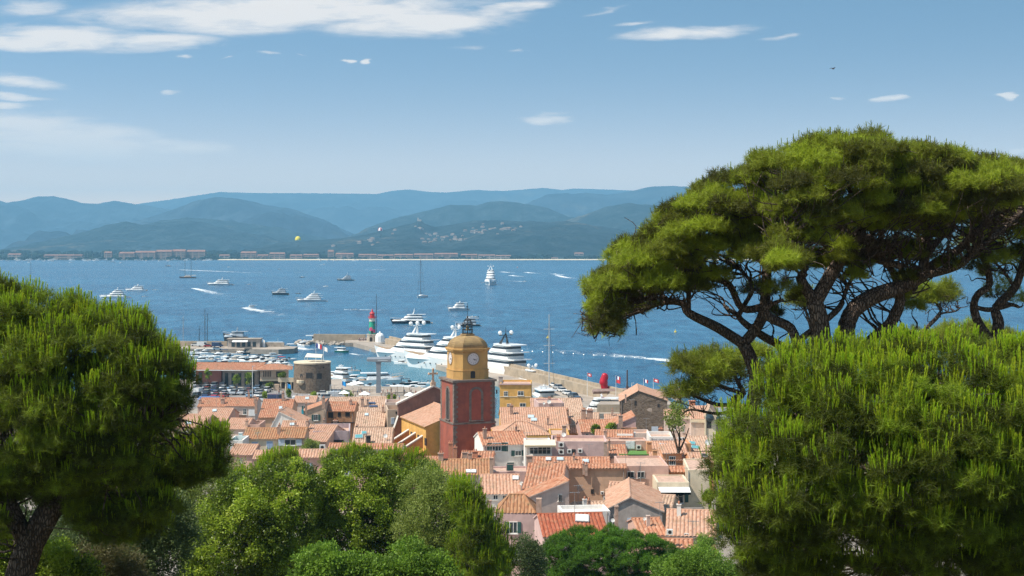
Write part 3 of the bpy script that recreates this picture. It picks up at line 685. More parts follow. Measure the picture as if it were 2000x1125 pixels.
def E(label, x0, x1, ye, yr, d, yaw=0, wall='pink', roof='p', tan=.31, back=.75, **k): return House('town_house', label, x0, x1, ye, d, yaw, wall, roof, **k).gable(yr, tan, back)
def G(label, x0, x1, ye, xa, ya, d, D, yaw=0, wall='pink', roof='p', yl=None, yr=None, **k): return House('town_house', label, x0, x1, ye, d, yaw, wall, roof, **k).gfront(xa, ya, D, yl, yr)
def FL(label, x0, x1, yt, d, D, yaw=0, wall='pink', par=.7, floor=None, **k): return House('terrace_house', label, x0, x1, yt, d, yaw, wall, None, **k).flat(D, par, floor)
def HP(label, x0, x1, ye, d, D, yaw=0, wall='pink', roof='p', ridge=0.0, tan=.33, **k): return House('town_house', label, x0, x1, ye, d, yaw, wall, roof, **k).hip(D, tan, ridge)

# ---------------------------------------------------------------- left part of the town, back to front
h = E('long terracotta roofed house facing the car park, far left of the row', 386, 438, 794, 777, 350, 0, 'pink', 't'); h.chim(391, 781, 788, 5); h.chim(435, 779, 788, 7); h.win(433, 803, 7, 9); h.win(404, 804, 7, 9); h.chim(432, 768, 779, 4)
h = E('terracotta roofed house with wall top chimneys beside the car park', 440, 498, 793, 777, 350, 0, 'blush', 't'); h.chim(486, 767, 778, 4); h.chim(498, 775, 787, 5); h.win(452, 803, 6, 10); h.win(478, 804, 7, 11); h.win(492, 806, 12, 12, 'sh', 'white'); h.box('reed_fence', 454, 484, 808, 824, .15, m_reed, 2.5); h.box('wall_pier', 440, 442, 794, 818, .4, m_chim, .1)
h = E('tall house under one plain orange tiled roof, no windows', 506, 566, 815, 780, 318, 3, 'peach', 't'); h.chim(553, 767, 782, 5); h.skyl(548, 797, 5, 5); h.chim(500, 780, 800, 5)
h = E('low tiled house behind the plain orange roof, beside the white van', 573, 616, 786, 774, 372, 0, 'blush', 'p'); h.skyl(600, 778, 6, 4)
h = E('broad pale tiled roof on the quay side of the town', 634, 706, 806, 776, 330, -2, 'tan', 'l'); h.chim(684, 783, 793, 5); h.chim(631, 780, 790, 6)
h = E('pale pinkish roof with two dark solar panels by the grey pylon', 698, 765, 803, 775, 325, 2, 'blush', 'l'); h.chim(708, 779, 794, 6, pots=2); h.chim(718, 781, 790, 4)
for px, py in ((725, 788), (729, 794)):
    p = h.hit(px, py, 'roof'); MB().box(p + Vector((0, 0, .15)), (1.9, .9, .06), 0, Matrix.Rotation(math.atan(.31), 4, 'X')).build('solar_panel', glass_mat('panel_glass', (.05, .06, .10), .1), h.roof)
h = E('pale pink roof with a skylight below the long terracotta row', 380, 442, 822, 797, 312, -3, 'pink', 'p'); h.skyl(419, 802, 7, 4); h.skyl(412, 815, 10, 4)
h = E('pink roof beside the left pine with one skylight', 330, 398, 834, 809, 296, -4, 'pink', 'p'); h.skyl(368, 826, 9, 5)
h = E('small stepped tiled roof beside the reed fenced terrace', 438, 480, 838, 817, 296, -5, 'blush', 'p'); h.chim(482, 822, 832, 5)
h = FL('little roof terrace with white parasol between tiled roofs', 480, 507, 829, 298, 7, 0, 'pink', .8); h.chim(504, 822, 832, 5)
h = G('tan windowless gable house with half a tiled roof', 593, 636, 801, 634, 788, 300, 9, 3, 'tan', 't', yl=803, yr=789); h.chim(598, 789, 802, 4); h.chim(632, 777, 790, 6); h.box('blue_door', 589, 593, 800, 812, .2, m_turq, .1)
h = E('house with dark balcony doors under an orange tiled roof', 636, 692, 803, 785, 303, 0, 'orange', 't'); h.win(646, 810, 10, 12, 'o'); h.win(663, 809, 6, 11, 'o'); h.win(679, 809, 9, 10, 'o'); h.rail(648, 692, 815, 824, 1.1); h.chim(685, 782, 790, 5)
h = E('pale tiled roof right of the dark balcony house', 694, 750, 833, 805, 276, 2, 'tan', 'l'); h.skyl(716, 810, 6, 4); h.chim(697, 832, 840, 4); h.chim(748, 795, 806, 4)
h = G('white gabled house with red tiles between two terracotta roofs', 528, 592, 823, 545, 804, 288, 8, -2, 'white', 'p', yl=836, yr=826); h.chim(549, 801, 806, 3)
h = E('short tiled roof in front of the white gable', 548, 596, 838, 822, 278, 0, 'blush', 'p'); h.skyl(571, 829, 8, 4); h.chim(577, 826, 832, 4)
h = E('long pinkish roof slope sweeping down right of the white gable', 584, 638, 862, 830, 258, -10, 'blush', 'p'); h.chim(600, 822, 838, 5)
h = FL('flat roofed mauve terrace house with stained parapet', 612, 683, 842, 262, 11, 6, 'mauve', .9); h.win(659, 862, 24, 6, 'o'); h.chim(655, 822, 834, 8, pots=2); h.chim(633, 820, 832, 4)
h = E('house with two closed blue shutters and straw coloured tiles', 474, 547, 857, 836, 250, 1, 'cream', 'b'); h.win(498, 871, 12, 15, 'sh', 'blue'); h.win(527, 869, 12, 14, 'sh', 'blue'); h.chim(544, 834, 846, 5)
h = E('house with wide window between pale blue shutters', 546, 594, 855, 835, 249, 1, 'tan', 'b'); h.win(567, 864, 23, 12, 'w', 'lblue', bars=2); h.chim(546, 830, 842, 4)
h = FL('white rooftop with turquoise pool chair and boxy chimney', 446, 474, 860, 244, 6, 0, 'white', .9, m_turq); h.chim(470, 846, 860, 7, WM['white'], 0); h.win(462, 872, 9, 10, 'o')
h = E('pink house with a low tiled lean-to beside the left pine', 446, 492, 888, 868, 226, -6, 'pink', 'p', back=.3); h.win(470, 900, 6, 8)
h = E('pale tiled roof with two teal skylights left of the buttressed church', 688, 764, 867, 836, 246, 2, 'tan', 'l'); h.skyl(701, 853, 14, 6, m_teal); h.skyl(711, 846, 8, 5, m_teal); h.chim(719, 852, 864, 9, m_dark, 0); h.dish(753, 855, 8); h.win(716, 874, 8, 8, 'o')
h = E('long narrow strip of tiles above white terrace walls', 642, 712, 876, 866, 226, 0, 'white', 't'); h.ac(630, 873, 11); h.win(690, 884, 6, 4, 'o')
h = E('second strip of tiles above white walls, left of the buttresses', 714, 785, 877, 867, 225, 0, 'white', 't'); h.win(728, 884, 5, 4, 'o'); h.win(759, 884, 6, 5, 'o')
h = E('low pink roofs partly behind the young pine tops', 494, 560, 896, 880, 216, 0, 'pink', 'p')
h = E('roof edge of worn tiles above the oak crown', 560, 640, 893, 878, 214, 3, 'pink', 'p')
h = E('low terracotta roof just above the pine tops, below the tile strips', 640, 790, 899, 886, 208, 0, 'pink', 't')
h = FL('narrow beige house with planted roof terrace left of the church', 757, 790, 800, 276, 8, 8, 'tan', 1.1); h.win(767, 822, 6, 12, 'sh', 'lblue'); h.win(775, 806, 5, 5, 'o'); h.win(762, 845, 6, 10, 'o')
h = FL('little balcony house with flower boxes beside the church facade', 752, 784, 786, 290, 6, 4, 'blush', 1.0); h.win(762, 797, 6, 6, 'o'); h.win(771, 797, 5, 6, 'o'); h.chim(765, 768, 786, 5, pots=0)

# ---------------------------------------------------------------- right part of the town, back to front
h = FL('ochre orange flat roofed building behind the clock tower', 976, 1037, 751, 352, 12, -2, 'ochre', .5); h.win(988, 769, 8, 10); h.win(1017, 768, 12, 9); h.win(994, 793, 8, 9); h.win(1021, 791, 12, 8); h.box('cornice', 974, 1038, 749, 751.5, .3, WM['rose'], 0); h.box('string_course', 976, 1037, 774.3, 775.5, .08, WM['cream'], 0); h.chim(978, 736, 750, 8, WM['grey'], 0); h.win(970, 765, 3, 8, 'o')
h = E('pale tiled roof by the boats on the quay, beyond the pink box attic', 1037, 1100, 796, 778, 330, 0, 'blush', 'p'); h.chim(1072, 782, 788, 5)
h = E('wide pale pinkish roof below the breakwater cars', 1085, 1142, 812, 778, 318, 3, 'blush', 'l'); h.chim(1134, 806, 815, 5)
h = FL('windowless mauve attic box with satellite dishes on its front', 1052, 1102, 787, 292, 8, 6, 'rose', .35); h.dish(1072, 788, 8, 'front'); h.dish(1062, 791, 5, 'front'); h.chim(1073, 778, 787, 5, pots=2)
h = E('large faded roof with a double skylight right of the clock tower', 980, 1112, 840, 796, 262, 2, 'ochre', 'p', .29); h.skyl(1037, 814, 11, 5); h.skyl(1043, 820, 10, 5); h.chim(999, 792, 808, 7); h.chim(1070, 817, 830, 4); h.chim(1010, 834, 840, 4)
h = E('mottled pale roof between the faded roof and the dish chimneys', 1075, 1168, 846, 806, 268, -4, 'ochre', 'l', .29); h.chim(1108, 800, 815, 6); h.chim(1140, 800, 818, 9, pots=2); h.chim(1152, 801, 825, 12, pots=3); h.dish(1147, 808, 10); h.dish(1108, 818, 8); h.chim(1113, 820, 832, 7)
h = HP('ochre walled apse under a hipped tile roof beside the tower', 969, 1075, 851, 238, 9.6, 6, 'ochre', 'p', ridge=1.5, tan=.36); h.chim(1008, 834, 841, 4)
h = FL('ochre house end with tall plain chimney behind the apse', 1074, 1112, 849, 244, 8, 0, 'ochre', .3); h.chim(1102, 832, 862, 8, pots=0); h.dish(1102, 858, 9, 'front')
h = G('dark stone gabled hall with a plain white door', 1211, 1303, 782, 1247, 763, 335, 16, -4, 'stone', 'p', yl=784, yr=782); h.win(1279, 842, 13, 18, 'd', 'lblue'); h.win(1241, 787, 4, 9, 'o'); h.win(1286, 792, 4, 6, 'o'); h.chim(1222, 771, 779, 3, pots=0); h.win(1204, 798, 3, 6, 'o', None, 'left')
h = E('small pale roof with a brick chimney left of the stone hall', 1182, 1212, 818, 809, 322, 0, 'pink', 'p'); h.chim(1196, 800, 812, 4)
h = E('pink roof rising toward the stone hall with two windows below', 1136, 1210, 843, 820, 262, 4, 'rose', 't'); h.win(1147, 852, 6, 12); h.win(1160, 852, 6, 10)
h = G('mauve half gable with dark chimney in front of the stone hall', 1196, 1242, 838, 1240, 813, 258, 8, 0, 'rose', 't', yl=832, yr=815); h.chim(1212, 812, 826, 8, pots=1); h.box('lean_to_roof', 1213, 1243, 835, 840, 1.2, RM['b'], 0); h.box('lean_to_wall', 1214, 1243, 840, 847, 1.0, WM['white'], .1)
h = E('terracotta roof with potted plants on its ridge', 1163, 1236, 859, 840, 236, -4, 'pink', 't'); h.chim(1182, 842, 856, 6); h.box('parapet', 1205, 1236, 847, 850, .3, WM['white'], .3)
h = FL('tiny white and orange attic with ornate vent pots', 1236, 1270, 846, 246, 5, 0, 'blush', .5); h.chim(1238, 845, 858, 6, WM['white'], 0); h.chim(1291, 838, 850, 8, m_pot, 2)
h = FL('flat roofed house with a long white lettered parapet band', 1269, 1318, 853, 238, 7, -1, 'white', .6); h.box('parapet_band', 1271, 1317, 854, 861, .06, m_frame, .02)
tx = MB()
for k in range(20):
    if k % 6 == 5: continue
    a = h.hit(1274 + k * 2.05, 858.5); tx.box((a.x, -.12, a.z), (.10, .02, .30 if k % 3 else .22))
tx.build('lettering', m_lead, h.t)
h = E('long blush building with tall windows right of the stone hall', 1298, 1356, 812, 800, 312, -5, 'blush', 'p'); [h.win(x, y, 4, 11) for x, y in ((1307, 832), (1318, 834), (1335, 838), (1349, 839))]; h.chim(1352, 783, 802, 12, m_pot, 0); h.box('cornice', 1298, 1356, 814, 818, .3, WM['cream'], 0)
h = E('pinkish roof wing with pale cornice beside the chapel', 1350, 1390, 818, 793, 306, -4, 'blush', 'p'); h.box('cornice', 1348, 1390, 819, 825, .35, WM['cream'], 0); h.chim(1372, 797, 804, 5); h.chim(1387, 789, 797, 6)
h = G('cream neo-Romanesque chapel gable with round window and slate roof', 1376, 1398, 812, 1386, 796, 292, 14, -8, 'cream', 'l', cat='chapel'); h.win(1385, 828, 8, 16, 'o'); h.box('pilaster', 1377, 1379, 808, 850, .3, WM['cream'], 0)
MB().ball((0, 0, 0), .9, 12, 6).build('round_window', m_pane, h.t, loc=h.hit(1386, 816))
h = E('slate roofed chapel nave behind the cream gable', 1396, 1440, 818, 797, 300, -6, 'blush', 'l'); h.roof.data.materials[0] = pm('slate_roof', (.22, .25, .27), .7, .2, 2)
h = E('terracotta roof right of the chapel, almost behind the big bush pine', 1390, 1460, 806, 790, 318, 0, 'pink', 't')
h = E('faded roof with two blue skylights and a satellite dish', 1340, 1392, 880, 852, 240, 4, 'pink', 'l'); h.skyl(1350, 866, 14, 5, m_teal); h.skyl(1358, 874, 14, 5, m_teal); h.dish(1382, 868, 12); h.win(1333, 858, 8, 8)
h = FL('brick orange attic wall with a white vent beside the blue skylights', 1325, 1350, 866, 236, 5, 2, 'orange', .3); h.ac(1328, 858, 9, 'front')
h = E('worn pink roof with dark window slot beside the bush pine', 1350, 1396, 903, 884, 222, 3, 'orange', 'p'); h.skyl(1376, 890, 10, 5, m_dark); h.chim(1354, 894, 902, 4)
h = E('orange house with French window dormer and roof skylight', 1272, 1346, 898, 862, 226, 2, 'orange', 'p', .36); h.skyl(1297, 872, 19, 8)
a = h.hit(1313, 905); dm = MB(); dw = 1.5
dm.prism([(a.x - dw, -.1), (a.x + dw, -.1), (a.x + dw, 4), (a.x - dw, 4)], h.h - 1.6, h.h + 1.0).build('dormer', h.wm, h.t)
r = MB(); corr(r, Vector((a.x - dw - .2, -.4, h.h + 1.02)), Vector((1, 0, 0)), Vector((0, 1, .2)), 2 * dw + .4, lambda u: 4.6, seed=2); r.build('dormer_roof', [h.rm, h.wm], h.t)
h.planes['front'] = (Vector((0, -.15, 0)), Vector((0, -1, 0))); h.win(1313, 900, 13, 18, 'w', bars=3); h.planes['front'] = (Vector((0, -.03, 0)), Vector((0, -1, 0)))
h.rail(1285, 1342, 903, 911, 1.0); h.chim(1279, 880, 896, 9, WM['orange'], 0); h.chim(1268, 864, 880, 9, WM['orange'], 0)
h = FL('terrace house with green carpet, white shutter and awning over a veranda', 1184, 1264, 861, 232, 4, 1, 'pink', .3); h.win(1231, 869, 16, 14, 'sh', 'white'); h.ac(1247, 873, 10); h.box('terrace_slab', 1205, 1262, 880, 882, 4, m_turf, 0); h.awning(1204, 1262, 882, 885, 4.2, m_wawn); h.win(1226, 897, 13, 18, 'w', bars=2); h.win(1256, 899, 12, 16, 'o'); h.win(1240, 897, 10, 20, 'o'); h.chim(1190, 862, 868, 4)
r = MB(); p = h.hit(1186, 886); q = h.hit(1222, 886); corr(r, Vector((p.x, -5, p.z)), Vector((1, 0, 0)), Vector((0, 1, .3)), q.x - p.x, lambda u: 5.1); r.build('lean_to_roof', [RM['t'], h.wm], h.t)
h = FL('long mauve walled house with cooling units on its front', 1076, 1184, 862, 221, 7, -2, 'rose', .5); [h.ac(x, y, 11) for x, y in ((1096, 868), (1096, 882))]; h.ac(1112, 881, 9); h.ac(1133, 880, 9); h.win(1120, 881, 8, 7, 'o'); h.chim(1091, 853, 862, 7, m_pot, 2); h.dish(1101, 853, 9); h.chim(1183, 864, 880, 6, pots=0); h.dish(1187, 899, 8, 'front')
h = FL('white veranda house under a wide cream awning', 1026, 1078, 866, 216, 6, 2, 'white', .4); h.awning(1024, 1084, 859, 866, 2.2, m_awn); h.win(1055, 880, 42, 15, 'w', bars=5)
h = E('house with dark green shutters, white end wall and dormer windows', 944, 1032, 868, 843, 222, 12, 'white', 't', .34); h.chim(947, 838, 856, 7); h.win(970, 873, 18, 17, 'w', 'green', bars=3); h.win(989, 873, 6, 17, 'sh', 'green'); h.win(1012, 885, 13, 11, 'w', 'green', bars=2); h.win(997, 909, 13, 12, 'd', 'green'); h.chim(1008, 834, 842, 4); h.dish(1022, 906, 7, 'front')
h = E('wide terracotta roof with three skylights in the middle of town', 1042, 1192, 917, 893, 196, -1, 'peach', 't', .27); h.skyl(1071, 897, 8, 5, m_frame); h.skyl(1094, 897, 11, 5); h.skyl(1144, 901, 10, 5); h.skyl(1125, 911, 8, 6, m_frame); h.chim(1085, 903, 918, 6); h.chim(1034, 891, 912, 12, m_chim, 0); h.chim(1121, 890, 898, 4)
h = E('patchy brown roof with a pair of white skylights, left of the green shutters', 850, 957, 927, 897, 200, 2, 'blush', 'b', .33); h.skyl(915, 921, 8, 5, m_frame); h.skyl(925, 921, 8, 5, m_frame); h.chim(861, 886, 898, 10, pots=2); h.chim(960, 895, 925, 7, pots=0); h.chim(918, 886, 896, 8)
h = E('short rust coloured roof with clay pots at the foot of the tower', 900, 962, 899, 882, 216, -3, 'pink', 't'); h.chim(908, 884, 898, 10, pots=3); h.chim(928, 882, 892, 10, m_pot, 2)
h = E('low roof with clustered chimneys left of the tower foot', 790, 862, 908, 892, 212, 2, 'pink', 't'); h.chim(880, 866, 890, 8, m_pot, 2); h.chim(889, 874, 892, 7, m_pot, 1)
h = FL('pink walled courtyard house with an oblique dark door, below green shutters', 958, 1034, 921, 205, 5, 3, 'rose', .3); h.win(996, 913, 12, 12, 'd', 'green')
h = E('pale striped roof with satellite dish left of the sunlit terracotta roof', 941, 1016, 964, 927, 182, 2, 'white', 'p', .31); h.dish(1018, 949, 8); h.skyl(1007, 934, 10, 6, m_frame); h.win(968, 971, 10, 10); h.win(985, 972, 7, 10); h.chim(1024, 945, 958, 8, pots=0)
h = E('tall house with white side wall, barred window and sunlit roof', 1022, 1095, 955, 906, 176, -7, 'blush', 't', .30); h.win(1094, 972, 7, 14, 'g'); h.chim(1057, 944, 956, 6, m_chim, 0)
h = G('high blush party wall rising behind the hipped roof', 1010, 1112, 956, 1112, 939, 168, 4, 10, 'blush', 't', yl=978, yr=941); h.win(1094, 972, 7, 14, 'g')
h = E('peach walled block with a plain parapet beside the sunlit roof', 1108, 1223, 914, 908, 188, 0, 'peach', 't', .25); h.chim(1145, 908, 916, 4); h.win(1157, 960, 6, 9, 'o'); h.ac(1176, 962, 6); h.ac(1182, 972, 8); h.chim(1140, 906, 914, 4)
h = FL('long pink house with two grilled windows and a washing line window', 1211, 1306, 910, 190, 9, 1, 'pink', .3); h.win(1232, 927, 14, 13, 'g'); h.win(1252, 927, 14, 13, 'g'); h.win(1243, 950, 20, 10, 'w', bars=3); h.win(1258, 951, 8, 14, 'g'); h.ac(1226, 937, 9)
h = E('narrow orange house with pink shutters under a short tiled roof', 1306, 1345, 921, 911, 196, 0, 'orange', 't'); h.win(1324, 934, 11, 12, 'w', 'rosy', bars=3)
h = FL('beige side wall house stepping down beside the bush pine', 1344, 1386, 918, 190, 10, -3, 'cream', .2); h.box('gutter_pipe', 1344, 1345, 920, 990, .1, m_lead, 0)
h = FL('house with a white awning over terrace doors and a low wall', 1283, 1346, 942, 184, 6, 0, 'cream', .2); h.awning(1286, 1346, 951, 957, 1.8, m_wawn); h.win(1325, 972, 20, 22, 'w', bars=2); h.win(1341, 972, 7, 18, 'd', 'green'); h.win(1294, 968, 6, 8); h.box('terrace_wall', 1305, 1366, 983, 994, .3, WM['grey'], 3.0)
h = E('grey striped shed roof below the white awning', 1251, 1308, 998, 966, 176, -14, 'tan', 'l', .3)
h = E('pale pink roof with one small skylight beside the peach block', 1184, 1250, 972, 942, 176, -12, 'peach', 'p', .3); h.skyl(1209, 954, 7, 5, m_dark)
h = G('brown rendered gable house with a broad pale roof', 1186, 1293, 996, 1231, 971, 164, 13, -4, 'grey', 'p', yl=994, yr=997); h.chim(1204, 988, 1012, 4, pots=0)
h = E('pale roof left of the brown gable with a squat white chimney', 1130, 1200, 998, 980, 168, 10, 'white', 'l', .25); h.chim(1142, 976, 996, 7, WM['white'], 1); h.chim(1150, 978, 990, 6, m_chim, 1)
h = HP('small pink house under a steep hipped brown roof', 968, 1046, 1003, 158, 5.2, -3, 'rose', 'b', ridge=1.6, tan=.62); h.chim(956, 978, 992, 8, m_chim, 0)
MB().box((h.W / 2 + .35, .6, (h.h + 1.6) / 2), (.6, .9, h.h + 1.6)).build('chimney_stack', m_chim, h.t)
h = E('deep red tiled roof with a big white roof window', 1062, 1189, 1046, 1003, 148, 6, 'rose', 'r', .30); h.skyl(1137, 1013, 24, 12, m_frame); h.chim(1204, 990, 1010, 5, pots=0); h.dish(1196, 1022, 8)
h = FL('flat white roofed annex above the deep red tiles', 1098, 1192, 999, 160, 4, 6, 'white', .5, WM['white'])
h = E('rusty tiled roof with a squat chimney and round dish in front of the brown gable', 1250, 1302, 1044, 1012, 150, 8, 'pink', 't', .3); h.chim(1266, 1008, 1026, 6, WM['blush'], 0); h.dish(1258, 1019, 7)
h = E('pale sunlit roof with a white chimney at the lower right of town', 1302, 1396, 1046, 996, 146, -8, 'blush', 'p', .30); h.chim(1326, 986, 1006, 8, WM['white'], 1); h.win(1341, 1047, 9, 10, 'w')
h = E('low tiled roof in front of the pale sunlit roof', 1296, 1352, 1068, 1053, 138, -4, 'pink', 't', .3); h.ac(1308, 1038, 12, 'front')
h = E('little tiled roof at the edge of the green shrubs', 1360, 1400, 1082, 1066, 132, 4, 'pink', 't', .3)

# ---- plain walls get their shuttered windows, drain pipes and vents
HR = random.Random(5); m_pipe = pm('drain_pipe', (.30, .25, .22), .5, .15, 4); m_patch = pm('patched_render', (.42, .33, .27), .95, .2, 1.5)
for q in HOUSES:
    hw = q.W / 2; top = q.h - .7
    if q.W < 4 or q.h < 4: continue
    if q.nwin == 0:
        n = max(1, min(3, int(q.W / 4.2))); sh = HR.choice(['blue', 'green', 'white', 'rosy', 'lblue', None, None])
        for k in range(n):
            if HR.random() < .25: continue
            for fl in range(2 if q.h > 8 else 1):
                cx, cz, ww, hh = -hw + (k + .5) * q.W / n + HR.uniform(-.3, .3), top - .85 - fl * 2.9, .85, 1.25; y = -.03; m = MB()
                for (c, e) in (((cx, y, cz - hh / 2), (ww + .1, .1, .08)), ((cx, y, cz + hh / 2), (ww + .1, .1, .08)), ((cx - ww / 2, y, cz), (.08, .1, hh - .1)), ((cx + ww / 2, y, cz), (.08, .1, hh - .1)), ((cx, y, cz), (.06, .09, hh - .1)), ((cx, y - .06, cz - hh / 2 - .08), (ww + .3, .22, .07))): m.box(c, e)
                o = m.build('window', m_frame, q.t); MB().box((cx, y + .02, cz), (ww - .1, .05, hh - .1)).build('pane', m_pane, o)
                if sh:
                    for g_ in (-1, 1): MB().box((cx + g_ * ww * .78, y - .03, cz), (ww * .48, .06, hh)).build('shutter', SHUT[sh], o)
    if HR.random() < .6: x = HR.choice([-1, 1]) * (hw - .35); MB().tube([(x, -.12, 0), (x, -.12, q.h - .25), (x, -.02, q.h - .1)], .06, 6).build('drain_pipe', m_pipe, q.t)
    if HR.random() < .4:
        x, z = HR.uniform(-hw * .6, hw * .5), top - HR.uniform(.8, 2.5); MB().prism([(x + r * math.cos(a), z + r * .8 * math.sin(a)) for a, r in ((k * .785, HR.uniform(.3, .8)) for k in range(8))], -.012, .005).build('render_patch', m_patch, q.t).matrix_local = Matrix(((1, 0, 0, 0), (0, 0, 1, 0), (0, 1, 0, 0), (0, 0, 0, 1)))
# ---- aerials on the roofs
m_aer = pm('aerial_metal', (.30, .30, .30), .5, .1, 5, metal=.5)
for i, o in enumerate([o for o in list(COL.objects) if o.name.startswith('roof') and o.type == 'MESH' and o.parent and o.parent.get('category') == 'house']):
    if i % 2: continue
    vs = [q.co for q in o.data.vertices]; top = max(q.z for q in vs); y = random.choice([q for q in vs if q.z > top - .25]); m = MB(); hgt = random.uniform(1.6, 2.8)
    m.tube([(y.x, y.y, y.z - .3), (y.x, y.y, y.z + hgt)], .03, 4); m.tube([(y.x - .5, y.y, y.z + hgt - .1), (y.x + .6, y.y + .2, y.z + hgt - .1)], .025, 4)
    for k in range(5): m.tube([(y.x - .45 + k * .24, y.y - .3, y.z + hgt - .1), (y.x - .45 + k * .24, y.y + .35, y.z + hgt - .1)], .018, 3)
    m.build('aerial', m_aer, o)
# ---------------------------------------------------------------- CHURCH and CLOCK TOWER
m_tred = pm('tower_red_render', (.34, .094, .060), .9, .2, .5, (.23, .070, .050), streak=.6); m_toch = pm('tower_ochre_render', (.54, .315, .105), .9, .2, .6, (.43, .245, .085), streak=.5); m_tst = stone_mat('quoin_stone', [(.18, .14, .12), (.25, .20, .17), (.14, .11, .10)], 1.4, (.22, .17, .14))
m_dome = pm('dome_render', (.35, .235, .105), .85, .25, .8, (.25, .165, .08), streak=.6)
TA = R(20.4); TD = 250.0; tc0 = at(913, 890, TD); TZ = 8.0
tw = thing('clock_tower', 'red square church tower with ochre octagonal belfry, clocks and dome', 'tower', (tc0.x, TD, TZ), TA)
S2 = 3.72
ztop = 26.0 - TZ; zst = 18.7 - TZ
b = MB(); b.prism([(-S2 - .12, -S2 - .12), (S2 + .12, -S2 - .12), (S2 + .12, S2 + .12), (-S2 - .12, S2 + .12)], -2, zst - .15); b.prism([(-S2, -S2), (S2, -S2), (S2, S2), (-S2, S2)], zst - .15, ztop); b.build('shaft', m_tred, tw)
b = MB()
for z, e, hh in ((zst, .22, .3), (ztop, .30, .38)): b.prism([(-S2 - e, -S2 - e), (S2 + e, -S2 - e), (S2 + e, S2 + e), (-S2 - e, S2 + e)], z - hh / 2, z + hh / 2)
for sx, sy in ((-1, -1), (1, -1), (-1, 1)):
    k = 0; z = zst + .2
    while z < ztop - .3:
        wq = .50 if k % 2 else .78; b.box((sx * (S2 - wq / 2 + .035), sy * (S2 - .1 + .035), z + .21), (wq, .2, .40)); b.box((sx * (S2 - .1 + .033), sy * (S2 - wq / 2 + .034), z + .21), (.2, 1.28 - wq, .40)); z += .42; k += 1
    z = -1.0; k = 0
    while z < zst - .4:
        wq = .50 if k % 2 else .75; b.box((sx * (S2 + .12 - wq / 2 + .03), sy * (S2 + .05), z + .21), (wq, .2, .40)); z += .42; k += 1
b.build('stone_trim', m_tst, tw)
def arch(mb, cx, z0, w, h, y, dep, n=8, mi=0):
    pts = [(cx - w / 2, z0), (cx + w / 2, z0)] + [(cx + w / 2 * math.cos(math.pi * k / n), z0 + h - w / 2 + w / 2 * math.sin(math.pi * k / n)) for k in range(n + 1)]
    vs = [(x, y, z) for x, z in pts] + [(x, y + dep, z) for x, z in pts]; m = len(pts)
    mb.add(vs, [tuple(range(m))] + [(i + m, (i + 1) % m + m, (i + 1) % m, i) for i in range(m)] + [tuple(range(2 * m - 1, m - 1, -1))], mi)
def archring(mb, cx, z0, w, h, y, t, dep, n=10):
    def path(w, h, z0): return [(cx + w / 2, z0)] + [(cx + w / 2 * math.cos(math.pi * k / n), z0 + h - w / 2 + w / 2 * math.sin(math.pi * k / n)) for k in range(n + 1)] + [(cx - w / 2, z0)]
    a = path(w, h, z0); c = path(w + 2 * t, h + t, z0); m = len(a)
    vs = [(x, y, z) for x, z in a] + [(x, y, z) for x, z in c] + [(x, y + dep, z) for x, z in a] + [(x, y + dep, z) for x, z in c]
    fs = []
    for i in range(m - 1): fs += [(i, i + 1, m + i + 1, m + i), (m + i, m + i + 1, 3 * m + i + 1, 3 * m + i), (i + 1, i, 2 * m + i, 2 * m + i + 1)]
    mb.add(vs, fs)
m_bay = pm('tower_bay_red', (.34, .085, .055), .9, .15, .7, streak=.3)
for rz in (0, -math.pi / 2):
    ob = MB(); archring(ob, 0.35, zst + .45, 1.75 if rz == 0 else 1.45, 5.4, -S2 - .06, .42, .25)
    o = ob.build('arched_bay', m_tst, tw, rotz=rz); ib = MB(); arch(ib, 0.35, zst + .45, 1.75 if rz == 0 else 1.45, 5.4, -S2 - .015, .3)
    ib.build('blind_panel' if rz == 0 else 'louvre_opening', m_bay if rz == 0 else m_dark, o)
    MB().box((.35, -S2 - .12, zst + .38), (2.7, .3, .16)).build('bay_sill', m_tst, o)
def oct_(r, c): return [(-r + c, -r), (r - c, -r), (r, -r + c), (r, r - c), (r - c, r), (-r + c, r), (-r, r - c), (-r, -r + c)]
zo = 31.4 - TZ; bl = MB(); o1 = oct_(3.12, 1.25)
bl.prism(oct_(3.24, 1.3), ztop + .19, ztop + 1.75); bl.prism(o1, ztop + 1.75, zo); bel = bl.build('belfry', m_toch, tw)
bl = MB(); bl.prism(oct_(3.36, 1.35), zo - .35, zo - .1); bl.prism(oct_(3.46, 1.38), zo - .1, zo + .16); bl.prism(oct_(3.30, 1.32), ztop + 1.66, ztop + 1.84); bl.build('cornice', m_toch, bel)
dm = MB(); NS = 10
for k in range(NS):
    a0, a1 = math.pi / 2 * k / NS * .93, math.pi / 2 * (k + 1) / NS * .93; r0, r1 = 3.08 * math.cos(a0), 3.18 * math.cos(a1)
    dm.prism(oct_(r0, 1.25 * r0 / 3.12), zo + .16 + 2.25 * math.sin(a0), zo + .16 + 2.25 * math.sin(a1), 0, oct_(r1, 1.25 * r1 / 3.12), cap=(k == NS - 1))
dm.prism(oct_(1.15, .5), zo + 2.36, zo + 2.52); dome = dm.build('dome', m_dome, tw)
m_face = pm('clock_face', (.66, .60, .60), .5, .06, 6); m_ring = pm('clock_ring', (.30, .21, .12), .7, .15, 4)
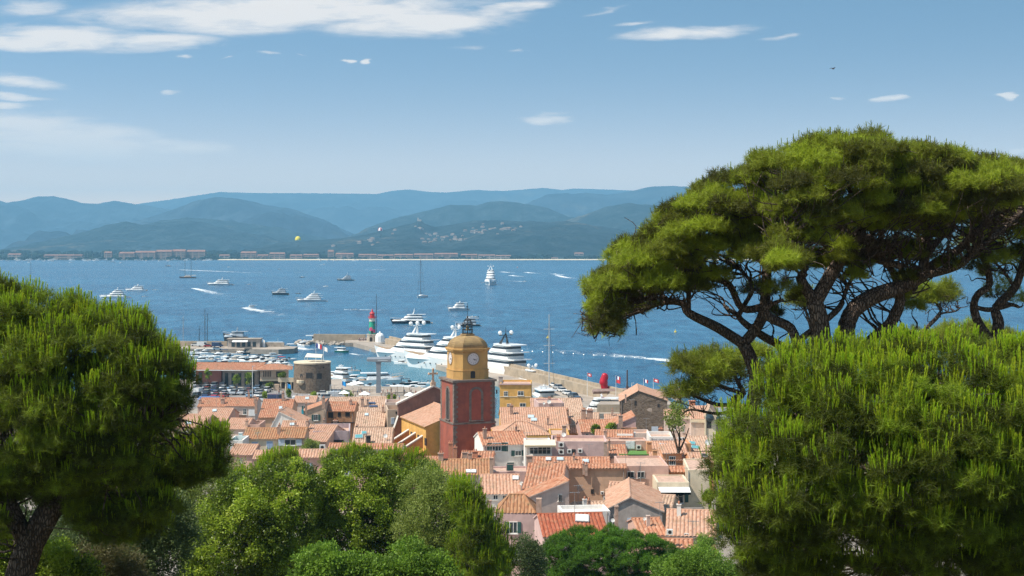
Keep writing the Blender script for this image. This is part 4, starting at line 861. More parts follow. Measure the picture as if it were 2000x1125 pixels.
for rz in (0, -math.pi / 2):
    c0 = MB(); n = 28; zc = ztop + 3.75 + .0; rc = 1.0; ck = []
    rim = MB(); vs = []; fs = []
    for j, (rr, yy) in enumerate(((rc, -3.14), (rc, -3.22), (rc + .17, -3.22), (rc + .17, -3.10))):
        vs += [(rr * math.cos(2 * math.pi * k / n), yy, zc + rr * math.sin(2 * math.pi * k / n)) for k in range(n)]
    for j in range(3): fs += [(j * n + k, j * n + (k + 1) % n, (j + 1) * n + (k + 1) % n, (j + 1) * n + k) for k in range(n)]
    ob = rim.add(vs, fs).build('clock', m_ring, bel, rotz=rz)
    MB().add([(rc * 1.01 * math.cos(2 * math.pi * k / n), -3.15, zc + rc * 1.01 * math.sin(2 * math.pi * k / n)) for k in range(n)], [tuple(range(n))]).build('clock_face', m_face, ob)
    hd = MB()
    for k in range(12): a = math.pi / 6 * k; hd.box((.66 * rc * 1.1 * math.sin(a), -3.165, zc + .66 * rc * 1.1 * math.cos(a)), (.045, .02, .2), 0, Matrix.Rotation(a, 4, 'Y'))
    for a, l, w in ((R(107), .68, .07), (R(128), .46, .09)): hd.box((l / 2 * math.sin(a), -3.185, zc + l / 2 * math.cos(a)), (w, .02, l), 0, Matrix.Rotation(a, 4, 'Y'))
    hd.build('clock_hands', m_iron, ob)
ob = MB(); arch(ob, -.1, ztop + .42, .85, 1.35, -3.275, .2); ob.build('belfry_opening', m_dark, bel)
lan = MB(); zl = zo + 2.52
for k in range(8):
    a = math.pi / 8 + k * math.pi / 4; lan.tube([(math.cos(a) * .92, math.sin(a) * .92, zl), (math.cos(a) * .92, math.sin(a) * .92, zl + 1.75), (math.cos(a) * .62, math.sin(a) * .62, zl + 2.35), (0, 0, zl + 2.9)], .045, 5)
for z, r in ((zl + .1, .94), (zl + .75, .94), (zl + 1.2, .94), (zl + 1.75, .98), (zl + 2.35, .62)): lan.tube([(math.cos(k * math.pi / 8) * r, math.sin(k * math.pi / 8) * r, z) for k in range(17)], .05, 4)
for k in range(16): a = k * math.pi / 8; lan.tube([(math.cos(a) * .93, math.sin(a) * .93, zl + .1), (math.cos(a + .2) * .93, math.sin(a + .2) * .93, zl + .75)], .022, 4)
lan.tube([(0, 0, zl + 2.8), (0, 0, zl + 5.4)], .035, 5); lan.ball((0, 0, zl + 3.0), .16); lan.box((.16, 0, zl + 4.3), (.55, .03, .06)); lan.box((-.05, 0, zl + 4.75), (.3, .03, .2))
cage = lan.build('iron_bell_cage', m_iron, tw); bb = MB(); bb.lathe([(.1, 1.5), (.24, 1.35), (.30, .95), (.46, .6)], 12, (0, 0, zl)); bb.build('bell', pm('bronze', (.22, .15, .07), .4, .2, 4, metal=.8), cage)

# nave, facade, buttresses: local frame x along A (towards the viewer), y across
A_ = Vector((math.sin(TA), -math.cos(TA), 0)); N_ = Vector((-math.cos(TA), -math.sin(TA), 0))
c0 = at(782, 800, 268); c0.z = 0
ch = thing('parish_church', 'ochre church with tiled nave roof, stepped buttresses and dark gable topped by a cross', 'church', (c0.x, c0.y, 8), math.atan2(A_.y, A_.x))
# local: x = along A, +y = rotate x by 90deg ccw -> points to the right/back (= -N); nave spans y 0..13, x 0..17
LN, WN = 16.5, 12.6; ze, zr = 17.3 - 8, 19.6 - 8
ch_w = WM['ochre']
MB().add([(0.7, 0, -2), (LN, 0, -2), (LN, WN, -2), (.7, WN, -2), (.7, 0, ze), (LN, 0, ze), (LN, WN, ze), (.7, WN, ze), (.7, WN / 2, zr - .15), (LN, WN / 2, zr - .15)], [(0, 1, 5, 4), (2, 3, 7, 6), (1, 2, 6, 9, 5), (3, 0, 4, 8, 7), (4, 5, 9, 8), (8, 9, 6, 7)]).build('nave_wall', ch_w, ch)
r = MB(); sl = math.hypot(WN / 2, zr - ze)
corr(r, Vector((LN, -.35, ze - .1)), Vector((-1, 0, 0)), Vector((0, WN / 2, zr - ze)), LN - .7, lambda u: sl + .3, seed=1); corr(r, Vector((.7, WN + .35, ze - .1)), Vector((1, 0, 0)), Vector((0, -WN / 2, zr - ze)), LN - .7, lambda u: sl + .3, seed=2)
r.tube([(.7, WN / 2, zr + .1), (LN, WN / 2, zr + .1)], .15); r.build('nave_roof', [RM['p'], WM['ochre']], ch)
m_fac = pm('facade_stained', (.25, .145, .115), .95, .3, .5, (.16, .095, .08), streak=.7); m_cop = pm('coping_stone', (.58, .53, .48), .85, .15, 2, streak=.3)
fz = 22.6 - 8; fe = 19.6 - 8; fx = MB()
prof = [(-.6, fe), (WN / 2, fz), (WN + .6, fe)]
# wall with concave volute wings
wing = [(-.6 - 4.2 * t, (fe - 2.4) * (1 - t) ** 1.7 + 3.2 * t - 0.0) for t in [k / 8 for k in range(9)]]
poly = [(y, z) for y, z in reversed(wing)] + [(-.6, fe), (WN / 2, fz), (WN + .6, fe), (WN + .6, -2), (-4.8, -2)]
n = len(poly); vs = [(0, y, z) for y, z in poly] + [(.7, y, z) for y, z in poly]
fx.add(vs, [tuple(range(n)), tuple(range(2 * n - 1, n - 1, -1))] + [(i, (i + 1) % n, n + (i + 1) % n, n + i) for i in range(n)]); fac = fx.build('gable_facade', m_fac, ch)
cp = MB()
def strip(pts, w0, w1, t): 
    for (a, b) in zip(pts[:-1], pts[1:]):
        va = [(w0, a[0], a[1]), (w1, a[0], a[1]), (w1, b[0], b[1]), (w0, b[0], b[1])]; cp.add(va + [(x, y, z + t) for x, y, z in va], [(0, 1, 2, 3), (7, 6, 5, 4), (0, 4, 5, 1), (1, 5, 6, 2), (2, 6, 7, 3), (3, 7, 4, 0)])
strip([(-.9, fe - .1), (WN / 2, fz + .02), (WN + .9, fe - .1)], -.15, .95, .3); strip([(y, z) for y, z in reversed(wing)], -.08, .85, .25); cp.build('coping', m_cop, fac)
cr = MB(); zc = fz + .2; cr.box((.35, WN / 2, zc + .35), (.8, .9, .7)); cr.box((.35, WN / 2, zc + .85), (.5, .5, .4)); cr.box((.35, WN / 2, zc + 2.05), (.28, .34, 2.1)); cr.box((.35, WN / 2, zc + 2.3), (.27, 1.5, .32))
for y, z in ((-.8, 2.3), (.8, 2.3), (0, 3.15)): cr.ball((.35, WN / 2 + y, zc + z), .24, 8, 5)
cr.build('stone_cross', pm('cross_stone', (.50, .36, .26), .9, .2, 3), fac)
# aisle walls and buttress fins stepping down
MB().add([(0.7, -4.6, -2), (LN, -4.6, -2), (LN, 0, -2), (.7, 0, -2), (.7, -4.6, 3.0), (LN, -4.6, 3.0), (LN, 0, 5.2), (.7, 0, 5.2)], [(0, 1, 5, 4), (1, 2, 6, 5), (3, 0, 4, 7), (4, 5, 6, 7)]).build('aisle', pm('aisle_render', (.50, .23, .07), .9, .25, .6, streak=.4), ch)
for k, x in enumerate((5.2, 9.6, 14.0)):
    fb = MB(); vs = [(x, -5.2, -2), (x, 0, -2), (x, 0, 7.2), (x, -5.2, 4.2)]; fb.add(vs + [(a + .55, y, z) for a, y, z in vs], [(3, 2, 1, 0), (4, 5, 6, 7), (0, 1, 5, 4), (1, 2, 6, 5), (2, 3, 7, 6), (3, 0, 4, 7)]); o = fb.build('buttress', pm('buttress_render', (.46, .23, .085), .9, .25, .6, streak=.4), ch)
    cb_ = MB(); vs = [(x - .14, -5.35, 4.18), (x + .69, -5.35, 4.18), (x + .69, 0, 7.27), (x - .14, 0, 7.27)]; cb_.add(vs + [(a, y, z + .24) for a, y, z in vs], [(3, 2, 1, 0), (4, 5, 6, 7), (0, 1, 5, 4), (1, 2, 6, 5), (2, 3, 7, 6), (3, 0, 4, 7)]); cb_.build('coping', m_cop, o)
    aw = MB(); aw.box((x + 2.3, -.02, 6.6), (1.1, .1, 1.3)); aw.build('clerestory_window', m_dark, ch)
# ================================================================ HARBOUR: quays, mole, lighthouse, boats, cars
m_quay = pm('quay_concrete', (.36, .30, .245), .9, .2, .15, streak=.2); m_quayw = pm('quay_wall', (.32, .27, .22), .9, .25, .5, streak=.5)
m_moles = pm('mole_masonry', (.36, .285, .205), .9, .2, .4, streak=.4); m_asph = pm('car_park_asphalt', (.24, .22, .21), .9, .15, .4)
def slab(name, poly, z0, z1, mats=None):
    o = MB(); n = len(poly)
    o.add([(x, y, z1) for x, y in poly], [tuple(range(n))], 0)
    vs = [(x, y, z0) for x, y in poly] + [(x, y, z1) for x, y in poly]; o.add(vs, [(i, (i + 1) % n, n + (i + 1) % n, n + i) for i in range(n)], 1)
    return struct(o.build(name, mats or [m_quay, m_quayw]))
slab('quay', [(-140, 398), (-6, 398), (-6, 455), (-24, 470), (-56, 478), (-60, 500), (-140, 500)], -4, 1.9)
slab('car_park', [(-135, 412), (-62, 412), (-64, 462), (-86, 470), (-135, 474)], 1.85, 1.93, [m_asph, m_asph])
slab('jetty', [(-160, 640), (-131, 640), (-104, 634), (-98, 640), (-98, 652), (-104, 656), (-160, 660)], -4, 2.2)
MOLE = [(-72, 700), (-60, 668), (2, 503), (30, 428), (34, 400)]
def off(path, d):
    out = []
    for i, p in enumerate(path):
        a = Vector(path[max(i - 1, 0)]); b_ = Vector(path[min(i + 1, len(path) - 1)]); t = (b_ - a).normalized(); out.append((p[0] + t.y * -d, p[1] + t.x * d))
    return out
L_, R_ = off(MOLE, -12), off(MOLE, 2)     # travelling towards the viewer: right hand = harbour side
def ribbon(name, a, b_, z0, z1, mat):
    m = MB(); n = len(a); vs = []
    for i in range(n): vs += [(a[i][0], a[i][1], z0), (b_[i][0], b_[i][1], z0), (b_[i][0], b_[i][1], z1), (a[i][0], a[i][1], z1)]
    fs = []
    for i in range(n - 1):
        p, q = 4 * i, 4 * i + 4
        for k in range(4): fs.append((p + k, p + (k + 1) % 4, q + (k + 1) % 4, q + k))
    fs += [(0, 3, 2, 1), (4 * n - 4, 4 * n - 3, 4 * n - 2, 4 * n - 1)]
    m.add(vs, fs); return m.build(name, mat)
struct(ribbon('mole_quay', off(MOLE, -10), off(MOLE, .5), -4, 2.0, m_quay))
MW = MOLE[1:4] + [(33, 418)]
o = ribbon('breakwater_wall', off(MW, .5), off(MW, 3.2), -4, 4.9, m_moles); tag(o, 'long pale masonry breakwater wall running out to the lighthouse', 'wall')
w2 = ribbon('parapet', off(MW, 2.4), off(MW, 3.18), 4.9, 5.9, m_moles); w2.parent = o
# boulders on the sea side
rock = MB(); m_rock = pm('boulder', (.40, .34, .28), .95, .3, .5)
for i in range(620):
    t = random.random(); k = int(t * 2.999); a, b_ = Vector(MW[min(k, 2)]), Vector(MW[min(k + 1, 3)]); f = t * 3 - k; p = a.lerp(b_, min(1, f)); tt = (b_ - a).normalized(); q = random.uniform(3.6, 12)
    x, y = p.x + -tt.y * q, p.y + tt.x * q; z = 4.3 - (q - 3.2) * .48; vs, fs = blob_mesh(i % 17, 5, 3, .9); s = random.uniform(.8, 1.6); a0 = random.random() * 6
    rock.add([(x + s * (v.x * math.cos(a0) - v.y * math.sin(a0)), y + s * (v.x * math.sin(a0) + v.y * math.cos(a0)), z - .4 + v.z * s * .7) for v in vs], fs)
for i in range(120):
    a0 = random.random() * 6.28; x, y = -72 + random.uniform(-34, 6), 700 + random.uniform(-10, 12); vs, fs = blob_mesh(i % 17, 5, 3, .9); s = random.uniform(.8, 1.7); rock.add([(x + s * v.x, y + s * v.y, .4 + v.z * s * .7) for v in vs], fs)
tag(rock.build('boulders', m_rock), 'grey boulders heaped along the sea side of the breakwater', 'boulders', kind='stuff')
# plaza at the mole root
pz = slab('plaza', [(24, 402), (46, 402), (44, 436), (31, 440)], -4, 4.2, [m_quay, m_moles])
pw = MB(); m_par = pm('plaza_parapet', (.30, .21, .18), .9, .2, 1)
for a, b_ in (((24.4, 430), (38, 434)),): pw.tube([(a[0], a[1], 4.9), (b_[0], b_[1], 4.9)], .75, 4)
tag(pw.build('low_wall', m_par), 'dark red low wall below the red sculpture', 'wall')
tag(ribbon('low_wall', off([(28, 440), (46, 436), (48, 404)], -.3), off([(28, 440), (46, 436), (48, 404)], .3), 4.2, 5.0, m_moles), 'pale parapet round the flagpole terrace', 'wall')
m_scu = pm('sculpture_red', (.42, .004, .02), .35, .15, 1.5)
sc = MB(); pr = [(.95, 0), (1.22, .5), (1.12, 1.1), (1.18, 1.6), (1.32, 2.2), (1.18, 2.8), (1.25, 3.3), (1.12, 3.9), (.98, 4.4), (.7, 4.85), (.25, 5.05)]
sc.lathe(pr, 14); sc.v = [(x + .22 * math.sin(z * 1.6 + 1), y + .1 * math.sin(z * 2.2), z) for x, y, z in sc.v]
p = at(1180, 760, 436); tag(sc.build('sculpture', m_scu, loc=(p.x, 436, 4.9), smooth=True), 'tall lumpy crimson sculpture standing on the mole wall', 'sculpture')

# ---- lighthouse
m_lst = stone_mat('lighthouse_stone', [(.46, .39, .31), (.54, .47, .38), (.40, .33, .26)], 1.0); m_lred = pm('lighthouse_red', (.50, .03, .035), .5, .15, 2); m_lwh = pm('lighthouse_white', (.72, .68, .60), .6, .08, 2)
m_mur, g, b, out = base_mat('lighthouse_mural'); co = g.n('ShaderNodeTexCoord').outputs['Object']
vo = g.n('ShaderNodeTexVoronoi'); vo.inputs['Scale'].default_value = .55; g.link(co, vo.inputs['Vector']); sp = g.n('ShaderNodeSeparateXYZ'); g.link(vo.outputs['Color'], sp.inputs[0]); rp = g.n('ShaderNodeValToRGB'); rp.color_ramp.interpolation = 'CONSTANT'
for i, (q, c) in enumerate(((0, (.02, .34, .20)), (.4, (.02, .22, .17)), (.6, (.05, .45, .35)), (.72, (.50, .05, .14)), (.88, (.45, .28, .03)))):
    el = rp.color_ramp.elements[0] if i == 0 else (rp.color_ramp.elements[1] if i == 1 else rp.color_ramp.elements.new(q)); el.position = q; el.color = (*c, 1)
g.link(sp.outputs[0], rp.inputs[0]); g.link(rp.outputs[0], b.inputs['Base Color']); b.inputs['Roughness'].default_value = .6
lp = at(727, 671, 690); lh = thing('lighthouse', 'small harbour lighthouse with red lantern and green painted shaft on a stone base', 'lighthouse', (lp.x, 690, 1.8)); lh.scale = (.88, .88, .9)
MB().lathe([(3.3, -1), (3.1, 3.6), (3.3, 3.65), (3.3, 4.1), (2.9, 4.15)], 8, a0=math.pi / 8).build('stone_base', m_lst, lh)
o = MB(); arch(o, -.4, .2, 1.5, 2.4, -3.05, .3); o.build('door', m_dark, lh)
MB().lathe([(1.85, 4.1), (1.62, 11.0)], 16).build('shaft', m_mur, lh, smooth=False); MB().lathe([(1.66, 11.0), (1.7, 12.4), (2.0, 12.7)], 16).build('collar', m_lwh, lh)
ln = MB(); ln.lathe([(2.25, 12.7), (2.25, 12.95)], 16)
for k in range(16): a = k * math.pi / 8; ln.tube([(2.15 * math.cos(a), 2.15 * math.sin(a), 12.9), (2.15 * math.cos(a), 2.15 * math.sin(a), 13.9)], .04, 4)
ln.tube([(2.15 * math.cos(k * math.pi / 8), 2.15 * math.sin(k * math.pi / 8), 13.9) for k in range(17)], .05, 4); gal = ln.build('gallery', m_lred, lh)
MB().lathe([(1.35, 12.95), (1.3, 15.0), (1.55, 15.1), (1.1, 15.8), (.45, 16.3), (.5, 16.9), (.15, 17.2), (.05, 18.0)], 12).build('lantern', m_lred, lh)
o = MB(); o.box((0, -1.62, 5.2), (1.1, .7, 1.6)); o.build('window', m_dark, lh)
m_tent = pm('white_canvas', (.80, .79, .77), .7, .05, 2)
slab('jetty', [(-80, 682), (-52, 682), (-54, 702), (-82, 702)], -4, 1.78)
p = at(742, 664, 686); tn = MB(); tn.ball((0, 0, 1.2), 2.2, 10, 5, sc=(1, 1, .9), lo=0); tn.lathe([(2.25, -1.5), (2.2, 1.2)], 10); tn.lathe([(.3, 3.0), (.5, 3.3), (.1, 3.9)], 8); tag(tn.build('pavilion_tent', m_tent, loc=(p.x, 686, 3.2)), 'white domed tent beside the lighthouse', 'tent')
o = ribbon('harbour_wall', [(-72, 700), (-98, 703)], [(-72, 702), (-98, 705)], -2, 4.6, m_moles); tag(o, 'low stone wall left of the lighthouse', 'wall')

# ---- boat builder
m_wh = pm('gelcoat_white', (.80, .80, .79), .22, .04, .3, spec=.5); m_nv = pm('hull_navy', (.010, .014, .028), .18, .1, .4, spec=.5); m_bk = pm('hull_charcoal', (.028, .032, .036), .25, .15, .4, spec=.5); m_gr = pm('hull_green', (.01, .12, .085), .3, .12, .6); m_br = pm('hull_brown', (.085, .045, .03), .4, .2, .6)
m_sil = pm('hull_silver', (.42, .45, .48), .3, .08, .3, spec=.5); m_tk = pm('teak_deck', (.36, .24, .14), .7, .15, 2); m_yw = glass_mat('yacht_glass', (.012, .014, .018), .06); m_cov = pm('canvas_blue', (.03, .055, .13), .8, .15, 1); m_crm = pm('canvas_cream', (.68, .62, .52), .85, .08, 1); m_mast = pm('mast_metal', (.50, .50, .50), .4, .1, 2); m_mdk = pm('mast_carbon', (.05, .045, .042), .4, .15, 2)
m_red = pm('canvas_red', (.42, .03, .03), .7, .1, 2); m_cushion = pm('cushion', (.55, .48, .40), .8, .1, 3)
def hullpts(L, B, zs, zb, flare=.82, n=12, bowp=2.4, sternw=.9):
    """rings of (x, half beam at deck, half beam at water, deck height)"""
    out = []
    for i in range(n + 1):
        t = i / n; x = -L / 2 + L * t
        w = B / 2 * min(1, sternw + (1 - sternw) * min(1, t / .35)) * (1 - max(0, (t - .45) / .55) ** bowp)
        out.append((x, max(.03, w), t, zs + (zb - zs) * t ** 1.8))
    return out
def hull_mesh(L, B, zs, zb, mat, parent, deck=None, rake=.06, name='hull', flare=.8, boot=None):
    rs = hullpts(L, B, zs, zb); m = MB(); vs = []; k = 5
    for (x, w, t, zd) in rs:
        ww = w * (flare - .35 * max(0, t - .6)); xr = x - rake * L * max(0, t - .75) / .25
        vs += [(xr, -ww, -.4), (x * .5 + xr * .5, -(ww + w) / 2 * 1.03, zd * .5), (x, -w, zd), (x, w, zd), (x * .5 + xr * .5, (ww + w) / 2 * 1.03, zd * .5), (xr, ww, -.4)]
    n = 6; fs = []; mi = []
    for i in range(len(rs) - 1):
        for q in range(5):
            fs.append((i * n + q, i * n + q + 1, (i + 1) * n + q + 1, (i + 1) * n + q)); mi.append(1 if q == 2 else 0)
    b0 = len(m.v); m.add(vs, fs); m.mi = mi; m.add(vs[:6], [tuple(range(5, -1, -1))])
    return m.build(name, [mat, deck or m_tk], parent)
def plan(x0, x1, w, nose, ns=6, tailr=.12):
    """superstructure plan, rounded at the bow side"""
    pts = [(x0, -w * (1 - tailr)), (x0 + w * .3, -w)]; pts += [(x1 - nose + nose * math.sin(math.pi / 2 * k / ns), -w * math.cos(math.pi / 2 * k / ns) * 1.0 - .0) for k in range(ns)]
    pts += [(x1, -.02), (x1, .02)]; pts += [(x, -y) for x, y in reversed(pts[:-2])]; return pts
def tier(parent, x0, x1, w, z0, h, rf, ra, nose, mat=None, name='deck_house', glass=True, roof=True, band=(.44, .78)):
    P0 = plan(x0, x1, w, nose); P1 = plan(x0 + ra, x1 - rf, w * .93, nose * .9)
    o = MB().prism(P0, z0, z0 + h, 0, P1).build(name, mat or m_wh, parent)
    if glass:
        f0, f1 = band; lp_ = lambda f, e: [((a[0] + (c[0] - a[0]) * f) * 1 + (e if i in range(2, len(P0) - 2) and False else 0), (a[1] + (c[1] - a[1]) * f)) for i, (a, c) in enumerate(zip(P0, P1))]
        cx = (x0 + x1) / 2; q0 = [(cx + (x - cx) * 1.012, y * 1.02) for x, y in lp_(f0, 0)]; q1 = [(cx + (x - cx) * 1.012, y * 1.02) for x, y in lp_(f1, 0)]
        MB().prism(q0, z0 + h * f0, z0 + h * f1, 0, q1).build('window_band', m_yw, o)
    if roof:
        ov = min(.5, w * .16); P2 = plan(x0 - h * 1.5, x1 - rf + ov * .6, w * .93 + ov * .7, nose); MB().prism(P2, z0 + h, z0 + h + h * .10 + .04).build('deck_overhang', mat or m_wh, o)
    return o
def radar(parent, x, z, h, w, domes=2, mat=None, dr=.5):
    m = MB(); m.tube([(x + h * .2, -w * .3, z), (x, -.1, z + h * .6)], [.22 * h / 3 + .08, .12], 6); m.tube([(x + h * .2, w * .3, z), (x, .1, z + h * .6)], [.22 * h / 3 + .08, .12], 6)
    m.box((x, 0, z + h * .5), (.5 + h * .08, w, .18)); m.box((x, 0, z + h * .36), (.5, w * .8, .12)); m.tube([(x, 0, z + h * .4), (x, 0, z + h)], [.16, .05], 6); m.box((x + .3, 0, z + h * .72), (.2, w * .6, .12))
    o = m.build('mast', mat or m_wh, parent)
    for k in range(domes): MB().ball((x, (k - (domes - 1) / 2) * w * (.9 if domes > 1 else 0), z + h * .5 + dr * 1.1), dr, 10, 7).build('radar_dome', m_wh, o)
    return o
def yacht(label, px, py, L, head, hull=None, sup=None, tiers=3, B=None, free=None, group=None, dome=2, zoff=0, mastm=None, mh=None, dr=None, name='motor_yacht', d=None, wk=.9, aft=1.0, thk=1.0):
    """px, py: waterline amidships; head: bow direction in degrees, 0 = right, 90 = away, 180 = left"""
    d = d or wd(py); B = B or L * .20; free = free or L * .055; t = thing(name, label, 'yacht', ((px - 1000) / F * d, d, zoff), R(head), group)
    hm = hull or m_wh; sm = sup or m_wh
    hull_mesh(L, B, free, free * 1.75, hm, t); th = max(1.5, L * .058 * thk); z = free * 1.0
    MB().prism(plan(-L * .34, L * .46, B * .47, L * .26), free * 1.02, free * 1.42, 0, plan(-L * .34, L * .43, B * .44, L * .25)).build('bulwark', hm if tiers > 2 else sm, t)
    z = free * 1.42; x0, x1, w = -L * .33, L * .24, B * .41
    for k in range(tiers):
        tier(t, x0, x1, w, z, th, L * (.095 - .012 * k), L * .006, (x1 - x0) * .35, sm, 'upper_deck_house' if k else 'main_deck_house'); z += th * 1.1; x0 += L * (.03 + aft * .02 * k); x1 -= L * .09; w *= wk
    if z: radar(t, (x0 + x1) / 2 - L * .01, z, mh or L * .10, B * .5, dome, mastm or sm, dr or max(.28, L * .013))
    m = MB(); hp = hullpts(L, B, free, free * 1.75)
    for sg in (-1, 1): m.tube([(x, sg * w_ * .96, zd + .9) for x, w_, tt, zd in hp if tt > .45], .04, 4)
    for x, w_, tt, zd in hp:
        if tt > .45:
            for sg in (-1, 1): m.tube([(x, sg * w_ * .96, zd), (x, sg * w_ * .96, zd + .9)], .035, 4)
    m.build('bow_rail', m_mast, t)
    MB().box((-L / 2 - L * .03, 0, free * .28), (L * .07, B * .8, free * .16)).build('swim_platform', m_tk, t)
    pm_ = MB()
    for sg in (-1, 1):
        for k in range(5): pm_.ball((L * (-.05 + .07 * k), sg * B * .455, free * .62), L * .006 + .05, 6, 4)
    pm_.build('porthole_row', m_yw, t)
    return t
yacht('big white three decked yacht at anchor above the left pine crown', 223, 582, 27, 184, m_wh, None, 3)
yacht('white yacht at anchor just behind the big three decked yacht', 265, 568, 22.5, 176, None, None, 2)
yacht('sleek silver hulled yacht at anchor right of the two-masted ship', 429, 557, 31, 178, m_sil, m_wh, 2, dome=1)
yacht('small black workboat anchored between two white yachts', 547, 576, 16.5, 180, m_bk, m_sil, 2, free=1.9, dome=0, name='work_boat')
yacht('white three decked yacht with grey hull anchored mid bay', 607, 589, 25.5, 183, m_sil, m_wh, 3, dome=2)
yacht('dark grey stepped yacht anchored far out', 675, 548, 23, 182, m_bk, m_sil, 3, dome=1, mh=5)
yacht('big white yacht seen bow-on with five stacked decks', 958, 556, 44, 268, m_wh, m_wh, 4, B=14, free=4.2, dome=2, mh=8)
yacht('white cruiser with flared bow anchored left of the iron bell cage', 894, 607, 15.5, 192, m_sil, m_wh, 2, B=4.2, free=1.8, dome=1)
yacht('navy hulled yacht with white decks anchored right of the lighthouse', 801, 632, 24.5, 184, m_nv, m_wh, 2, B=5.6, free=1.7, dome=1, mh=4)
yacht('low charcoal yacht half hidden by the iron bell cage', 914, 637, 14.5, 182, m_bk, m_sil, 2, free=1.0, dome=0)
# moored superyachts inside the mole
yacht('white superyacht nearest the lighthouse, four decks and white radar domes', 797, 699, 39, 142, m_wh, m_wh, 3, B=9.0, free=3.4, thk=.95, dome=3, mh=6.5, dr=.9, d=598, wk=.94, aft=.3, name='superyacht')
yacht('white superyacht with turquoise bow emblem, half behind the clock tower', 868, 719, 43, 143, m_wh, m_wh, 3, B=9.2, free=3.7, thk=.92, dome=2, mh=6.0, dr=.8, d=562, wk=.94, aft=.3, name='superyacht')
yt = yacht('broad white superyacht with black mast and black glass, right of the clock tower', 972, 741, 40, 124, m_wh, m_wh, 3, B=11, free=3.4, thk=1.0, dome=2, mh=6.5, dr=.8, mastm=m_bk, d=530, wk=.94, aft=.3, name='superyacht')
yacht('white yacht with twin domes moored at the breakwater behind the ochre building', 1036, 742, 17, 112, m_wh, m_wh, 2, B=6.2, free=1.5, dome=2, d=500, dr=.6)
yacht('white yacht stern at the breakwater quay beside the parked cars', 1060, 774, 16, 104, m_wh, m_wh, 1, B=6.6, free=1.4, dome=0, d=452)
yacht('grey blue cruiser with tender on its roof moored left of the stone hall', 1166, 806, 13, 172, m_sil, m_wh, 2, B=4.6, free=1.2, dome=0, d=412)
yacht('dark windowed white yacht moored right of the round stone tower', 662, 745, 11, 140, m_wh, m_wh, 2, B=4.2, free=1.3, dome=0)
yacht('long white yacht with raked windows moored behind the grey pylon', 745, 752, 15.5, 8, m_wh, m_wh, 1, B=4.6, free=1.9, dome=0)
yacht('black flybridge yacht moored behind the jetty house', 460, 668, 12.5, 182, m_bk, m_sil, 1, B=3.6, free=2.6, dome=0, mh=2.2)
# turquoise emblem on the second superyacht
# ---- small craft prototypes
def motorboat(label, loc, rz, L=8, hull=None, cabin='cabin', group=None, name='motor_boat', canopy=None):
    t = thing(name, label, 'boat', loc, rz, group); B = L * .32; f = L * .085
    hull_mesh(L, B, f, f * 1.5, hull or m_wh, t, m_wh if cabin != 'open' else m_tk)
    if cabin == 'cabin':
        tier(t, -L * .12, L * .26, B * .38, f * 1.1, L * .10, L * .12, L * .0, L * .14, m_wh, 'cabin', True, False, (.3, .85)); MB().prism(plan(-L * .24, L * .10, B * .36, L * .1), f * 1.1 + L * .10, f * 1.1 + L * .125).build('hard_top', m_wh, t)
        MB().box((-L * .33, 0, f * 1.25), (L * .14, B * .7, f * .5)).build('seat', m_cushion, t)
    elif cabin == 'open':
        MB().box((0, 0, f * 1.5), (L * .10, B * .35, f * 1.2)).build('console', m_wh, t); MB().box((L * .05, 0, f * 2.4), (.05, B * .4, f * .9)).build('windscreen', m_yw, t); MB().box((-L * .28, 0, f * 1.25), (L * .12, B * .7, f * .6)).build('seat', m_cushion, t)
        MB().box((-L * .52, 0, f * 1.2), (L * .07, B * .2, f * 1.4)).build('outboard_motor', m_bk, t)
    elif cabin == 'wheelhouse':
        tier(t, -L * .30, L * .20, B * .40, f * 1.1, L * .16, L * .03, 0, L * .06, m_wh, 'wheelhouse', True, True, (.45, .85)); MB().tube([(-L * .05, 0, f + L * .16), (-L * .05, 0, f + L * .36)], .06, 5).build('mast', m_mast, t)
        MB().tube([(-L * .42, -B * .4, f * 2.2), (-L * .42, B * .4, f * 2.2)], .05, 4).build('stern_rail', m_mast, t)
    elif cabin == 'sport':
        MB().prism(plan(-L * .02, L * .42, B * .40, L * .3), f * 1.05, f * 1.5, 0, plan(0, L * .36, B * .34, L * .26)).build('foredeck', m_wh, t)
        o = MB().prism(plan(-L * .06, L * .14, B * .38, L * .12), f * 1.45, f * 2.4, 0, plan(-L * .10, L * .02, B * .33, L * .08)).build('windscreen', m_yw, t); MB().box((-L * .30, 0, f * 1.2), (L * .2, B * .7, f * .45)).build('sunbed', m_cushion, t)
    if canopy:
        c = MB(); c.prism(plan(-L * .36, L * .02, B * .42, L * .06), f * 1.2 + L * .15, f * 1.2 + L * .165)
        for sx in (-.34, 0):
            for sy in (-1, 1): c.tube([(sx * L, sy * B * .38, f), (sx * L, sy * B * .38, f * 1.2 + L * .15)], .03, 4)
        c.build('canopy', canopy, t)
    return t
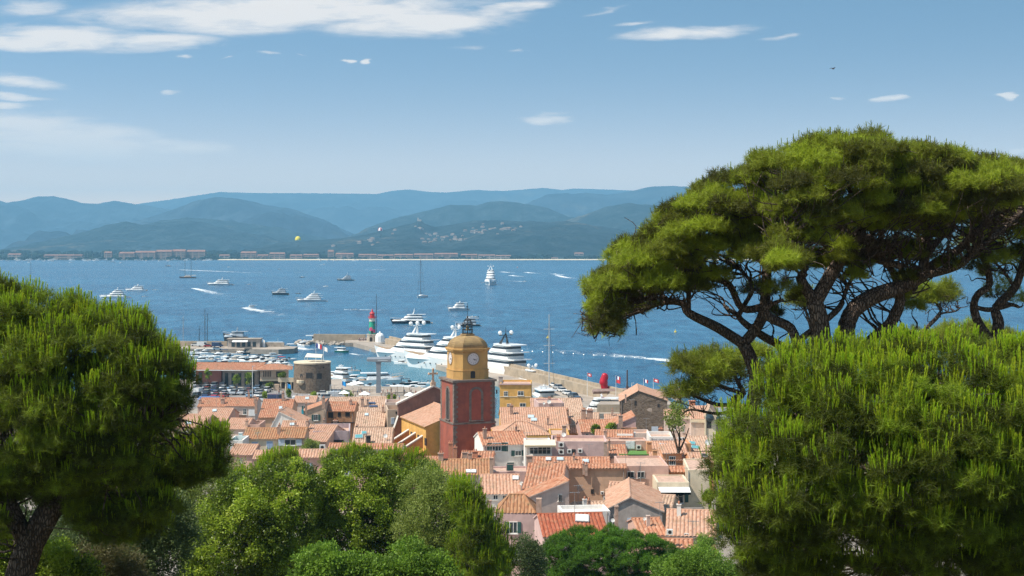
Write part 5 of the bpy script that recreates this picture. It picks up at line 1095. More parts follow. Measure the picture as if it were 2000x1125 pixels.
def sailboat(label, px, py, L, head, mast_h, hull=None, mat=None, masts=(0.08,), name='sailing_yacht', d=None):
    d = d or wd(py); t = thing(name, label, 'sailboat', ((px - 1000) / F * d, d, 0), R(head)); B = L * .27; f = L * .06
    hull_mesh(L, B, f, f * 1.45, hull or m_wh, t); MB().prism(plan(-L * .22, L * .22, B * .26, L * .12), f, f * 1.75, 0, plan(-L * .2, L * .17, B * .23, L * .1)).build('coach_roof', m_wh if hull is None else m_tk, t)
    for k, mx in enumerate(masts):
        hh = mast_h * (1 if k == 0 else .88); x = mx * L; r = max(.14, mast_h * .0065)
        o = MB().tube([(x, 0, f), (x, 0, hh)], [r, r * .6], 6).build('mast', mat or m_mdk, t); MB().tube([(x - .2, 0, f * 2.6), (x - L * .30, 0, f * 2.7)], r * 1.3, 6).build('boom', m_cov if hull is None else m_crm, o)
        sp_ = MB(); 
        for z in (.4, .62, .82): sp_.tube([(x, -B * .42, hh * z), (x, B * .42, hh * z)], r * .45, 4)
        sp_.build('spreader', mat or m_mdk, o); rg = MB()
        for a in ((L * .48, 0, f * 1.4), (-L * .48, 0, f), (x, -B * .45, f), (x, B * .45, f)): rg.tube([(x, 0, hh * .97), a], max(.02, r * .16), 4)
        rg.build('rigging', m_mdk, o)
    return t
sailboat('dark two-masted sailing ship anchored off the far village', 366, 543, 24, 176, 37, m_br, m_mdk, (.14, -.22))
sailboat('tall single-masted sailing yacht seen bow-on in mid bay', 823, 581, 24, 256, 36, None, m_mdk)
sailboat('sailing yacht with a very tall black mast behind the lighthouse', 740, 668, 16, 200, 24.5, None, m_mdk, d=704)
sailboat('sailing boat with pale slender mast behind the ochre building', 1074, 772, 16, 100, 26.5, None, m_mast, d=462)
sailboat('small sailing boat with thin mast at the left jetty, leftmost mast', 361, 682, 10, 170, 15, None, m_mast, d=672)
sailboat('sailing boat with two stayed masts at the left jetty', 405, 684, 12, 172, 19, None, m_mdk, (.1, .0), d=668)
sailboat('small sailing boat with short mast beside the jetty car', 392, 684, 9, 172, 11, None, m_mdk, d=668)
sailboat('black hulled sailing boat far off near the beach', 329, 520, 14, 180, 16, m_bk, m_mdk)
sailboat('anchored boat with a lone mast above the left pine crown, farther left', 62, 560, 12, 180, 28, None, m_mdk)
def pos(px, py): d = wd(py); return ((px - 1000) / F * d, d, 0)
motorboat('green hulled tour boat with white wheelhouse leaving past the jetty', pos(545, 679), R(2), 10, m_gr, 'wheelhouse')
motorboat('white motor yacht leaving the harbour past the green tour boat', pos(590, 677), R(125), 10.5, None, 'cabin', canopy=m_wh)
motorboat('grey passenger boat with a crowded upper deck leaving harbour', pos(626, 669), R(8), 13.5, m_sil, 'wheelhouse', canopy=m_wh)
motorboat('little inflatable following the passenger boat', pos(668, 659), R(160), 4, m_wh, 'open')
motorboat('green hulled boat entering harbour below the lighthouse rocks', pos(669, 688), R(-35), 8, m_gr, 'wheelhouse')
motorboat('white catamaran shaped boat moored under the lighthouse', pos(738, 686), R(200), 8.5, None, 'cabin', canopy=m_wh)
motorboat('white day boat floating in front of the first superyacht', pos(784, 711), R(150), 8, None, 'cabin')
motorboat('small open boat with two standing people in the turquoise basin', pos(690, 726), R(188), 5.2, None, 'open')
motorboat('black sport fishing boat moored left of the stone cross', pos(800, 751), R(4), 8, m_bk, 'sport', canopy=m_bk)
motorboat('small white boat near the stone cross of the church', pos(836, 750), R(170), 5, None, 'open', canopy=m_bk)
motorboat('passenger launch heading toward harbour with a broad white wake', pos(490, 602), R(205), 8.5, m_wh, 'wheelhouse')
motorboat('little speedboat off the lighthouse heading right', pos(695, 606), R(3), 5.5, None, 'open')
motorboat('speedboat behind the left pine crown top with white upper deck', pos(218, 592), R(200), 9, None, 'wheelhouse')
motorboat('dark motor launch with bent mast far out', pos(590, 542), R(180), 8, m_bk, 'cabin')
motorboat('speedboat throwing twin spray near the beach', pos(633, 517), R(90), 9, m_bk, 'cabin')
motorboat('red parasail launch near the far beach', pos(1011, 523), R(80), 9, m_red, 'wheelhouse')
motorboat('tender with a long wake right of the bow-on yacht', pos(1025, 550), R(5), 6, None, 'open')
motorboat('tender tied beside the stern of the bow-on yacht', pos(944, 553), R(5), 6, None, 'open')
motorboat('slim tender in front of the charcoal yacht by the bell cage', pos(922, 621), R(180), 8, None, 'open')
motorboat('small tender drifting below the white anchored yacht', pos(283, 580), R(0), 6, None, 'open')
motorboat('small flat tender right of the white yacht pair', pos(304, 567), R(0), 6, None, 'open')
motorboat('small tender behind the sleek silver hulled yacht', pos(487, 556), R(0), 6, None, 'open')
motorboat('tiny dinghy left of the white three decked yacht mid bay', pos(583, 574), R(0), 5, m_bk, 'open')
for px, py, lb in ((57, 513, 'faint white cruiser off the far marina, leftmost'), (138, 513, 'faint grey launch off the far marina'), (220, 512, 'dark launch off the far marina entrance'), (236, 514, 'white speedboat off the far marina entrance'), (745, 521, 'dark small boat off the far beach, under the parachute'), (447, 522, 'tiny white boat beyond the silver hulled yacht'), (545, 526, 'tiny white boat left of the dark launch'), (636, 560, 'tiny buoy boat right of the mid bay yacht')): motorboat(lb, pos(px, py), R(180), 10 if py < 515 else 6, m_bk if 'dark' in lb else None, 'cabin')
JET = [(985, 531, 'jet ski throwing spray left of the parasail launch'), (1002, 538, 'jet ski curving below the parasail launch'), (1032, 532, 'jet ski racing right of the parasail launch'), (1085, 535, 'jet ski heading for the pine, the upper one'), (1102, 541, 'jet ski heading for the pine, the lower one')]
for px, py, lb in JET: motorboat(lb, pos(px, py), R(170), 3.4, m_wh, 'open', name='jet_ski')
# far marina
proto = None; BM = [m_wh, m_wh, m_sil, m_cov]
FM = []
for i in range(64): FM.append((random.uniform(-10, 420) if i < 50 else random.uniform(620, 705), random.uniform(507.2, 510.5)))
for px, py in FM:
    if proto is None: proto = motorboat('white boat moored in the far marina across the bay', pos(px, py), R(200), 14, None, 'cabin', 'boats in the far marina', canopy=m_wh)
    else: dup(proto, pos(px, py), random.choice([0, 1.6, 3.1]) + random.uniform(-.4, .4), scale=random.uniform(.7, 1.5))
pr2 = None
for i in range(26):
    px, py = random.uniform(0, 330), random.uniform(506.5, 508.5); p_ = pos(px, py)
    if pr2 is None:
        pr2 = sailboat('moored sailing boat with bare mast in the far marina', px, py, 13, 90, 19, None, m_mast); pr2['group'] = 'sailing boats in the far marina'
    else: dup(pr2, p_, random.uniform(1.2, 1.9), scale=random.uniform(.7, 1.4))
# harbour marina, near: rows of moored boats between jetty and terracotta building
kinds = {}
def berth(kind, px, py, L, rz, label):
    d = wd(py); loc = ((px - 1000) / F * d, d, 0)
    kw = {'cab': ('cabin', None), 'open': ('open', None), 'sport': ('sport', None), 'ccov': ('cabin', m_crm), 'bcov': ('sport', m_cov), 'rcov': ('open', m_red), 'fish': ('wheelhouse', None), 'dark': ('sport', m_bk)}[kind]
    if kind not in kinds: kinds[kind] = motorboat(label, loc, rz, 8.0, m_bk if kind == 'dark' else None, kw[0], 'boats moored in the near harbour', canopy=kw[1]); kinds[kind].scale = (L / 8,) * 3
    else: dup(kinds[kind], loc, rz, label, 'boats moored in the near harbour', L / 8)
BL = [('ccov', 402, 693, 11, 178, 'boat under a big cream awning in the near harbour'), ('bcov', 432, 692, 8, 175, 'boat with blue canvas behind the cream awning boat'), ('cab', 425, 699, 10, 184, 'white cruiser with rounded screen in front of the blue canvas boat'), ('sport', 448, 700, 8, 180, 'low sports boat right of the rounded screen cruiser'), ('open', 462, 692, 6, 175, 'open boat with dark motor below the jetty house'), ('cab', 395, 707, 11, 182, 'large white cruiser nearest the pine, by the terracotta building'), ('sport', 445, 706, 9, 178, 'sports boat behind the left end of the terracotta roof'),
 ('cab', 472, 706, 9, 150, 'white cruiser with raked screen above the terracotta roof, first of the slanted row'), ('sport', 482, 708, 9, 150, 'white sports boat above the terracotta roof, second of the slanted row'), ('cab', 492, 706, 9, 150, 'white cruiser with grey screen, third of the slanted row'), ('dark', 502, 705, 9, 150, 'dark sports boat in the slanted row above the terracotta roof'), ('sport', 512, 707, 9, 150, 'white sports boat right of the dark one in the slanted row'), ('cab', 520, 703, 10, 150, 'white cruiser with black mast gear in the slanted row'), ('rcov', 545, 706, 8, 150, 'boat with a red canvas top at the end of the slanted row'), ('bcov', 535, 711, 8, 150, 'blue covered boat just above the tiled roof corner'), ('sport', 550, 712, 8, 150, 'pale sports boat beside the round stone tower'), ('cab', 556, 716, 8, 150, 'white cruiser half hidden by the round stone tower'), ('sport', 565, 704, 7, 20, 'speedboat gliding out toward the basin right of the red canvas'), ('cab', 535, 697, 8, 25, 'cruiser heading out between the slanted row and the jetty'),
 ('open', 478, 688, 7, 178, 'white dinghy along the jetty below its house, left one'), ('open', 490, 688, 6, 178, 'white dinghy along the jetty below its house, right one'), ('sport', 435, 686, 8, 178, 'low boat tied along the jetty left of its house'), ('dark', 478, 691, 9, 182, 'black inflatable lying off the jetty'), ('open', 518, 690, 5, 178, 'small pale boat at the jetty end'),
 ('cab', 688, 755, 7, 120, 'white cruiser moored at the quay right of the dark windowed yacht'), ('sport', 676, 752, 6, 120, 'small sports boat squeezed beside the dark windowed yacht'), ('sport', 700, 750, 8, 130, 'white sports boat left of the grey pylon'), ('cab', 706, 757, 7, 95, 'white cruiser with brown screen left of the pylon foot'), ('fish', 722, 748, 7, 10, 'fishing boat just behind the pylon shaft'), ('bcov', 760, 762, 6, 5, 'blue covered boat at the quay edge right of the pylon'), ('dark', 785, 766, 7, 3, 'dark launch along the quay below the fishing boat'), ('open', 815, 768, 5, 3, 'small pale boat at the quay beside the church gable'), ('sport', 770, 756, 7, 8, 'sports boat behind the quay railings'), ('cab', 650, 733, 7, 140, 'white cruiser behind the dark windowed yacht'), ('open', 640, 728, 5, 140, 'small boat moored off the round stone tower')]
for k, px, py, L, a, lb in BL: berth(k, px, py, L, R(a), lb)

berths2 = [(690, 742, 9, 160, 'cab', 'white cruiser drifting near the two standing boatmen'), (722, 757, 8, 185, 'sport', 'low white sports boat just left of the pylon shaft'), (730, 762, 7, 175, 'cab', 'white cruiser at the quay edge behind the pylon'), (752, 766, 6, 185, 'bcov', 'blue covered dinghy right of the pylon shaft'), (805, 760, 7, 182, 'cab', 'white cruiser between the black fishing boat and the quay'), (822, 757, 6, 178, 'fish', 'small trawler left of the stone cross'), (842, 762, 6, 175, 'open', 'open boat just under the stone cross'), (765, 748, 8, 170, 'fish', 'white fishing boat in the basin right of the pylon'), (655, 760, 7, 100, 'ccov', 'cream covered boat at the foot of the round stone tower'), (668, 762, 7, 100, 'cab', 'white cruiser wedged beside the cream covered boat'), (384, 699, 10, 178, 'cab', 'big white cruiser beside the left pine, below the jetty'), (412, 705, 9, 178, 'cab', 'white flybridge boat above the left end of the terracotta roof'), (458, 705, 9, 170, 'ccov', 'cream topped boat in the marina left of the slanted row'), (440, 712, 9, 178, 'cab', 'white cruiser just behind the terracotta roof ridge'), (420, 713, 9, 178, 'bcov', 'blue canvas boat just behind the terracotta roof ridge'), (500, 712, 8, 150, 'cab', 'white cruiser close behind the slanted row'), (520, 712, 8, 150, 'sport', 'low sports boat close behind the slanted row'), (484, 698, 7, 175, 'open', 'open boat in the fairway below the jetty house'), (505, 699, 8, 160, 'sport', 'sports boat in the fairway left of the gliding cruiser'), (398, 686, 9, 178, 'cab', 'white cruiser tied to the left jetty under the masts'), (415, 688, 8, 178, 'sport', 'sports boat tied to the left jetty under the masts'), (384, 691, 9, 178, 'ccov', 'cream covered boat at the left jetty beside the pine')]
for px, py, L, a, k, lb in berths2: berth(k, px, py, L, R(a), lb)

# ---- wakes: foam sheets lying on the water
m_foam, g, b, out = base_mat('sea_foam'); co = g.n('ShaderNodeTexCoord').outputs['Object']; uvn = g.n('ShaderNodeTexCoord').outputs['UV']
su = g.n('ShaderNodeSeparateXYZ'); g.link(uvn, su.inputs[0])
edge = g.m('MULTIPLY', g.mr(g.m('ABSOLUTE', su.outputs[1]), 1.0, .25), g.mr(su.outputs[0], 1.0, .1)); al = g.mr(g.m('ADD', g.m('MULTIPLY', edge, .8), g.m('MULTIPLY', g.m('SUBTRACT', g.noise(g.mapping(co, (1, .35, 1)), .16, 7, .75), .5), 2.4)), .15, 1.0)
b.inputs['Base Color'].default_value = (.80, .84, .86, 1); b.inputs['Roughness'].default_value = .8
tr = g.n('ShaderNodeBsdfTransparent'); mx = g.n('ShaderNodeMixShader'); g.link(al, mx.inputs[0]); g.link(tr.outputs[0], mx.inputs[1]); g.link(b.outputs[0], mx.inputs[2]); g.link(mx.outputs[0], out.inputs[0])
wn = [0]
def wake(pts, w0, w1, label):
    """pts: photo points from the boat backwards; widths in metres"""
    P = [Vector(((x - 1000) / F * wd(y), wd(y), .06 + .01 * (wn[0] % 6))) for x, y in pts]; wn[0] += 1; m = MB(); n = 24; vs = []; uv = []
    for i in range(n + 1):
        t = i / n; k = t * (len(P) - 1); j = min(int(k), len(P) - 2); p = P[j].lerp(P[j + 1], k - j); dr_ = (P[j + 1] - P[j]).normalized(); s = Vector((-dr_.y, dr_.x, 0)); w = (w0 + (w1 - w0) * t) / 2
        for q in (-1, 0, 1): vs.append(p + s * w * q); uv.append((t, q))
    fs = []; fu = []
    for i in range(n):
        for q in (0, 1):
            f = [i * 3 + q, i * 3 + q + 1, (i + 1) * 3 + q + 1, (i + 1) * 3 + q]; fs.append(f); fu.append([uv[k] for k in f])
    o = m.add(vs, fs, 0, fu).build('foam_wake', m_foam); tag(o, label, 'wake', kind='stuff')
wake([(478, 601), (500, 606), (530, 611), (600, 628)], 9, 26, 'wide white foam behind the passenger launch'); wake([(482, 604), (515, 605), (545, 607)], 5, 9, 'bright foam around the passenger launch stern')
wake([(378, 563), (400, 568), (430, 575), (478, 586)], 10, 30, 'thick white wake slanting down in the left bay'); wake([(352, 527), (400, 529), (500, 533), (600, 534)], 18, 40, 'long thin wake behind the two-masted ship')
wake([(672, 605), (682, 605), (700, 607)], 6, 8, 'wake of the speedboat off the lighthouse'); wake([(697, 605), (740, 606), (800, 608)], 5, 14, 'thin trailing wake toward the navy yacht')
wake([(1330, 708), (1290, 702), (1230, 697), (1100, 686), (960, 672)], 9, 26, 'white wake stretching across the water to the pine'); wake([(1330, 706), (1300, 703), (1260, 700)], 6, 12, 'bright head of the long wake beside the pine')
wake([(625, 517), (633, 517), (645, 517)], 30, 40, 'spray of the speedboat near the beach'); wake([(752, 527), (720, 527), (690, 526)], 14, 20, 'streak of foam under the parachute'); wake([(1028, 550), (1000, 549), (972, 547)], 10, 14, 'wake of the tender right of the bow-on yacht')
for i, (px, py, lb) in enumerate(JET): wake([(px - 6, py), (px + 10, py + 1.5), (px + 26 + 8 * (i % 3), py + 3.5)], 14, 24, 'spray trail of the ' + lb.split(',')[0])
wake([(1088, 538), (1110, 543), (1140, 546)], 14, 22, 'double foam trail toward the pine'); wake([(560, 672), (580, 672), (605, 668)], 7, 10, 'foam behind the green tour boat'); wake([(575, 679), (600, 683), (640, 682)], 8, 16, 'pale foam off the leaving motor yacht'); wake([(652, 666), (690, 662), (760, 660)], 5, 16, 'wake of the passenger boat by the lighthouse'); wake([(684, 691), (700, 693), (722, 698)], 3, 8, 'small wake of the green boat entering harbour')
# ---- buoys
m_buoy = pm('buoy_yellow', (.55, .42, .06), .5, .1, 3)
for px, py, lb in ((1319, 649, 'yellow buoy below the pine branches'), (1070, 660, 'yellow buoy beside the slender mast')):
    p_ = pos(px, py); MB().lathe([(.75, -.4), (.8, .3), (.3, .7), (.1, 1.7)], 10).build('buoy', m_buoy, loc=p_); tag(bpy.data.objects[-1] if False else [o for o in COL.objects if o.name.startswith('buoy')][-1], lb, 'buoy')
bz = None
for i in range(16):
    x, y = 1000 + i * 20, 684 + i * 1.25 + random.uniform(-.6, .6); p_ = pos(x, y)
    if bz is None: bz = tag(MB().ball((0, 0, .1), .30, 8, 5).build('float', m_wh, loc=p_), 'small white float in the line of swimming buoys', 'float', 'white floats in a line off the breakwater')
    else: dup(bz, p_, 0)
# ---- parachutes
def para(label, px, py, d, r, m1, m2, hang):
    p_ = at(px, py, d); t = thing('parasail', label, 'parachute', (p_.x, d, p_.z)); n = 16; prof = [(r, -.35 * r), (r * .97, 0), (r * .8, r * .5), (r * .45, r * .82), (.1, r * .95)]; m = MB(); vs = []; fs = []; mi = []
    for rr, z in prof: vs += [(rr * math.cos(2 * math.pi * k / n), rr * math.sin(2 * math.pi * k / n), z) for k in range(n)]
    for j in range(4):
        for k in range(n): fs.append((j * n + k, j * n + (k + 1) % n, (j + 1) * n + (k + 1) % n, (j + 1) * n + k)); mi.append(1 if ((k // 2) % 2 if m2 is not m1 else 0) else 0)
    m.add(vs, fs); m.mi = mi; m.build('canopy', [m1, m2], t); ln_ = MB()
    for k in range(0, n, 2): ln_.tube([(r * math.cos(2 * math.pi * k / n), r * math.sin(2 * math.pi * k / n), -.35 * r), (0, 0, -hang)], .06, 3)
    ln_.ball((0, 0, -hang - .6), .9, 6, 4); ln_.build('harness', m_bk if m1 is not m_wh else m_red, t); return t
m_yel = pm('parachute_yellow', (.75, .62, .03), .7, .08, .4)
t = para('yellow parachute towed above the far beach', 582, 467, 3300, 7.2, m_yel, m_yel, 17); sm = MB(); sm.tube([(-3.6 + 7.2 * k / 8, -6.95 + .35 * abs(k - 4), -.6 - 1.2 * math.sin(math.pi * k / 8)) for k in range(9)], .45, 5); sm.build('canopy_mark', m_bk, t)
para('red and white striped parachute above the village hill', 743, 449, 3500, 6.4, m_red, m_wh, 16)

# ---- harbour buildings
m_bkred = pm('brick_red_render', (.31, .115, .085), .9, .15, .3, streak=.3)
def bldg(label, name='harbour_building', cat='building', loc=(0, 0, 0), rz=0): return thing(name, label, cat, loc, rz)
pa, pb, pc = atz(388, 752, 2), atz(505, 757, 2), atz(566, 752, 2)
tb = bldg('long low terracotta roofed harbour office beside the car park', loc=(pa.x, 474, 1.9), rz=R(-3)); LW = 21
MB().prism([(0, 0), (8.5, 0), (8.5, 9), (0, 9)], 0, 5.6).build('wall', m_bkred, tb); MB().prism([(8.8, 1.0), (LW, 1.0), (LW, 9), (8.8, 9)], 0, 5.6).build('recessed_front', WM['grey'], tb)
for k in range(5): MB().box((10.2 + k * 2.2, .95, 2.4), (1.1, .12, 4.2)).build('window', m_pane, tb)
MB().box((1.6, -.06, 2.6), (1.2, .14, 4.4)).build('window', m_pane, tb)
r = MB(); corr(r, Vector((-1.2, -1.3, 5.7)), Vector((1, 0, 0)), Vector((0, 1, .30)), LW + 2.6, lambda u: 6.8, seed=3); corr(r, Vector((LW + 1.4, 11, 5.9)), Vector((-1, 0, 0)), Vector((0, -1, .33)), LW + 2.6, lambda u: 6.1, rows=3, seed=4); MB_ = r.build('roof', [RM['t'], m_wh], tb)
MB().box((LW / 2, -1.36, 5.62), (LW + 2.6, .12, .24)).build('fascia', m_wh, tb)
tb2 = bldg('beige wing of the harbour office under a low hipped tile roof', loc=(pb.x + .5, 470, 1.9), rz=R(8))
MB().prism([(0, 0), (9.2, 0), (9.2, 9), (0, 9)], 2.2, 5.9).build('upper_wall', WM['tan'], tb2); MB().prism([(.6, 1), (8.6, 1), (8.6, 8.5), (.6, 8.5)], 0, 2.2).build('ground_floor', m_dark, tb2)
for k in range(5): MB().box((1.2 + k * .55, -.03, 4.6), (.22, .12, 1.9)).build('slot_window', m_dark, tb2)
MB().box((6.6, -.03, 4.4), (2.6, .12, 1.9)).build('window', m_dark, tb2); MB().box((4.6, -.1, 2.5), (9.2, .2, .5)).build('string_course', WM['cream'], tb2)
r = MB(); f = lambda u: 6.2 * min(1, u / 4.5, (12 - u) / 4.5); corr(r, Vector((-1.4, -1.2, 6.0)), Vector((1, 0, 0)), Vector((0, 1, .26)), 12, f); corr(r, Vector((10.6, 10.6, 6.0)), Vector((-1, 0, 0)), Vector((0, -1, .26)), 12, f, rows=3)
corr(r, Vector((10.6, -1.2, 6.0)), Vector((0, 1, 0)), Vector((-1, 0, .26 * 5.9 / 4.5)), 11.8, lambda u: 4.75 * min(1, u / 5.9, (11.8 - u) / 5.9)); corr(r, Vector((-1.4, 10.6, 6.0)), Vector((0, -1, 0)), Vector((1, 0, .26 * 5.9 / 4.5)), 11.8, lambda u: 4.75 * min(1, u / 5.9, (11.8 - u) / 5.9)); r.build('roof', [RM['t'], m_wh], tb2)
tb3 = bldg('colonnaded terrace linking the office to the round stone tower', 'terrace_gallery', 'terrace', loc=(atz(542, 765, 2).x, 462, 1.9)); MB().box((2.6, 2.5, 3.0), (6.4, 5, .6)).build('terrace_deck', WM['cream'], tb3)
for k in range(4): MB().lathe([(.3, 0), (.26, 2.7)], 8, (.2 + k * 1.7, .4, 0)).build('column', WM['cream'], tb3)
MB().box((2.6, .1, 3.7), (6.4, .15, .9)).build('parapet', WM['cream'], tb3); MB().box((2.6, 4.9, 1.4), (6, .2, 2.6)).build('back_wall', m_dark, tb3); MB().box((-1.2, .4, 1.0), (1.8, 1.4, 2)).build('kiosk', WM['tan'], tb3)
rt_ = atz(601.5, 771, 2); rt = bldg('round dark stone tower with a tented roof terrace by the harbour', 'stone_tower', 'tower', (rt_.x, 458, 1.6)); rr_ = 36.3 / F * 458
MB().lathe([(rr_ * 1.03, -1), (rr_ * .97, 9.6)], 40).build('wall', WM['stone'], rt)
MB().lathe([(rr_ * .98, 9.6), (rr_ * 1.0, 9.62), (rr_ * 1.0, 10.05), (rr_ * .9, 10.06)], 40).build('coping', WM['cream'], rt)
tt = MB(); tt.add([(-2.2, -1.6, 11.6), (3.2, -1.8, 11.4), (3.0, 2.2, 12.2), (-2.0, 2.4, 12.5), (.6, .4, 12.3)], [(0, 1, 4), (1, 2, 4), (2, 3, 4), (3, 0, 4)]); tt.add([(-2.2, -1.6, 11.56), (3.2, -1.8, 11.36), (3.0, 2.2, 12.16), (-2.0, 2.4, 12.46), (.6, .4, 12.26)], [(4, 1, 0), (4, 2, 1), (4, 3, 2), (4, 0, 3)])
for x, y, z in ((-2.2, -1.6, 11.6), (3.2, -1.8, 11.4), (3.0, 2.2, 12.2), (-2.0, 2.4, 12.5)): tt.tube([(x, y, 9.9), (x, y, z)], .06, 5)
tt.build('shade_sail', m_crm, rt)
for ang, z, w, h, nm in ((-118, 4.6, 1.0, 2.0, 'arched_window'), (-92, 5.2, 2.0, 1.8, 'wide_window'), (-60, 4.9, 1.6, 1.8, 'wide_window'), (-95, 1.0, .7, .9, 'small_window'), (-62, 1.5, .6, .9, 'small_window'), (-45, 8.2, .5, .5, 'small_window')):
    a = R(ang); o = MB(); arch(o, 0, z, w, h, -.03, .35) if nm == 'arched_window' else o.box((0, .12, z + h / 2), (w, .35, h)); o.build(nm, m_dark, rt, loc=(rr_ * .985 * math.cos(a), rr_ * .985 * math.sin(a), 0), rotz=a + math.pi / 2)
a = R(-120); MB().lathe([(.3, 2.9), (1.3, 3.7), (1.35, 4.5)], 10, (rr_ * math.cos(a), rr_ * math.sin(a), 0)).build('bartizan', WM['cream'], rt)
jh = bldg('grey flat roofed jetty house with a white awning', 'jetty_house', 'kiosk', (atz(432, 684, 2.2).x, 646, 2.2)); MB().box((7, 3, 1.9), (14.5, 6, 3.8)).build('wall', pm('jetty_wall', (.42, .36, .31), .9, .15, .5), jh); MB().box((7, 3, 3.9), (15.4, 7, .25)).build('roof', m_quay, jh)
MB().add([(2, -.06, 3.4), (9, -.06, 3.4), (9, -2, 2.7), (2, -2, 2.7), (2, -.06, 3.3), (9, -.06, 3.3), (9, -2, 2.6), (2, -2, 2.6)], [(3, 2, 1, 0), (4, 5, 6, 7), (3, 7, 6, 2), (0, 3, 7, 4), (1, 2, 6, 5)]).build('awning', m_wawn, jh)
for k in range(5): MB().box((2.2 + k * 2.4, -.02, 1.5), (1.5, .12, 2.2)).build('window', m_pane, jh)
jw = ribbon('jetty_wall', [(-128, 655), (-104, 650)], [(-128, 656), (-104, 651)], 2.2, 4.2, m_quayw); tag(jw, 'dark wall at the end of the left jetty', 'wall'); jw = ribbon('jetty_wall', [(-158, 657), (-131, 655)], [(-158, 658), (-131, 656)], 2.2, 4.4, m_moles); tag(jw, 'stone wall along the back of the left jetty', 'wall')
# pylon
m_pyl = pm('pylon_grey', (.20, .22, .25), .6, .12, .6); p_ = atz(735, 774, 1.9); py_ = thing('pylon', 'tall grey T shaped pylon with cantilevered top on the quay', 'pylon', (p_.x, 452, 1.9))
s_ = MB(); s_.prism([(-.75, -.5), (.75, -.5), (.75, .5), (-.75, .5)], 0, 7.2, 0, [(-.62, -.5), (.62, -.5), (.62, .5), (-.62, .5)]); s_.prism([(-.62, -.5), (.62, -.5), (.62, .5), (-.62, .5)], 7.2, 10.1, 0, [(-.85, -.5), (.85, -.5), (.85, .5), (-.85, .5)]); s_.build('column', m_pyl, py_)
cpn = MB(); cpn.prism([(-3.7, -.6), (3.9, -.9), (3.9, 1.6), (-3.7, 1.2)], [10.3, 10.0, 10.1, 10.4], [11.0, 11.1, 11.7, 11.5]); cpn.build('cantilever_top', m_pyl, py_); MB().box((1.4, -.86, 10.55), (3.2, .06, .32), 0, Matrix.Rotation(R(-2.2), 4, 'Z')).build('sign_strip', m_sil, py_)
MB().lathe([(2.4, -.1), (2.3, .12), (.8, .3)], 14).build('footing', m_quay, py_)
# flags and poles
m_fr, g, b, out = base_mat('tricolour'); sp = g.n('ShaderNodeSeparateXYZ'); g.link(g.n('ShaderNodeTexCoord').outputs['UV'], sp.inputs[0]); c = g.mix(g.m('GREATER_THAN', sp.outputs[0], .3333), (.015, .05, .30), (.78, .78, .78)); c = g.mix(g.m('GREATER_THAN', sp.outputs[0], .6667), c, (.60, .02, .03)); g.link(c, b.inputs['Base Color']); b.inputs['Roughness'].default_value = .7
m_rw, g, b, out = base_mat('red_white_flag'); sp = g.n('ShaderNodeSeparateXYZ'); g.link(g.n('ShaderNodeTexCoord').outputs['UV'], sp.inputs[0]); ax = g.m('ABSOLUTE', g.m('SUBTRACT', sp.outputs[0], .5)); ay = g.m('ABSOLUTE', g.m('SUBTRACT', sp.outputs[1], .5)); g.link(g.mix(g.m('LESS_THAN', g.m('MAXIMUM', ax, ay), .22), (.62, .04, .05), (.78, .76, .74)), b.inputs['Base Color']); b.inputs['Roughness'].default_value = .7
m_fb = pm('flag_blue', (.01, .24, .58), .7, .1, 2); m_fg = pm('flag_pale', (.62, .68, .58), .7, .1, 2); m_rd = pm('flag_red', (.62, .04, .05), .7, .1, 2); m_fw = pm('flag_white', (.78, .77, .76), .7, .06, 2)
def flag(label, px, ytop, ybot, d, mat, w=1.35, h=.95, ang=-10, droop=.35, mat2=None):
    b_ = at(px, ybot, d); hh = (ybot - ytop) / F * d; t = thing('flagpole', label, 'flagpole', (b_.x, d, b_.z)); MB().tube([(0, 0, -1.5), (0, 0, hh)], [.07, .04], 6).ball((0, 0, hh), .09, 6, 4).build('pole', m_wh, t)
    for q, mt in enumerate((mat, mat2)):
        if mt is None: continue
        m = MB(); n = 8; vs = []; uv = []; z1 = hh - .1 - q * (h + .1)
        for i in range(n + 1):
            u = i / n
            for v in (0, 1): vs.append((math.cos(R(ang)) * w * u, math.sin(R(ang)) * w * u + .14 * math.sin(u * 6), z1 - h * (1 - v) - droop * u * u * h)); uv.append((u, v))
        fs = [(2 * i, 2 * i + 2, 2 * i + 3, 2 * i + 1) for i in range(n)]; m.add(vs, fs, 0, [[uv[k] for k in f] for f in fs]); m.build('flag', mt, t)
    return t
flag('flagpole with a red and white flag left of the crimson sculpture', 1147, 728, 764, 436, m_rw); flag('flagpole with a tricolour above a red flag right of the sculpture', 1203, 734, 772, 425, m_fr, mat2=m_rd); flag('flagpole with a tricolour beyond the stone hall roof', 1257, 740, 780, 418, m_fr); flag('flagpole with a red and white flag at the right end of the terrace', 1276, 739, 782, 412, m_rw, w=1.6)
flag('tall flagpole with a tricolour on the round stone tower', 617, 670, 714, 455, m_fr, 2.0, 1.5); flag('flagpole with a plain white flag behind the round stone tower', 632, 677, 714, 462, m_fw, 1.4, 1.3)
flag('flagpole with a pale green flag at the jetty end', 490, 659, 684, 650, m_fg, 2.6, 1.6); flag('flagpole with a red and white flag at the jetty end', 500, 661, 684, 649, m_rw, 2.2, 1.8); flag('tall white feather banner at the jetty end', 513, 663, 684, 648, m_fw, 1.2, 4.6, droop=.1)
flag('flagpole with a sky blue flag beside the round stone tower', 561, 749, 776, 440, m_fb, 1.3, 1.3); flag('flagpole with a sky blue flag on the quay by the camper van', 668, 744, 776, 442, m_fb, 1.3, 1.3)
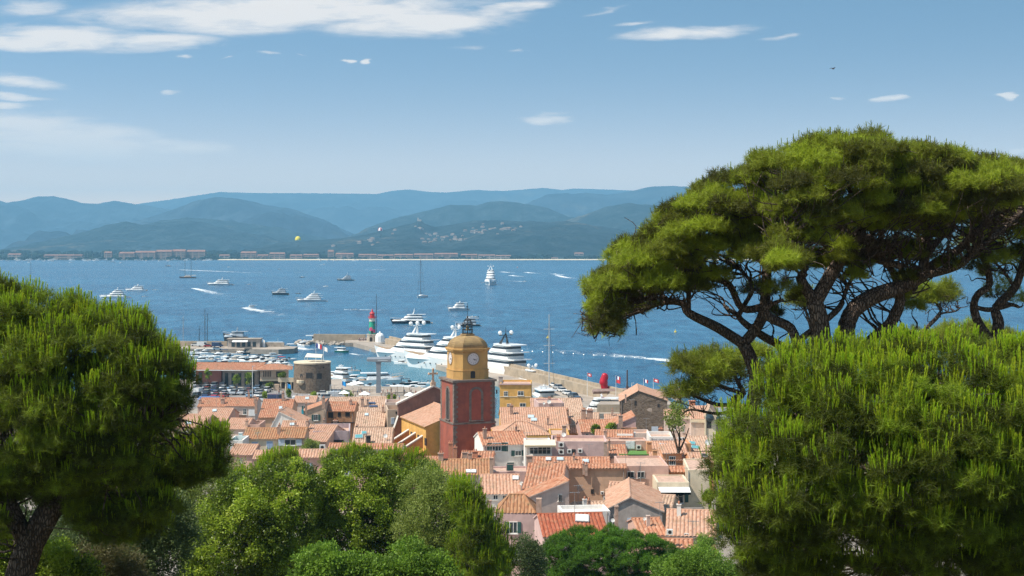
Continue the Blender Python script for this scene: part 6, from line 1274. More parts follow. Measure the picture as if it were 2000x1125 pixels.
def lamp(label, px, ytop, ybot, d):
    b_ = at(px, ybot, d); hh = (ybot - ytop) / F * d; t = thing('lamp_post', label, 'lamp post', (b_.x, d, b_.z)); MB().tube([(0, 0, -1), (0, 0, hh)], [.10, .06], 6).build('pole', m_wh, t); MB().box((.3, 0, hh), (.9, .25, .12)).build('lamp_head', m_sil, t)
lamp('tall white lamp post standing in the middle of the car park', 493, 715, 776, 434); lamp('lamp post on the quay beside the white jetty railings', 645, 752, 778, 440); lamp('slim lamp post on the terrace by the flags', 1234, 748, 778, 415)
p_ = at(1225, 768, 415); mt = thing('timber_mast', 'thick brown timber mast behind the stone hall roof', 'mast', (p_.x, 415, 4.2)); MB().tube([(0, 0, -2), (0, 0, 8.6)], [.28, .18], 8).build('pole', m_br, mt); MB().box((.1, 0, 3.6), (.9, .5, .35)).build('crosstree', m_br, mt)

# ---- cars
m_gls = glass_mat('car_glass', (.015, .018, .022), .05); m_tyre = pm('tyre', (.02, .02, .02), .8, .2, 5)
def paint(n, c):
    m = pm(n, c, .22, .06, 1.5, spec=.6)
    try: m.node_tree.nodes['Principled BSDF'].inputs['Coat Weight'].default_value = .6
    except Exception: pass
    return m
CP = {'white': paint('car_white', (.78, .78, .77)), 'silver': paint('car_silver', (.42, .44, .46)), 'black': paint('car_black', (.015, .016, .018)), 'dark grey': paint('car_grey', (.09, .10, .11)), 'dark blue': paint('car_blue', (.02, .045, .12)), 'red': paint('car_red', (.36, .02, .02)), 'pale blue': paint('car_pale_blue', (.20, .32, .46))}
def car_proto(label, loc, rz, kind, col):
    t = thing('parked_' + ('van' if kind == 'van' else 'car'), label, 'van' if kind == 'van' else 'car', loc, rz, 'vehicles parked by the harbour')
    if kind == 'car': side = [(-2.1, .35), (2.1, .35), (2.15, .72), (1.35, .92), (-1.9, .96), (-2.15, .75)]; gh = [(1.15, .92), (.45, 1.42), (-1.15, 1.44), (-1.85, .95)]; W_ = .88
    elif kind == 'suv': side = [(-2.2, .45), (2.2, .45), (2.25, .9), (1.35, 1.08), (-2.15, 1.1), (-2.25, .85)]; gh = [(1.15, 1.08), (.6, 1.68), (-1.7, 1.70), (-2.1, 1.1)]; W_ = .94
    else: side = [(-2.6, .45), (2.6, .45), (2.65, 1.0), (2.0, 1.2), (1.6, 2.2), (-2.6, 2.25)]; gh = [(1.95, 1.22), (1.62, 2.0), (.7, 2.02), (.7, 1.25)]; W_ = 1.0
    def ext(poly, w, w2=None):
        m = MB(); n = len(poly); w2 = w2 or [w] * n; vs = [(x, -w2[i], z) for i, (x, z) in enumerate(poly)] + [(x, w2[i], z) for i, (x, z) in enumerate(poly)]; m.add(vs, [tuple(range(n)), tuple(range(2 * n - 1, n - 1, -1))] + [((i + 1) % n, i, i + n, (i + 1) % n + n) for i in range(n)]); return m
    bd = ext(side, W_)
    if kind != 'van': bd.box(((gh[1][0] + gh[2][0]) / 2, 0, gh[1][1] + .02), (gh[1][0] - gh[2][0], W_ * 1.52, .05)); 
    bo = bd.build('body', CP[col], t); ext(gh, W_, [W_ * .97, W_ * .78, W_ * .78, W_ * .97] if kind != 'van' else [W_ * 1.01] * 4).build('windows', m_gls, t)
    for x in (-1.3, 1.35):
        for y in (-1, 1):
            w = MB(); n = 12; vs = []
            for s in (-.12, .12): vs += [(x + .33 * math.cos(2 * math.pi * k / n), y * W_ * .92 + s, .33 + .33 * math.sin(2 * math.pi * k / n)) for k in range(n)]
            w.add(vs, [tuple(range(n)), tuple(range(2 * n - 1, n - 1, -1))] + [((k + 1) % n, k, k + n, (k + 1) % n + n) for k in range(n)]); w.build('wheel', m_tyre, t)
    return t
protos = {}
def car(kind, col, loc, rz, label):
    if kind not in protos: protos[kind] = (car_proto(label, loc, rz, kind, col), col); return
    p, c0 = protos[kind]; dup(p, loc, rz, label, None, None, None if c0 == col else {CP[c0]: CP[col]})
cols = ['white', 'white', 'white', 'silver', 'silver', 'black', 'dark grey', 'dark grey', 'dark blue', 'red', 'pale blue']
ROWS = [(744, 386, 392), (750, 386, 428), (756, 386, 440), (761, 388, 520), (766, 386, 530), (771, 388, 520), (776, 386, 512)]
rown = ['in the row nearest the harbour office', 'in the second row from the harbour office', 'in the third row from the harbour office', 'in the middle row of the car park', 'in the third row from the town roofs', 'in the second row from the town roofs', 'in the row nearest the town roofs']
for ri, (py, a, b_) in enumerate(ROWS):
    d = (CH - 1.93) * F / (py - HZ); x = a
    while x < b_:
        k = random.choice(['car', 'car', 'suv', 'suv']) if random.random() > .06 else 'van'; cl = random.choice(cols if k != 'van' else ['white', 'white', 'silver'])
        if random.random() < .93: car(k, cl, ((x - 1000) / F * d, d + random.uniform(-.4, .4), 1.93), R(random.choice([78, 262]) + random.uniform(-5, 5)), '%s %s parked %s' % (cl, {'car': 'hatchback', 'suv': 'off-roader', 'van': 'van'}[k], rown[ri]))
        x += 2.75 / d * F
for px, py, k, cl, lb in ((500, 752, 'van', 'white', 'white van standing by the lamp post at the harbour office'), (508, 784, 'suv', 'white', 'white car stopped behind the plain orange roof'), (540, 784, 'van', 'dark blue', 'dark blue trailer van beyond the plain orange roof'), (382, 676, 'car', 'white', 'white car on the left jetty, beside the pine'), (396, 677, 'van', 'white', 'white van on the left jetty'), (407, 678, 'car', 'red', 'red car on the left jetty'), (425, 678, 'van', 'dark blue', 'dark blue van on the left jetty'), (424, 684, 'car', 'white', 'white car in front of the jetty house'), (632, 772, 'car', 'white', 'white car at the foot of the round stone tower'), (655, 778, 'van', 'white', 'white camper van on the quay by the blue flag'), (640, 780, 'suv', 'silver', 'silver car beside the camper van')):
    z = 2.2 if py < 700 else 1.92; d = (CH - z) * F / (py - HZ); car(k, cl, ((px - 1000) / F * d, d, z), R(random.choice([5, 20, 175])), lb)
for i, (px, py) in enumerate(((1066, 746), (1075, 751), (1082, 755), (1089, 760), (1097, 765), (1108, 771), (1119, 777), (1127, 783))):
    d = (CH - 2.0) * F / (py - HZ); cl = ('silver', 'white', 'white', 'silver', 'white', 'white', 'dark grey', 'dark blue')[i]; car('suv' if i % 3 == 0 else 'car', cl, ((px - 1000) / F * d, d, 2.0), R(112), '%s car parked along the breakwater wall, %s from the big yachts' % (cl, ('first', 'second', 'third', 'fourth', 'fifth', 'sixth', 'seventh', 'eighth')[i]))
p_ = atz(410, 780, 1.93); cvv = MB(); cvv.prism(plan(-3.6, 3.6, 1.6, 3), 0, .9, 0, plan(-3, 3, .8, 2.4)); tag(cvv.build('covered_boat', pm('tarpaulin_blue', (.06, .13, .30), .6, .2, 1), loc=(p_.x, p_.y, 1.95)), 'boat under a blue tarpaulin at the edge of the car park', 'boat')
# quay furniture: parasols, railings, shrubs
for px, py, lb in ((688, 765, 'white parasol on the quay left of the pylon'), (700, 762, 'second white parasol on the quay, nearer the pylon')):
    p_ = atz(px, py, 1.9); t = thing('parasol', lb, 'parasol', (p_.x, p_.y, 1.9)); MB().tube([(0, 0, 0), (0, 0, 2.6)], .05, 5).build('pole', m_wh, t); MB().lathe([(1.8, 2.3), (.9, 2.65), (.05, 2.9)], 8).build('canopy', m_tent, t)
def railing(label, px0, px1, py, z=1.9):
    a, b_ = atz(px0, py, z), atz(px1, py, z); m = MB(); n = int((b_ - a).length / .5)
    for k in range(n + 1): q = a.lerp(b_, k / n); m.box((q.x, q.y, z + .55), (.06, .06, 1.1))
    m.tube([(a.x, a.y, z + 1.1), (b_.x, b_.y, z + 1.1)], .05, 4); m.tube([(a.x, a.y, z + .6), (b_.x, b_.y, z + .6)], .035, 4); tag(m.build('railing', m_moles), label, 'railing')
railing('pale railing along the quay left of the pylon', 688, 728, 768); railing('pale railing along the quay right of the pylon', 744, 838, 773)
for px, py, lb in ((672, 782, 'white market tent on the quay by the hedge'), (712, 784, 'white market tent on the quay left of the pylon foot'), (800, 786, 'white market tent right of the pylon foot')):
    p_ = atz(px, py, 1.9); t = thing('market_tent', lb, 'tent', (p_.x, p_.y, 1.9)); MB().prism([(-1.6, -1.5), (1.6, -1.5), (1.6, 1.5), (-1.6, 1.5)], 2.2, 3.1, 0, [(-.1, -.1), (.1, -.1), (.1, .1), (-.1, .1)]).build('canopy', m_tent, t)
    for sx in (-1.5, 1.5):
        for sy in (-1.4, 1.4): MB().box((sx, sy, 1.1), (.07, .07, 2.2)).build('post', m_mast, t)
p_ = atz(597, 782, 1.9); dk = MB(); dk.prism(plan(-4, 4, 1.2, 3), .5, 1.3, 0, plan(-4, 4.3, 1.35, 3)); dk.box((-1, 0, .3), (3, .6, .6)); tag(dk.build('boat_on_trailer', m_wh, loc=p_), 'white hull on a trailer in front of the round stone tower', 'boat')
railing('second railing at the quay edge right of the pylon', 700, 800, 764)
gz_ = thing('gazebo', 'timber framed gazebo on the quay right of the pylon', 'gazebo', (*atz(782, 772, 1.9)[:2], 1.9)); 
for x in (-3, -1, 1, 3): MB().box((x, 0, 1.4), (.18, .18, 2.8)).build('post', m_tk, gz_)
MB().box((0, 0, 2.9), (6.6, 2.2, .15)).build('roof', m_wawn, gz_)

# ---- people: one continuous body, hair and clothes as children
def person(label, loc, rz, top, legs, group='people on the quay'):
    t = thing('person', label, 'person', loc, rz, group); m = MB()
    m_skin = pm('skin', (.50, .31, .22), .6, .08, 6)
    rings = [(0, .055, .13), (.06, .055, .10), (.45, .058, .062), (.85, .085, .085)]
    n = 8; vs = []; fs = []
    def ring(cx, cy, z, rx, ry): vs.extend([(cx + rx * math.cos(2 * math.pi * k / n), cy + ry * math.sin(2 * math.pi * k / n), z) for k in range(n)])
    prof = [(.0, .10, .17), (.10, .09, .14), (.48, .10, .15), (.82, .125, .18), (.95, .12, .175), (1.12, .10, .15), (1.35, .115, .205), (1.45, .085, .17), (1.50, .055, .06), (1.56, .06, .06), (1.62, .095, .08), (1.72, .10, .085), (1.78, .05, .045)]
    for z, ry, rx in prof: ring(0, 0, z, rx, ry)
    for j in range(len(prof) - 1):
        for k in range(n): fs.append((j * n + k, j * n + (k + 1) % n, (j + 1) * n + (k + 1) % n, (j + 1) * n + k))
    m.add(vs, fs)
    for sg in (-1, 1): m.tube([(sg * .19, 0, 1.42), (sg * .26, .02, 1.15), (sg * .27, .08, .86)], [.055, .045, .035], 6)
    m.build('body', m_skin, t); sh = MB(); sh.lathe([(.16, .93), (.165, 1.12), (.215, 1.36), (.18, 1.46), (.07, 1.5)], 8, (0, 0, 0), 0, 1, .62); sh.build('shirt', top, t); lg = MB()
    for sg in (-1, 1): lg.lathe([(.085, .45), (.10, .85), (.11, .98)], 6, (sg * .09, 0, 0), 0, 1, 1.1)
    lg.build('shorts', legs, t); MB().ball((0, .01, 1.70), .108, 8, 5, lo=-.2).build('hair', m_bk, t); return t
pp = None; pc_ = [CP['white'], CP['red'], CP['dark blue'], m_crm, CP['pale blue']]
PE = [(647, 781), (675, 779), (682, 775), (694, 778), (708, 774), (718, 778), (752, 778), (760, 782), (770, 778), (780, 783), (796, 779), (806, 783), (818, 780), (580, 778), (590, 781), (604, 779), (545, 772), (552, 778), (640, 774), (652, 771), (660, 768), (668, 766), (705, 768), (712, 766), (722, 771), (748, 768), (757, 771), (764, 768), (772, 773), (790, 771), (803, 768), (812, 773), (824, 770), (690, 770), (698, 772), (745, 774)]
for i, (px, py) in enumerate(PE):
    p_ = atz(px, py, 1.9); lab = 'person in %s top standing on the harbour quay near the grey pylon' % ('white', 'red', 'dark blue', 'cream', 'pale blue')[i % 5]
    if pp is None: pp = person(lab, (p_.x, p_.y, 1.9), 0, pc_[0], m_cov)
    else: dup(pp, (p_.x, p_.y, 1.9), random.uniform(0, 6.2), lab, None, None, {pc_[0]: pc_[i % 5]})
for i in range(12):
    px = 701 + i * 1.3; p_ = at(px, 664, 694); dup(pp, (p_.x, 694 + random.uniform(-2, 2), 1.78), random.uniform(0, 6), 'person in the small crowd left of the lighthouse', 'crowd at the lighthouse', None, {pc_[0]: pc_[i % 5]})
for i in range(10):
    q = Vector(((626 - 1000) / F * wd(669), wd(669), 0)); dup(pp, (q.x - 4 + i * .8, q.y + random.uniform(-1, 1), 1.6), random.uniform(0, 6), 'passenger on the upper deck of the grey passenger boat', 'passengers on the grey boat', None, {pc_[0]: pc_[i % 5]})
for k in (-.6, .7): q = pos(690, 726); dup(pp, (q[0] + k, q[1], .55), .5 + k, 'person standing in the small open boat in the basin', 'people in the small open boat', None, {pc_[0]: pc_[2]})
# birds
m_bird = pm('bird_dark', (.06, .06, .07), .7, .1, 3)
for px, py, lb in ((1627, 134, 'dark gull gliding high over the pine'),):
    p_ = at(px, py, 220); b_ = MB(); b_.ball((0, 0, 0), .12, 6, 5, sc=(2.4, 1, .9))
    for sg in (-1, 1): b_.add([(.12, sg * .08, .03), (-.10, sg * .08, .03), (-.08, sg * .42, .16), (.10, sg * .40, .17), (-.16, sg * .72, .05), (.12, sg * .08, .0), (-.10, sg * .08, .0), (-.08, sg * .42, .13), (.10, sg * .40, .14), (-.16, sg * .72, .03)], [(0, 1, 2, 3), (3, 2, 4), (8, 7, 6, 5), (9, 7, 8)])
    tag(b_.build('bird', m_bird, loc=p_, rotz=.5), lb, 'bird')
# ================================================================ TREES AND SHRUBS
def inpoly(P, poly):
    x, y = P[:, 0], P[:, 1]; r = np.zeros(len(P), bool); n = len(poly)
    for i in range(n):
        (x0, y0), (x1, y1) = poly[i], poly[(i + 1) % n]
        if y0 == y1: continue
        c = ((y0 > y) != (y1 > y)) & (x < (x1 - x0) * (y - y0) / (y1 - y0) + x0); r ^= c
    return r
def edged(P, poly):
    d = np.full(len(P), 1e9); n = len(poly)
    for i in range(n):
        a = np.array(poly[i], float); b = np.array(poly[(i + 1) % n], float); ab = b - a
        t = np.clip(((P - a) @ ab) / max(1e-9, ab @ ab), 0, 1); d = np.minimum(d, np.linalg.norm(P - (a + t[:, None] * ab), axis=1))
    return d
def px2w(P, d): return np.stack([(P[:, 0] - 1000) / F * d, np.full(len(P), 0.0) + d, CH - (P[:, 1] - HZ) / F * d], 1)
def clumps(poly, d, thick, n, rc, front=.68, inset=.8, rng=RNG, spread=True, gap=1.0):
    """clump centres filling a rounded crown with this outline at distance d; thick = half depth in metres"""
    A = np.array(poly, float); lo, hi = A.min(0), A.max(0); P = np.zeros((0, 2))
    while len(P) < n * 5:
        q = rng.uniform(lo, hi, (n * 6, 2)); P = np.concatenate([P, q[inpoly(q, poly)]])
    e = edged(P, poly) * d / F; k = e > min(rc * inset * .55, e.max() * .4); P, e = P[k], e[k]
    Rm = max(e.max(), 1e-3); h = np.sqrt(np.clip(1 - (1 - np.clip(e / Rm, 0, 1)) ** 2, 0, 1)) * thick
    s = np.where(rng.random(len(P)) < front, -1.0, 1.0); dep = d + s * h * rng.uniform(.62, 1.0, len(P))
    # keep the outline: place along the ray, so a deeper clump moves outwards with it
    W3 = np.stack([(P[:, 0] - 1000) / F * dep, dep, CH - (P[:, 1] - HZ) / F * dep], 1)
    if spread:   # thin out: keep points that are not too close
        keep = []; cell = rc * gap; used = {}
        for i in range(len(W3)):
            key = tuple(np.floor(W3[i] / cell).astype(int))
            if key in used: continue
            used[key] = 1; keep.append(i)
            if len(keep) >= n: break
        W3 = W3[keep]
    return W3[:n]
def needles(kind, rng, n=22, L=.14, w=.010, H=.22):
    T = []
    for i in range(n):
        if kind == 'candle':
            z = H * (i / n) ** .8; a = rng.uniform(0, 6.283); th = rng.uniform(.12, .34); dr = np.array([math.cos(a) * math.sin(th), math.sin(a) * math.sin(th), math.cos(th)]); b = np.array([0, 0, z]); l = L * rng.uniform(.5, .8)
        elif kind == 'brush':
            a = rng.uniform(0, 6.283); z = rng.uniform(-.25, 1.0); r = math.sqrt(1 - z * z); dr = np.array([math.cos(a) * r, math.sin(a) * r, z]); b = np.array([0, 0, rng.uniform(-.06, .06)]) * L / .14; l = L * rng.uniform(.75, 1.15)
        else:
            a = rng.uniform(0, 6.283); z = rng.uniform(-.5, 1.0); r = math.sqrt(1 - z * z); dr = np.array([math.cos(a) * r, math.sin(a) * r, z]); b = dr * L * rng.uniform(.2, 1.0); l = L * .55
        q = rng.normal(size=3); q -= dr * (q @ dr); q /= np.linalg.norm(q)
        if kind == 'leaf':
            dr2 = rng.normal(size=3) + dr; dr2 /= np.linalg.norm(dr2); q = np.cross(dr2, rng.normal(size=3)); q /= np.linalg.norm(q); m = b + dr2 * l * .5; T.append([b, m + q * w, b + dr2 * l]); T.append([b, b + dr2 * l, m - q * w])
        else: T.append([b - q * w * .5, b + q * w * .5, b + dr * l])
    return np.array(T)
TPL = {}
def template(key, *a, **k):
    if key not in TPL: TPL[key] = [needles(*a, rng=np.random.default_rng(11 + i), **k) for i in range(5)]
    return TPL[key]
def scatter(name, mat, batches, parent, origin):
    """batches: list of (template list, points, axis directions, scales, tints)"""
    VV = []; TT = []
    for tpl, P, D, S, tint in batches:
        if len(P) == 0: continue
        D = D / np.linalg.norm(D, axis=1, keepdims=True); ref = RNG.normal(size=D.shape); X = np.cross(D, ref); X /= np.linalg.norm(X, axis=1, keepdims=True); Y = np.cross(D, X); var = RNG.integers(0, len(tpl), len(P))
        for k in range(len(tpl)):
            i = np.where(var == k)[0]
            if len(i) == 0: continue
            t = tpl[k].reshape(-1, 3); v = (t[None, :, 0:1] * X[i][:, None] + t[None, :, 1:2] * Y[i][:, None] + t[None, :, 2:3] * D[i][:, None]) * S[i][:, None, None] + P[i][:, None]
            VV.append(v.reshape(-1, 3)); TT.append(np.repeat(tint[i], len(t)))
    V = np.concatenate(VV).astype(np.float32) - np.array(origin, np.float32); T = np.concatenate(TT).astype(np.float32); n = len(V); me = bpy.data.meshes.new(name)
    me.vertices.add(n); me.vertices.foreach_set('co', V.ravel()); me.loops.add(n); me.loops.foreach_set('vertex_index', np.arange(n, dtype=np.int32)); me.polygons.add(n // 3); me.polygons.foreach_set('loop_start', np.arange(0, n, 3, dtype=np.int32))
    try: me.polygons.foreach_set('loop_total', np.full(n // 3, 3, np.int32))
    except Exception: pass
    at_ = me.attributes.new('tint', 'FLOAT', 'POINT'); at_.data.foreach_set('value', T); me.materials.append(mat); me.update(calc_edges=True)
    o = bpy.data.objects.new(name, me); COL.objects.link(o); o.parent = parent; return o
NTRI = [0]
def unit(n, rng=RNG, zmin=-1.0):
    z = rng.uniform(zmin, 1, n); a = rng.uniform(0, 6.283, n); r = np.sqrt(1 - z * z); return np.stack([r * np.cos(a), r * np.sin(a), z], 1)
def smooth_path(pts, k=4):
    P = [Vector(p) for p in pts]; out = []
    for i in range(len(P) - 1):
        a, b, c, d = P[max(i - 1, 0)], P[i], P[i + 1], P[min(i + 2, len(P) - 1)]
        for j in range(k):
            t = j / k; out.append(.5 * ((2 * b) + (c - a) * t + (2 * a - 5 * b + 4 * c - d) * t * t + (3 * b - a - 3 * c + d) * t ** 3))
    return out + [P[-1]]
m_bark, g, b, out = base_mat('pine_bark'); co = g.n('ShaderNodeTexCoord').outputs['Object']
vo = g.n('ShaderNodeTexVoronoi', feature='DISTANCE_TO_EDGE'); vo.inputs['Scale'].default_value = 16; g.link(g.mapping(co, (1, 1, .3)), vo.inputs['Vector'])
c = g.mix(g.mr(vo.outputs[0], .0, .22), (.060, .045, .036), g.mix(g.mr(g.noise(co, 2.5, 6, .7), .35, .65), (.105, .075, .058), (.21, .160, .130))); g.link(c, b.inputs['Base Color']); b.inputs['Roughness'].default_value = .95; b.inputs['Specular IOR Level'].default_value = .1
bp = g.n('ShaderNodeBump'); bp.inputs['Strength'].default_value = 1; bp.inputs['Distance'].default_value = .05; g.link(g.mr(vo.outputs[0], 0, .2), bp.inputs['Height']); g.link(bp.outputs[0], b.inputs['Normal'])
M_PINE = leaf_mat('pine_needles', [(0.054, 0.066, 0.009), (0.138, 0.177, 0.016), (0.254, 0.349, 0.023), (0.376, 0.558, 0.025), (0.508, 0.558, 0.034)], .45)
M_STONEP = leaf_mat('stone_pine_needles', [(0.058, 0.059, 0.011), (0.134, 0.146, 0.018), (0.236, 0.272, 0.026), (0.293, 0.358, 0.029), (0.375, 0.458, 0.033)], .45)
M_DARKP = leaf_mat('dense_pine_needles', [(0.063, 0.137, 0.014), (0.098, 0.210, 0.017), (0.147, 0.308, 0.022)], .45)
M_OAK = leaf_mat('evergreen_leaves', [(0.062, 0.089, 0.009), (0.164, 0.231, 0.018), (0.333, 0.456, 0.036), (0.505, 0.570, 0.066)], .45, .42, .4)
M_OLIVE = leaf_mat('olive_leaves', [(0.169, 0.213, 0.041), (0.241, 0.303, 0.060), (0.346, 0.400, 0.102)], .45, .5, .3)
M_LIGHT = leaf_mat('fresh_leaves', [(0.101, 0.172, 0.018), (0.161, 0.275, 0.025), (0.238, 0.385, 0.041)], .45)
M_DRY = leaf_mat('dry_scrub', [(0.105, 0.093, 0.036), (0.140, 0.126, 0.048), (0.119, 0.141, 0.039)], .45)
M_GREY = leaf_mat('grey_green_scrub', [(0.069, 0.100, 0.031), (0.104, 0.145, 0.046), (0.156, 0.200, 0.071)], .45)

def limb(mb, pts, d, n=8, k=4, wob=.0):
    """pts: (px, py, radius px, depth offset m)"""
    P = []; Rr = []
    for p in pts:
        dd = d + (p[3] if len(p) > 3 else 0); P.append(at(p[0], p[1], dd)); Rr.append(p[2] / F * dd)
    S = smooth_path(P, k); rr = [Rr[min(int(i / k), len(Rr) - 1)] * (1 - (i % k) / k) + Rr[min(int(i / k) + 1, len(Rr) - 1)] * ((i % k) / k) for i in range(len(S))]
    if wob: S = [p + Vector((mnoise.noise(p * 1.3 + Vector((9, 0, 0))), mnoise.noise(p * 1.3), mnoise.noise(p * 1.3 + Vector((0, 7, 0))))) * wob for p in S]
    mb.tube(S, rr, n); return S
def twigs(mb, nodes, targets, r0=.035, r1=.008, sag=.15, n=4, prob=1.0, kink=.25):
    """thin crooked branches from the nearest limb node to each clump"""
    N = np.array([tuple(p) for p in nodes])
    for t in targets:
        if random.random() > prob: continue
        dd = np.linalg.norm(N - t, axis=1) + RNG.uniform(0, 1.2, len(N)); a = Vector(N[int(dd.argmin())]); b_ = Vector(t); L = (b_ - a).length
        if L < .1: continue
        pts = [a]
        for k in (.28, .52, .76): pts.append(a.lerp(b_, k) + Vector((random.gauss(0, 1), random.gauss(0, 1), random.gauss(0, .7) - sag)) * min(L, 1.8) * kink * .35)
        pts.append(b_); S = smooth_path(pts, 3); m = len(S); mb.tube(S, [r0 * min(1, L / 1.5 + .35) * (1 - i / m) + r1 for i in range(m)], n)
def pine(label, name, d, polys, limbs, mat, rc, ncl, per, thick, gap=1.2, tw=1.0, tuft=.20, needle_w=.010, candle=.25, tint=(.1, .6), base=None, cat='tree', group=None, zmin=-.35, up=.7, r0=.035, ctint=(.75, 1.0), extra_twigs=0, nn=20, flat_=.8, csize=1.0, pads=0):
    b0 = limbs[0][0]; o = at(b0[0], b0[1], d + (b0[3] if len(b0) > 3 else 0)) if base is None else Vector(base)
    t = thing(name, label, cat, o, 0, group); mb = MB(); nodes = []
    padp = []
    for l in limbs:
        S_ = limb(mb, l, d); nodes += S_; padp += [tuple(q_) for q_ in S_[int(len(S_) * .55):]]
    C = []
    for (poly, dd, frac) in polys: C.append(clumps(poly, d + dd, thick * (1 if frac > .4 else .7), max(4, int(ncl * frac)), rc, gap=gap))
    if pads: C.append(np.array(padp)[RNG.integers(0, len(padp), pads)] + RNG.normal(size=(pads, 3)) * np.array([.55, .8, .3]) + np.array([0, 0, .25]))
    C = np.concatenate(C)
    twigs(mb, nodes, C, r0, .006, prob=tw)
    if extra_twigs:
        idx = RNG.integers(0, len(C), extra_twigs); twigs(mb, nodes, C[idx] + RNG.normal(size=(extra_twigs, 3)) * np.array([rc, rc, 0]) - np.array([0, 0, rc * .55]) * RNG.uniform(.2, 1.3, (extra_twigs, 1)), r0 * .55, .005, kink=.4)
    mb.v = [(x - o.x, y - o.y, z - o.z) for x, y, z in mb.v]; mb.build('trunk', m_bark, t, smooth=True)
    n = len(C) * per; ci = np.repeat(np.arange(len(C)), per); U = unit(n, zmin=zmin); rs = rc * RNG.uniform(.75, 1.25, len(C)); P = C[ci] + U * rs[ci][:, None] * RNG.uniform(.55, 1.0, n)[:, None] * np.array([1, 1, flat_])
    D = U + np.array([0, 0, up]) + RNG.normal(size=(n, 3)) * .25; ct = RNG.uniform(tint[0], tint[1], len(C)); ti = np.clip(ct[ci] + RNG.normal(size=n) * .12, 0, 1); S = RNG.uniform(.8, 1.2, n)
    B = [(template(('brush', tuft, needle_w, nn), 'brush', n=nn, L=tuft, w=needle_w), P, D, S, ti)]
    if candle > 0:
        m = (U[:, 2] > .38) & (RNG.random(n) < candle * 2.0 * np.where(RNG.random(len(C)) < .72, 1.25, .1)[ci]); k = m.sum(); DC = np.stack([RNG.normal(size=k) * .10, RNG.normal(size=k) * .10, np.ones(k)], 1) + U[m] * .22
        B.append((template(('candle', csize, needle_w), 'candle', n=44, L=.085 * csize, w=needle_w * 1.35, H=.19 * csize), C[ci][m] + U[m] * rs[ci][m][:, None] * np.array([1, 1, flat_]) * .98, DC, RNG.uniform(.8, 1.25, k), np.clip(RNG.uniform(ctint[0], ctint[1], k) + (ct[ci][m] - .35) * .3, 0, 1)))
    scatter('crown', mat, B, t, o); NTRI[0] += sum(len(b_[1]) * len(b_[0][0]) for b_ in B); return t
def leafy(label, name, d, polys, mat, rc, ncl, per, thick, leaf=.10, lw=.03, nl=9, spread=.16, tint=(0, .8), cat='tree', trunk=None, group=None, zmin=-.5, front=.72, base_z=None):
    A = np.array(polys[0][0], float); cx = A[:, 0].mean(); o = at(cx, A[:, 1].max(), d)
    if base_z is not None: o.z = base_z
    t = thing(name, label, cat, o, 0, group); C = np.concatenate([clumps(p, d + dd, thick, max(3, int(ncl * f)), rc, front) for p, dd, f in polys]); mb = MB(); z0 = o.z - 1.5
    tops = [Vector((o.x + random.uniform(-1, 1) * rc * 2, d + random.uniform(-.5, .5) * thick, o.z + (C[:, 2].mean() - o.z) * random.uniform(.2, .9))) for _ in range(5)]; nodes = []
    for q in tops: S = smooth_path([Vector((o.x, d, z0)), Vector((o.x, d, z0)).lerp(q, .5) + Vector((random.gauss(0, .15), 0, .2)), q], 4); mb.tube(S, [max(.02, (.16 if trunk is None else trunk) * (1 - .75 * i / len(S))) for i in range(len(S))], 6); nodes += S
    twigs(mb, nodes, C, .03 if trunk is None else trunk * .25, .006, prob=.8); mb.v = [(x - o.x, y - o.y, z - o.z) for x, y, z in mb.v]; mb.build('trunk' if cat == 'tree' else 'stem', m_bark, t)
    n = len(C) * per; ci = np.repeat(np.arange(len(C)), per); U = unit(n, zmin=zmin); rs = rc * RNG.uniform(.7, 1.3, len(C)); P = C[ci] + U * rs[ci][:, None] * RNG.uniform(.45, 1.05, n)[:, None]
    ct = RNG.uniform(tint[0], tint[1], len(C)); ti = np.clip(ct[ci] + RNG.normal(size=n) * .16, 0, 1); D = U + np.array([0, 0, .4])
    scatter('crown' if cat == 'tree' else 'foliage', mat, [(template(('leaf', leaf, lw, nl, spread), 'leaf', n=nl, L=spread, w=lw), P, D, RNG.uniform(.8, 1.25, n), ti)], t, o); NTRI[0] += n * nl * 2; return t

